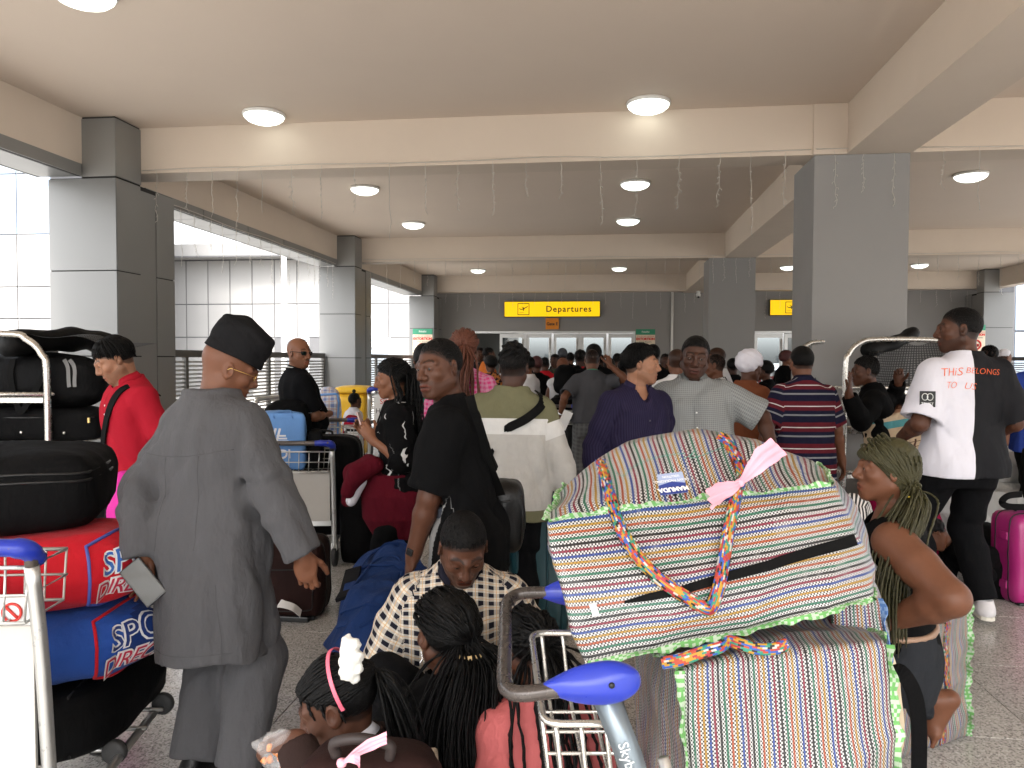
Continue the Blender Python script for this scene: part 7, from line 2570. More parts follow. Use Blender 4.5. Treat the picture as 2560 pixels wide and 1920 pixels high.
# ---------------- woman with long black braids sitting with her back to the camera
s = person('woman in black with long black braids, sitting with her back turned', 1136, 2.28, face=14, H=1.62, skinc='dark', res=0, sex='f', hands='', hs=1.12, hipz=.035, lean=(6, 0, 0), head=(20, 8, 0),
           rl=(.3, .5, .085, .6, .4, .6), ll=(.3, .5, .085, .6, .4, .6), ra=(.20, .16, -.38), la=(.20, .16, -.38))
top(s, black_c, 'top', 1.96, .03, -.14, 1.1, .014, 3, (.078, .068, .056)); trousers(s, black_c, r=(.12, .09, .07))
short_hair(s, thick=.010, m=hairbr, nape=-.07, front=.06)
hangbraids(s, 290, (0.012, -.100, .0), [head2l(s, (.015, -.125, -.07)), s.nb + s.T @ A([.02, -.13, -.06]), s.nb + s.T @ A([.02, -.16, -.25]), s.nb + s.T @ A([.02, -.18, -.50])], .0034, hairbr, 6, hangjit=.025, spread=.078, th0=-2.5, th1=2.5, scal=.012, per=7)
mb = MB(); mb.tube([head2l(s, (.012 + .034 * math.cos(a), -.125 + .026 * math.sin(a), -.045)) for a in np.linspace(0, 2 * PI, 16, endpoint=False)], .008, 6, closed=True); mb.build('hair_tie', plain('cream hair tie', (.62, .45, .22), .6), s.e)
mb = MB()
for k in range(7):
    a = k * .9; mb.lathe([(.0005, -.004), (.004, 0), (.0005, .004)], 8, head2l(s, (-.084 - .001 * k, -.006 + .006 * math.cos(a), -.038 - .0045 * k)))
mb.build('earring', silver, s.e)

# ---------------- girl with the pink headband
s = person('girl with cornrows, pink headband and white bow, holding a snack bag', 945, 1.90, face=80, H=1.27, skinc='dark', res=0, sex='f', bust=0, hands='l', hs=1.36, hipz=.235, lean=(8, 0, 0), head=(8, 26, 0), jaw=.9, nose=1.0,
           lapx=(735, 1850, 1.70), la=(.1, .3, -.3, .7, -.5, -.5), rl=(.2, .5, .085, .6, .4, .6), ll=(.2, .5, .085, .6, .4, .6), ra=(.1, .3, -.2), lh=dict(d=(.1, .9, -.25), n=(.3, .1, -.95), curl=.5, thumb=.8), neck=.042)
top(s, fabric('dark brown fleece', (.030, .018, .016), wr=.6), 'jacket', 1.92, .026, -.14, 1.08, .010, 4, (.074, .062, .050)); trousers(s, black_c)
collar(s, whitec, .060, .040, 14, .004, .7)
short_hair(s, thick=.003, m=hairbr, front=.068, temple=.034, rough=.0006)
rng_ = np.random.RandomState(5); paths = []
for k in range(46):
    th = -1.75 + 3.5 * k / 45 + rng_.uniform(-.04, .04)
    p0 = np.interp(abs(th), [0, .6, 1.2, 1.8], [.50, .42, .20, -.1])
    pts = []
    G = A([.012, -.104, .035]); P0 = scalp(th, p0, .003); C = A([0, -.014, .03])
    for t_ in (0, .25, .5, .75, .97):
        q_ = P0 * (1 - t_) + G * t_ - C; q_ = q_ / np.linalg.norm(q_ / (A([.0745, .0965, .088]) + .006)) + C; pts.append(head2l(s, q_))
    o_ = rng_.randn(3) * A([.03, .02, .02])
    pts += [head2l(s, A([.01, -.135, -.01]) + o_ * .6), head2l(s, A([.01, -.130, -.10]) + o_), head2l(s, A([.01, -.11, -.20]) + o_)]
    paths.append(pts)
    if k % 5 == 0:      # a few loose ends at the temple
        pts2 = [head2l(s, P0), head2l(s, P0 + A([0, .006, -.02])), head2l(s, P0 + A([-.004 if th > 0 else .004, .004, -.05]))]; paths.append(pts2)
braids(s, paths, .0058, hairbr, seed=3)
mb = MB(); mb.ribbon([head2l(s, (.088 * math.cos(a), -.040, .030 + .100 * math.sin(a))) for a in np.linspace(-.25, PI + .25, 30)], s.H @ A([0, 1.0, 0]), .013, .004); mb.build('headband', plain('pink headband', (.72, .13, .20), .45), s.e)
BP = [w2l(s, vat(x, y, 1.79)) for x, y in ((752, 1388), (768, 1392), (748, 1408), (770, 1418), (745, 1428), (772, 1444), (748, 1452), (768, 1466))]
F = Fld(np.min(BP, 0) - .05, np.max(BP, 0) + .05, .0055)
for k in range(7): F.add(cone(BP[k], BP[k + 1], .015 + .006 * (k % 3 == 0), .012 + .007 * (k % 2)), .006)
F.d += (.010 * folds(*F.grid(), 6, 190, 150)).astype(np.float32)
F.mesh('hair_bow', fabric('white spotted bow', (.72, .71, .66), wr=.6), s.e)
mb = MB(); cE = head2l(s, (-.079, -.004, -.052)); mb.tube([cE + s.H @ A([0, .012 * math.cos(a), -.012 + .015 * math.sin(a)]) for a in np.linspace(0, 2 * PI, 16, endpoint=False)], .0018, 5, closed=True); mb.build('earring', gold, s.e)
# clear snack bag
t = NT('clear plastic film'); t.col((.9, .9, .9)).set(rough=.12, trans=.0, alpha=.15, spec=.8); filmm = t.m
e = empty('snack_bag', at(690, 1868, 1.70), 0, 'small clear bag of orange snacks in the hand of the girl', 'bag')
c8 = box8(A([0, 0, -.06]), RT, FW, UP, .085, .035, .10)
Hex(c8, 3, (.01, .01, .01), .010, 30, 4).mesh('film', filmm, e, (10, 6, 10))
mb = MB(); rr_ = random.Random(3)
for k in range(9):
    p = A([rr_.uniform(-.028, .028), rr_.uniform(-.008, .008), rr_.uniform(-.05, .01)]); d_ = A([rr_.uniform(-1, 1), rr_.uniform(-.4, .4), rr_.uniform(-.6, .6)]) * .012
    p = RT * p[0] + FW * p[1] + UP * p[2]; mb.tube([p - d_, p + A([0, 0, .004]), p + d_], .007, 6)
m_ = mb.build('snacks', plain('orange snack', (.62, .20, .03), .6, var=.3, scale=60), e); m_['kind'] = 'stuff'

# ---------------- person in salmon with black braids, behind the near trolley
s = person('woman in salmon pink top with black braids, sitting behind the near trolley', 1392, 2.14, face=30, H=1.47, skinc='dark', res=0, sex='f', hands='', hipz=.12, lean=(14, 0, 0), head=(0, 20, 0), rl=(.3, .5, .085, .6, .4, .6), ll=(.3, .5, .085, .6, .4, .6))
top(s, fabric('salmon cotton', (.58, .15, .15), wr=.6), 'top', 1.5, .03, -.14, 1.1, .012, 5, (.08, .07, .06)); trousers(s, black_c)
short_hair(s, thick=.010, m=hairbr, nape=-.07)
hangbraids(s, 60, (0, -.105, .02), [head2l(s, (0, -.13, -.08)), s.nb + s.T @ A([0, -.12, -.10]), s.nb + s.T @ A([0, -.13, -.28])], .0060, hairbr, 8, spread=.075, th0=-2.4, th1=2.4, scal=.012, kink=.003)

# ---------------- middle distance
chk_tr = fabric('grey checked trousers', (.13, .13, .13), check((.10, .10, .10), (.085, .085, .085), .05), wr=.5)
slate = fabric('slate grey shirt', (.062, .062, .068), wr=.5)
s = person('man in slate grey short sleeved shirt and checked trousers, one fist raised', 1478, 8.1, face=4, H=1.63, skinc='brown', res=1, head=(-10, 14, 0), rapx=(1524, 912, 7.9), ra=(.1, .1, .1, .9, -.2, -.8), lapx=(1402, 1035, 8.05), la=(.1, 0, -.5), rh=dict(d=(-.1, .2, 1), n=(-.6, .8, 0), curl=1.5), lh=dict(curl=.5), fat=1.04)
top(s, slate, 'shirt', .84, .022, -.02, 1.04, .012, 4, (.072, .06, .05), neckz=.512, neck=.078); trousers(s, chk_tr, infl=.016, r=(.098, .075, .06)); collar(s, plain('green lanyard', (.02, .20, .12), .6), .064, .016, 10, .012, .2, 'lanyard')
mb = MB(); mb.tube(around(s, [(a, .005) for a in range(0, 360, 15)], .030), .016, 6, closed=True); mb.build('belt', leather, s.e)
short_hair(s, thick=.0015, rough=.0003, front=.075, temple=.05, nape=-.03)
shoes(s, leather); band(s, silver, -1, s.el, s.wr, .93, .036, .012, 'watch')
c = at(1412, 1050, 7.95); mb = MB(); mb.box((0, 0, 0), (.10, .004, .20), rot(0, R(24), 0)); o = mb.build('paper', white_card); o.location = c; tag(o, 'folded white paper in the hand of the grey shirt man', 'paper')

navy_s = fabric('dark navy shirt', (.014, .011, .030), vstripes((.022, .018, .046), .013, .5), wr=.45, rough=.7)
s = person('man in dark navy long sleeved shirt, face turned to the right in profile', 1586, 4.42, face=-158, H=1.60, skinc='olive', res=0, hands='', head=(58, 2, 0), lean=(0, 0, 0), nose=.95, lips=.8, la=(.13, .06, -.5), ra=(.13, .06, -.5), fat=1.04, belly=.03, beard=.22)
sh = top(s, navy_s, 'shirt', 1.93, .022, -.18, 1.04, .013, 5, (.074, .062, .05), neckz=.512, neck=.078, vneck=.06); collar(s, navy_s, .066, .048, 12, -.004, 1.3); buttons(s, sh, [.36, .27, .18, .09], plain('dark button', (.05, .05, .06), .3)); trousers(s, blackj)
short_hair(s, thick=.008, rough=.001, front=.084, temple=.050)
strands(s, 210, 5, .012, drop=.004)

gch = fabric('grey slub shirt', (.255, .262, .262), check((.19, .20, .20), (.15, .16, .16), .012), wr=.5)
s = person('man in grey checked short sleeved shirt talking, facing the camera', 1733, 4.62, face=172, H=1.655, skinc='deep', res=0, hands='', head=(-2, 10, -6), lean=(5, 2, 0), hl=(.088, .060, -.058), nose=1.3, lips=1.15, jaw=1.08, hs=1.09, fat=1.12, belly=.05,
           lapx=(1935, 1135, 4.35), la=(.4, .2, -.4, .8, -.4, .2), ra=(.14, .12, -.46), gaze=(10, -6), armfat=1.1)
sh = top(s, gch, 'shirt', .92, .022, -.14, 1.04, .014, 9, (.080, .07, .05), neckz=.512, neck=.078); collar(s, gch, .068, .048, 12, -.004, 1.1); buttons(s, sh, [.37, .28, .19, .10], white_card); trousers(s, blackj)
short_hair(s, thick=.006, rough=.0012, front=.088, temple=.060, freq=380)

rust = fabric('rust brown dress', (.16, .052, .024), wr=.5)
s = person('woman in white head wrap and rust brown dress', 1858, 6.0, face=-52, H=1.57, bald=True, skinc='dark', res=1, sex='f', hands='', head=(-10, 10, 0), fat=1.12, la=(.18, .1, -.48))
top(s, rust, 'dress_top', 1.5, .028, -.12, 1.05, .012, 3, (.078, .07, .06)); skirt(s, rust, [(-.75, .30, .26), (-.3, .25, .22)])
F = Fld(s.hc - .17, s.hc + .2, .007); q = [c / s.hs for c in xf(F.grid(), s.hc, s.H)]
d = ell((0, -.022, .052), (.100, .126, .108), rot(R(14), 0, 0))[0](*q) + .0025 * np.sin(q[2] * 110 + q[1] * 60 + 2 * np.sin(q[0] * 20)); d = np.maximum(d, (.022 - .35 * q[1] * (q[1] < 0) * -1 - .05 * (q[1] < 0) - q[2]) * .8)
F.d = (d * s.hs).astype(np.float32); F.mesh('head_wrap', fabric('white head wrap', (.68, .67, .74), wr=.6, var=.03), s.e)

seq = [(0, (.012, .012, .028)), (.16, (.58, .56, .56)), (.185, (.10, .014, .022)), (.42, (.012, .012, .028)), (.56, (.22, .22, .24)), (.63, (.012, .012, .028)), (.75, (.012, .012, .028)), (.80, (.58, .56, .56)), (.82, (.10, .014, .022)), (.97, (.012, .012, .028))]
spolo = fabric('striped polo', (.1, .1, .1), stripes([(0, (.012, .012, .030)), (.17, (.23, .23, .25)), (.25, (.012, .012, .030)), (.42, (.105, .014, .022)), (.60, (.62, .6, .6)), (.645, (.105, .014, .022)), (.86, (.012, .012, .030))], .158), wr=.4)
s = person('man in maroon and navy striped polo shirt, seen from behind', 2002, 5.4, face=3, H=1.615, skinc='brown', res=0, hands='r', head=(0, 8, 0), fat=1.06, ra=(.16, .06, -.51), la=(.14, .1, -.48), rh=dict(curl=.4))
top(s, spolo, 'polo_shirt', .86, .022, -.20, 1.05, .009, 4, (.074, .06, .05), neckz=.512, neck=.078); collar(s, fabric('navy collar', (.012, .012, .03)), .066, .046, 12, -.004, .5); trousers(s, fabric('dark blue jeans', (.012, .016, .03), wr=.5)); shoes(s, blackp)
short_hair(s, thick=.006, rough=.001, front=.065, freq=400, nape=-.065)

# ---------------- woman with a baby on her back
s = person('woman in black top with a baby on her back, one hand lifted in a wave', 2212, 5.65, face=62, H=1.56, skinc='dark', res=0, sex='f', head=(14, 4, 0), lean=(14, 0, 0), lapx=(2122, 985, 5.35), rapx=(2246, 955, 5.75), la=(.1, .3, 0, .3, .2, -1), ra=(.2, .1, .2, .9, -.3, -.3), lh=dict(d=(-.1, -.1, 1), n=(.1, 1, .2), curl=.18, spread=.16), rh=dict(d=(-.3, .0, .8), n=(-.8, 0, -.5), curl=1.1))
top(s, black_c, 'jumper', 1.93, .024, -.14, 1.02, .013, 5, (.074, .062, .05), neck=.060); collar(s, black_c, .056, .05, 8, .0, .1)
short_hair(s, thick=.003, m=hairbr, front=.068, rough=.0006)
rng_ = np.random.RandomState(8); paths = []
for k in range(26):
    th = -2.4 + 4.8 * k / 25; P0 = scalp(th, np.interp(abs(th), [0, 1.2, 2.4], [.5, .1, -.3]), .002); G = A([0, -.06, .125]); C = A([0, -.014, .03]); pts = []
    for t_ in (0, .3, .6, .9):
        q_ = P0 * (1 - t_) + G * t_ - C; q_ = q_ / np.linalg.norm(q_ / (A([.0745, .0965, .088]) + .004)) + C; pts.append(head2l(s, q_))
    paths.append(pts)
for k in range(18):
    a0 = k * .7; paths.append([head2l(s, A([0, -.07, .135]) + A([.035 * math.cos(a0 + u), .030 * math.sin(a0 + u), .012 * math.sin(u * 2 + k)])) for u in np.linspace(0, 3.2, 5)])
braids(s, paths, .007, hairbr, seed=2)
mage = fabric('magenta cloth', (.30, .008, .055), wr=.8)
skirt(s, mage, [(-.80, .30, .30, .02), (-.35, .26, .25, .02), (-.02, .22, .20, 0)], 'skirt', .12, .022, 4)
blk_pat = lambda t, x, y, base: t.mix(t.math('MULTIPLY', t.math('LESS_THAN', y, .10), t.math('MAXIMUM', t.math('LESS_THAN', t.math('FRACT', t.math('MULTIPLY', x, 26.0)), .14), t.math('LESS_THAN', t.math('FRACT', t.math('MULTIPLY', y, 26.0)), .14))), t.ramp(t.math('ADD', t.math('ADD', y, .35), t.math('MULTIPLY', x, .12)), [(0, (.50, .46, .28)), (.40, (.62, .48, .33)), (.60, (.10, .32, .36)), (.66, (.62, .50, .36)), (.72, (.42, .24, .16))]), (.10, .05, .04))
blanket = fabric('patterned baby blanket', (.55, .45, .33), blk_pat, wr=.8, rough=.95)
F = Fld(s.pel + s.T @ A([0, -.15, .15]) - .48, s.pel + s.T @ A([0, -.15, .15]) + .48, .013)
F.add(ell(s.pel + s.T @ A([0, -.18, .10]), (.20, .17, .24), s.T), .0); F.add(s.torso(.045, -.12, .30), .08); F.add(ell(s.pel + s.T @ A([0.03, -.12, -.14]), (.28, .24, .22), s.T), .06)
F.d += (.016 * folds(*F.grid(), 7, 26, 30)).astype(np.float32)
F.mesh('baby_wrap', blanket, s.e, lambda V: cuv_of(s, V))
bw = l2w(s, s.pel + s.T @ A([.03, -.20, .47]))
bz = bw[2] - .55
s2 = person('baby carried in a patterned blanket on the back of the woman in black', 2262, 5.85, face=62, H=.78, skinc='brown', res=1, sex='f', bust=0, hs=1.55, hands='', px_z=.42, head=(12, 4, 0), jaw=.85, nose=.8, hipz=.93)
top(s2, black_c, 'vest', .9, .02, -.1); short_hair(s2, thick=.004, front=.062, freq=380)

# ---------------- man in the half white, half black T-shirt
def half(t, x, y, base):
    sx = t.n('SeparateXYZ'); t.L(t.coord('Object'), sx.inputs[0])
    w = t.math('ADD', sx.outputs[0], t.math('MULTIPLY', t.math('SUBTRACT', sx.outputs[2], 1.1), -.04))
    return t.mix(t.math('GREATER_THAN', w, -.045), base, (.014, .014, .016))
halft = fabric('half white half black jersey', (.66, .65, .72), half, wr=.35, var=.02, rough=.7)
s = person('tall man in half white, half black T-shirt with orange writing, back turned', 2394, 4.42, face=6, H=1.82, skinc='dark', res=0, hands='', head=(62, 2, 0), lean=(0, 0, 0), beard=.5, nose=1.2, lips=1.1, fat=.98,
           rlpx=(2462, 1505, 4.42), llpx=(2325, 1500, 4.35), ra=(.06, .20, -.36, .4, -1, -.1), la=(.06, .20, -.36, .4, -1, -.1), foot={1: (.35, .9, 0), -1: (-.2, 1, 0)}, armfat=1.12)
sh = top(s, halft, 'tshirt', .90, .024, -.10, 1.0, .012, 5, (.080, .07, .05)); neckband(s, halft, .072, .006)
trousers(s, blackj, infl=.012, r=(.092, .068, .052), fold=.007)
shoes(s, plain('white trainer', (.55, .53, .54), .5, var=.2, scale=20), plain('cream sole', (.60, .58, .50), .6))
short_hair(s, thick=.0025, rough=.0006, front=.068, freq=420)
org = plain('orange marker', (.80, .13, .03), .6)
bodytext(s, sh, 'THiS', .062, -.155, s.nb[2] - .065, org, shear=.25, offset=-.0008, rotz=.04)
bodytext(s, sh, 'BELONGS', .046, .02, s.nb[2] - .060, org, shear=.22, offset=-.0008, rotz=-.06)
bodytext(s, sh, 'TO', .052, -.16, s.nb[2] - .135, org, shear=.3, offset=-.001)
bodytext(s, sh, 'US', .052, -.06, s.nb[2] - .14, org, shear=.2, offset=-.001, rotz=-.1)
c_ = s.sh[-1] + (s.el[-1] - s.sh[-1]) * .5
bv = BVHTree.FromPolygons([v.co for v in sh.data.vertices], [p.vertices[:] for p in sh.data.polygons])
hh_ = bv.ray_cast(Vector(c_ + A([-.25, -.35, .02])), Vector(A([.25, .35, -.02])))
if hh_[0] is not None:
    n_ = A(hh_[1]); M = frame(A(hh_[0]) + n_ * .003, np.cross((0, 0, 1.0), n_), (0, 0, 1.0))
    mb = MB(); mb.box((0, 0, 0), (.075, .085, .004)); o = mb.build('sleeve_badge', blackp, sh); o.matrix_local = M
    text('print', 'TRUST', .020, Matrix.Translation((0, -.026, .003)), white_card, o); 
    mb = MB()
    for kx in (-.012, .012): mb.tube([(kx + .014 * math.cos(a), .012 + .018 * math.sin(a), .003) for a in np.linspace(0, 2 * PI, 16, endpoint=False)], .002, 4, closed=True)
    mb.build('emblem', white_card, o)

# ---------------- woman with green braids sitting on the woven bag
s = person('woman with long olive green braids and black vest sitting on a striped bag', 2228, 2.74, face=62, H=1.60, skinc='brown', res=0, sex='f', hands='l', hipz=.53, lean=(2, 0, 0), head=(16, -2, 0), fat=1.12, armfat=1.5, nose=1.15, bust=.9, neck=.05,
           lapx=(2240, 1545, 2.56), la=(.1, .1, -.3, 1, -1.1, -.1), ra=(.1, .25, -.3), lh=dict(d=(-.5, .7, -.25), n=(.3, .25, -.9), curl=.35), llpx=(2340, 1748, 2.86), ll=(.2, -.2, .1, -.2, 1, -.4), rl=(.12, .5, .085, .2, .6, .6), legskin=True, legfat=1.05, foot_n={-1: (-.2, 1, .3)}, foot={-1: (-.1, .38, -.9), 1: (0, 1, 0)})
top(s, black_c, 'vest', 0, .012, .02, 0, .006, 5, neck=.100, neckz=.47)
jn = fabric('black faded jeans', (.024, .026, .030), wr=.7)
trousers(s, jn, infl=.014, to=1.93, r=(.098, .074, .058), fold=.011, waist=.10)
mb = MB(); mb.tube(around(s, [(a, .105) for a in range(0, 360, 12)], .022), .013, 6, closed=True); mb.build('belt', plain('studded tan belt', (.28, .17, .11), .5, var=.4, scale=160), s.e)
short_hair(s, thick=.006, m=olivebr, front=.064, nape=-.075)
gat = (-.060, -.070, -.055)
hangbraids(s, 260, gat, [head2l(s, (-.080, -.075, -.105)), s.nb + s.T @ A([-.115, -.02, -.07]), s.nb + s.T @ A([-.165, .02, -.22]), s.nb + s.T @ A([-.165, .03, -.44])], .0043, olivebr, 7, hangjit=.02, spread=.046, th0=-2.6, th1=2.6, scal=.009, per=8)
mb = MB(); mb.tube([head2l(s, A(gat) + A([-.008 + .030 * math.cos(a), -.002 + .032 * math.sin(a), -.026 + .004 * math.sin(a)])) for a in np.linspace(0, 2 * PI, 18, endpoint=False)], .0035, 6, closed=True); mb.build('hair_tie', plain('yellow hair tie', (.70, .50, .05), .5), s.e)
mb = MB()
for sd in (1, -1): mb.ribbon(spline([s.pel + s.T @ A([sd * .085, .118, .40]), s.pel + s.T @ A([sd * .085, .085, .485]), s.pel + s.T @ A([sd * .085, .0, .520]), s.pel + s.T @ A([sd * .08, -.075, .47]), s.pel + s.T @ A([sd * .07, -.095, .40])], 5), s.T @ A([1.0, 0, 0]), .014, .003)
mb.build('shoulder_straps', black_c, s.e)
P = around(s, [(-20, .52, .012), (-40, .45, .0), (-70, .36, .004), (-105, .24, .006), (-140, .16, .006)], .020)
strap_path(s, P, .012, plain('silver strap', (.55, .55, .56), .35, .3), 'bag_strap', .003)

# striped bundle beside her
F_ = None
hx, e = stackbag('bundle of black and white striped clothes beside the green braids', 'cloth_bundle', 'bundle', None, ground(2080, 3.55), ground(2172, 3.55), ground(2172, 3.85), .68, .86, None, 3.4, (.02, .02, .03), 4, (18, 10, 12), .012)
t = NT('striped knit'); uv = t.coord('uv'); sx = t.n('SeparateXYZ'); t.L(uv, sx.inputs[0])
t.col(t.mix(t.math('LESS_THAN', t.math('FRACT', t.math('MULTIPLY', sx.outputs[0], 44)), .55), (.60, .57, .55), (.02, .02, .02))).set(rough=.9)
for ch in e.children: ch.data.materials.clear(); ch.data.materials.append(t.m)
hx, e = stackbag('black holdall under the striped bundle of clothes', 'holdall', 'bag', 'black suitcases and holdalls', ground(2060, 3.55), ground(2200, 3.55), ground(2200, 3.95), 0, .675, blackn2, 5, (.03, .03, .03), 2, noise=.012)

# ---------------- sleeping child
s = person('child in dark clothes slumped asleep against a black bag, behind the tall man', 2470, 4.98, face=110, H=1.15, skinc='brown', res=1, sex='f', bust=0, hs=1.25, hands='', hipz=.14, lean=(48, 0, -20), head=(-40, 60, 20), rl=(.12, .42, .085, .2, .2, 1), ll=(.12, .42, .085, .2, .2, 1), ra=(.1, .3, -.2), la=(.1, .3, -.2))
top(s, black_c, 'jumper', 1.6, .022, -.12); trousers(s, black_c); short_hair(s, thick=.016, rough=.004, freq=120, m=hairbr); shoes(s, whitep)

# ---------------- people at the right edge
s = person('person in royal blue shirt cut off by the right edge', 2598, 6.1, face=170, H=1.72, skinc='brown', res=1, hands='', ra=(.14, .1, -.5))
top(s, fabric('royal blue shirt', (.03, .06, .30), wr=.4), 'shirt', .84); trousers(s, blackj); short_hair(s)
s = person('baby with short hair sitting in the trolley at the right edge', 2553, 7.0, face=100, H=.8, skinc='brown', res=1, hs=1.5, px_z=.32, sex='f', bust=0, hands='', hipz=.80)
top(s, fabric('blue baby top', (.05, .10, .25)), 'top', .9, .02, -.1); short_hair(s, thick=.004)
s = person('man in white cap and white robe near the far right fence', 2501, 12.5, face=-85, H=1.70, skinc='brown', res=2)
top(s, whitec, 'robe', 1.9, .03, -.6, 1.05, .01, 3, ext=[(-.65, .24, .2), (-.3, .22, .18)]); short_hair(s, thick=.014, m=whitec, temple=.045, nape=-.0, name='cap', rough=0)
s = person('woman with dark red hair and black top by the right doors', 1958, 12.3, face=-78, H=1.66, skinc='brown', res=2, sex='f')
top(s, black_c, 'top', 1.2, .024, -.14); trousers(s, black_c); short_hair(s, thick=.024, m=plain('dark red hair', (.05, .008, .008), .7), nape=-.08)
s = person('person in cream trousers standing beyond the trolley at the right', 2470, 8.9, face=20, H=1.70, skinc='brown', res=2)
top(s, fabric('cream shirt', (.60, .57, .50)), 'shirt', .8, .02, -.14); trousers(s, fabric('cream trousers', (.60, .55, .46), wr=.5), r=(.098, .08, .07)); short_hair(s); shoes(s, plain('brown shoe', (.10, .045, .03), .5))

# ---------------- child by the bin, person in teal
s = person('small child in white shirt with a tuft of hair, in front of the yellow bin', 884, 8.9, face=-40, H=1.10, skinc='dark', res=1, sex='f', bust=0, hs=1.25, hands='')
top(s, whitec, 'shirt', .8, .02, -.12); trousers(s, blackj); short_hair(s, thick=.004, topx=.0)
F = Fld(s.hc + A([-.1, -.1, .08]), s.hc + A([.1, .1, .3]), .01); F.add(ell(head2l(s, (0, -.02, .145)), (.035, .035, .04))); F.mesh('hair_tuft', HAIR, s.e)
redb = fabric('red cloth with bands', (.33, .012, .03), wr=.7)
hx, e = stackbag('red cloth bundle with black and white bands in front of the small child', 'cloth_bundle', 'bundle', None, ground(858, 8.3), ground(905, 8.3), ground(905, 8.6), .48, .86, redb, 4, (.03, .04, .03), 3, (12, 10, 12), .015)
mb = MB()
for zc in (.18, .50): mb.ribbon(hx([(u, -1, zc) for u in np.linspace(-1, .7, 10)], .006), UP, .05, .004)
putin(mb.build('white_band', white_card), e)
mb = MB(); mb.ribbon(hx([(u, -1, .34) for u in np.linspace(-1, .7, 10)], .006), UP, .05, .004); putin(mb.build('black_band', blackp), e)
hx, e = stackbag('dark luggage heap under the red banded bundle', 'holdall', 'bag', 'black suitcases and holdalls', ground(850, 8.3), ground(915, 8.3), ground(915, 8.7), 0, .475, blackn2, 5, (.03, .03, .03), 5, noise=.012)
s = person('person in teal green top mostly hidden behind the black T-shirt man', 1062, 5.55, face=10, H=1.62, skinc='dark', res=1, sex='f', hands='', fat=1.2)
top(s, fabric('teal green top', (.01, .20, .13), wr=.5), 'top', 1.4, .028, -.14, 1.05, .012, 3, (.08, .07, .06)); trousers(s, black_c); short_hair(s, thick=.012, m=hairbr)

# ---------------- the crowd at the doors
C_ = lambda n, c, **k: fabric('crowd ' + n, c, **k)
def crowd(label, px, D, face, H, sk_, col, sleeve=.8, sex='m', hair=.005, head=(0, 4, 0), hm=None, tr=None, **k):
    s = person(label, px, D, face, H - .05, sk_, 2 if D > 9 else 1, group=None, sex=sex, head=head, hands='', **{a: b for a, b in k.items() if a not in ('infl',)})
    top(s, col, 'shirt', sleeve, .022, -.14, 1.03, .010, int(px) % 9)
    trousers(s, tr or black_c)
    if hair is not None: short_hair(s, thick=hair, m=hm, nape=-.06)
    return s
orange = C_('orange', (.42, .11, .02)); redk = C_('red', (.42, .012, .02)); whitek = C_('white', (.66, .65, .66))
crowd('man in orange T-shirt in the crowd left of the doors', 1216, 12.8, -70, 1.76, 'dark', orange)
crowd('man in dark clothes behind the orange T-shirt man', 1200, 13.9, 170, 1.78, 'dark', darkc)
def afr(t, x, y, base): return t.mix(t.math('GREATER_THAN', t.noise(t.coord('Object'), 26, 2), .52), base, (.02, .015, .02))
crowd('person with bushy black hair and orange patterned shirt in the crowd', 1228, 10.6, 20, 1.60, 'dark', C_('african print', (.45, .17, .05), pat=afr), hair=.030, sex='f')
s = crowd('woman in white long sleeved top holding a pen in the crowd', 1322, 9.4, 60, 1.60, 'brown', whitek, 1.9, 'f', .014, la=(.05, .3, -.25), ra=(.05, .3, -.25))
crowd('person with red hair band behind the woman in white', 1341, 10.6, 10, 1.60, 'dark', black_c, 1.5, 'f', .018, hm=plain('dark red hair', (.05, .008, .008), .7))
s = crowd('boy in red polo with white sleeve ends, back turned', 1360, 12.0, -12, 1.60, 'dark', redk, .8)
for sd in (1, -1): band(s, white_card, sd, s.sh, s.el, .76, .076, .03, 'sleeve_end')
hx, e = stackbag('black rucksack on the floor level trolley by the boy in red', 'rucksack', 'bag', 'black suitcases and holdalls', ground(1336, 11.5), ground(1372, 11.5), ground(1372, 11.8), .85, 1.25, blackn, 4.5, (.03, .03, .03), 4)
crowd('man in dark camouflage jacket by the glass doors', 1388, 13.2, 150, 1.66, 'deep', C_('camouflage', (.035, .04, .025), pat=afr), 1.9)
s = crowd('person in grey cap and black jacket by the glass doors', 1406, 13.6, 10, 1.76, 'dark', black_c, 1.9, hair=.012, hm=C_('grey cap', (.07, .075, .085)))
s = crowd('woman in white tank top with copper hair, back turned', 1404, 9.7, -14, 1.58, 'brown', whitek, .12, 'f', .010, hm=plain('copper hair', (.14, .045, .018), .7))
s = crowd('man in red hooded top and black backpack in the crowd', 1446, 10.2, -40, 1.70, 'deep', redk, 1.9)
hx, e = stackbag('black backpack worn by the man in the red hooded top', 'rucksack', 'bag', 'black suitcases and holdalls', ground(1424, 9.9), ground(1456, 9.9), ground(1456, 10.1), .95, 1.42, blackn, 4.5, (.02, .02, .03), 4)
crowd('man with tall black hair in black shirt, behind the raised fist', 1484, 9.3, 12, 1.74, 'dark', black_c, .9, hair=.022)
crowd('dark haired person between the red hood and the black shirt', 1462, 12.0, 10, 1.66, 'dark', darkc)
crowd('man in dark jacket, left one of a pair by the last door', 1540, 13.4, -30, 1.68, 'deep', black_c, 1.9)
crowd('man in dark jacket, right one of a pair by the last door', 1556, 14.2, 180, 1.70, 'deep', darkc, 1.9)
lst = C_('pale stripes', (.58, .58, .56), pat=stripes([(0, (.60, .60, .58)), (.5, (.20, .25, .42)), (.7, (.60, .60, .58))], .3))
crowd('boy in pale shirt with blue band left of the navy shirt man', 1558, 9.6, 20, 1.56, 'deep', lst, .8)
crowd('person in dark cap right behind the navy shirt man', 1630, 9.0, 0, 1.74, 'dark', black_c, .9, hair=.012)
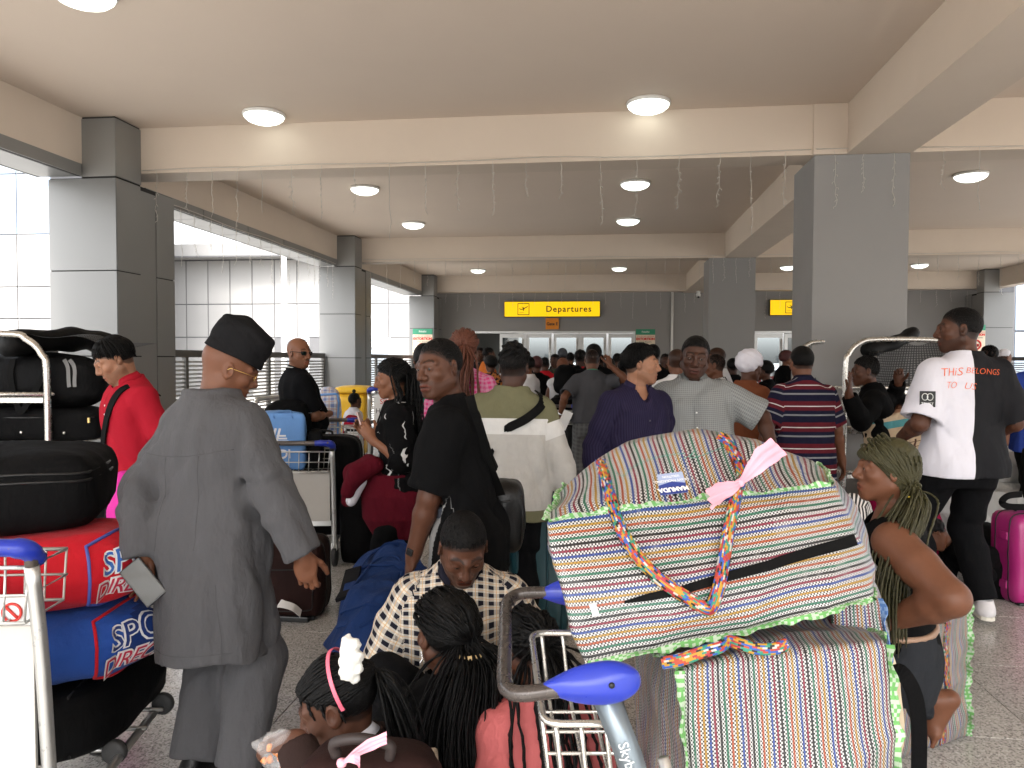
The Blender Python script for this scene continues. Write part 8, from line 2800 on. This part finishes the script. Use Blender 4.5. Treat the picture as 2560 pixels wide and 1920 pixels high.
crowd('person in bright yellow vest in the crowd', 1660, 11.6, 175, 1.66, 'deep', C_('yellow vest', (.62, .66, .03)), .3)
s = crowd('bald man in white T-shirt with a small black badge, back turned', 1690, 6.5, 6, 1.66, 'brown', whitek, .9, hair=None, fat=1.05)
mb = MB(); z_ = s.nb[2] - .07; mb.box((.03, -.127, z_), (.075, .01, .055), None, .004); bg_ = mb.build('badge', blackp, s.e)
mb = MB(); mb.tube([(.03 + .026 * math.cos(a), -.134, z_ + .016 * math.sin(a)) for a in np.linspace(0, 2 * PI, 16, endpoint=False)], .003, 4, closed=True); mb.build('ring', white_card, bg_)
flo = C_('black floral', (.02, .02, .022), pat=lambda t, x, y, base: t.mix(t.math('GREATER_THAN', t.noise(t.coord('Object'), 17, 3), .53), base, (.45, .45, .44)))
crowd('man in black and white floral shirt behind the grey shirt man', 1792, 7.2, 70, 1.62, 'brown', flo, .9, hair=.002)
s = crowd('balding man in loose white shirt behind the floral shirt', 1795, 8.2, 78, 1.70, 'brown', whitek, 1.4, hair=None, fat=1.15); glasses(s, blackp, True)
crowd('person in black looking down behind the white head wrap', 1915, 8.9, 60, 1.55, 'dark', black_c, 1.5, 'f', .02)
# a few more heads filling the dark mass by the doors
rngc = random.Random(21)
for k, (px, D, f, H, m_, lb) in enumerate([
        (1290, 13.5, 20, 1.64, C_('denim', (.05, .07, .13)), 'person in denim top waiting in front of the doors, left group'), (1312, 14.6, -30, 1.72, black_c, 'tall person in black close to the second door'),
        (1425, 14.8, 0, 1.70, C_('olive', (.06, .06, .035)), 'person in olive shirt close to the fourth door'), (1502, 14.4, 40, 1.66, C_('khaki', (.16, .13, .08)), 'person in khaki top close to the fifth door'),
        (1520, 11.0, -20, 1.58, C_('wine', (.09, .015, .025)), 'person in wine red top right of the raised fist'), (1584, 13.6, 0, 1.66, black_c, 'person in black right of the door pair'),
        (1605, 12.4, 170, 1.62, C_('sky', (.18, .26, .40)), 'person in light blue shirt behind the navy shirt man'), (1270, 12.2, 10, 1.55, C_('grey', (.20, .20, .20)), 'person in grey top behind the tall black hair of the sweatshirt man'),
        (1745, 9.2, 20, 1.62, C_('mint', (.12, .26, .20)), 'person in mint green behind the grey checked shirt man'), (1830, 10.5, 0, 1.58, black_c, 'person in black left of the white head wrap')]):
    crowd(lb, px, D, f, H, ('deep', 'dark', 'brown')[k % 3], m_, rngc.choice((.8, 1.9)), hair=rngc.choice((.004, .008, .016)))
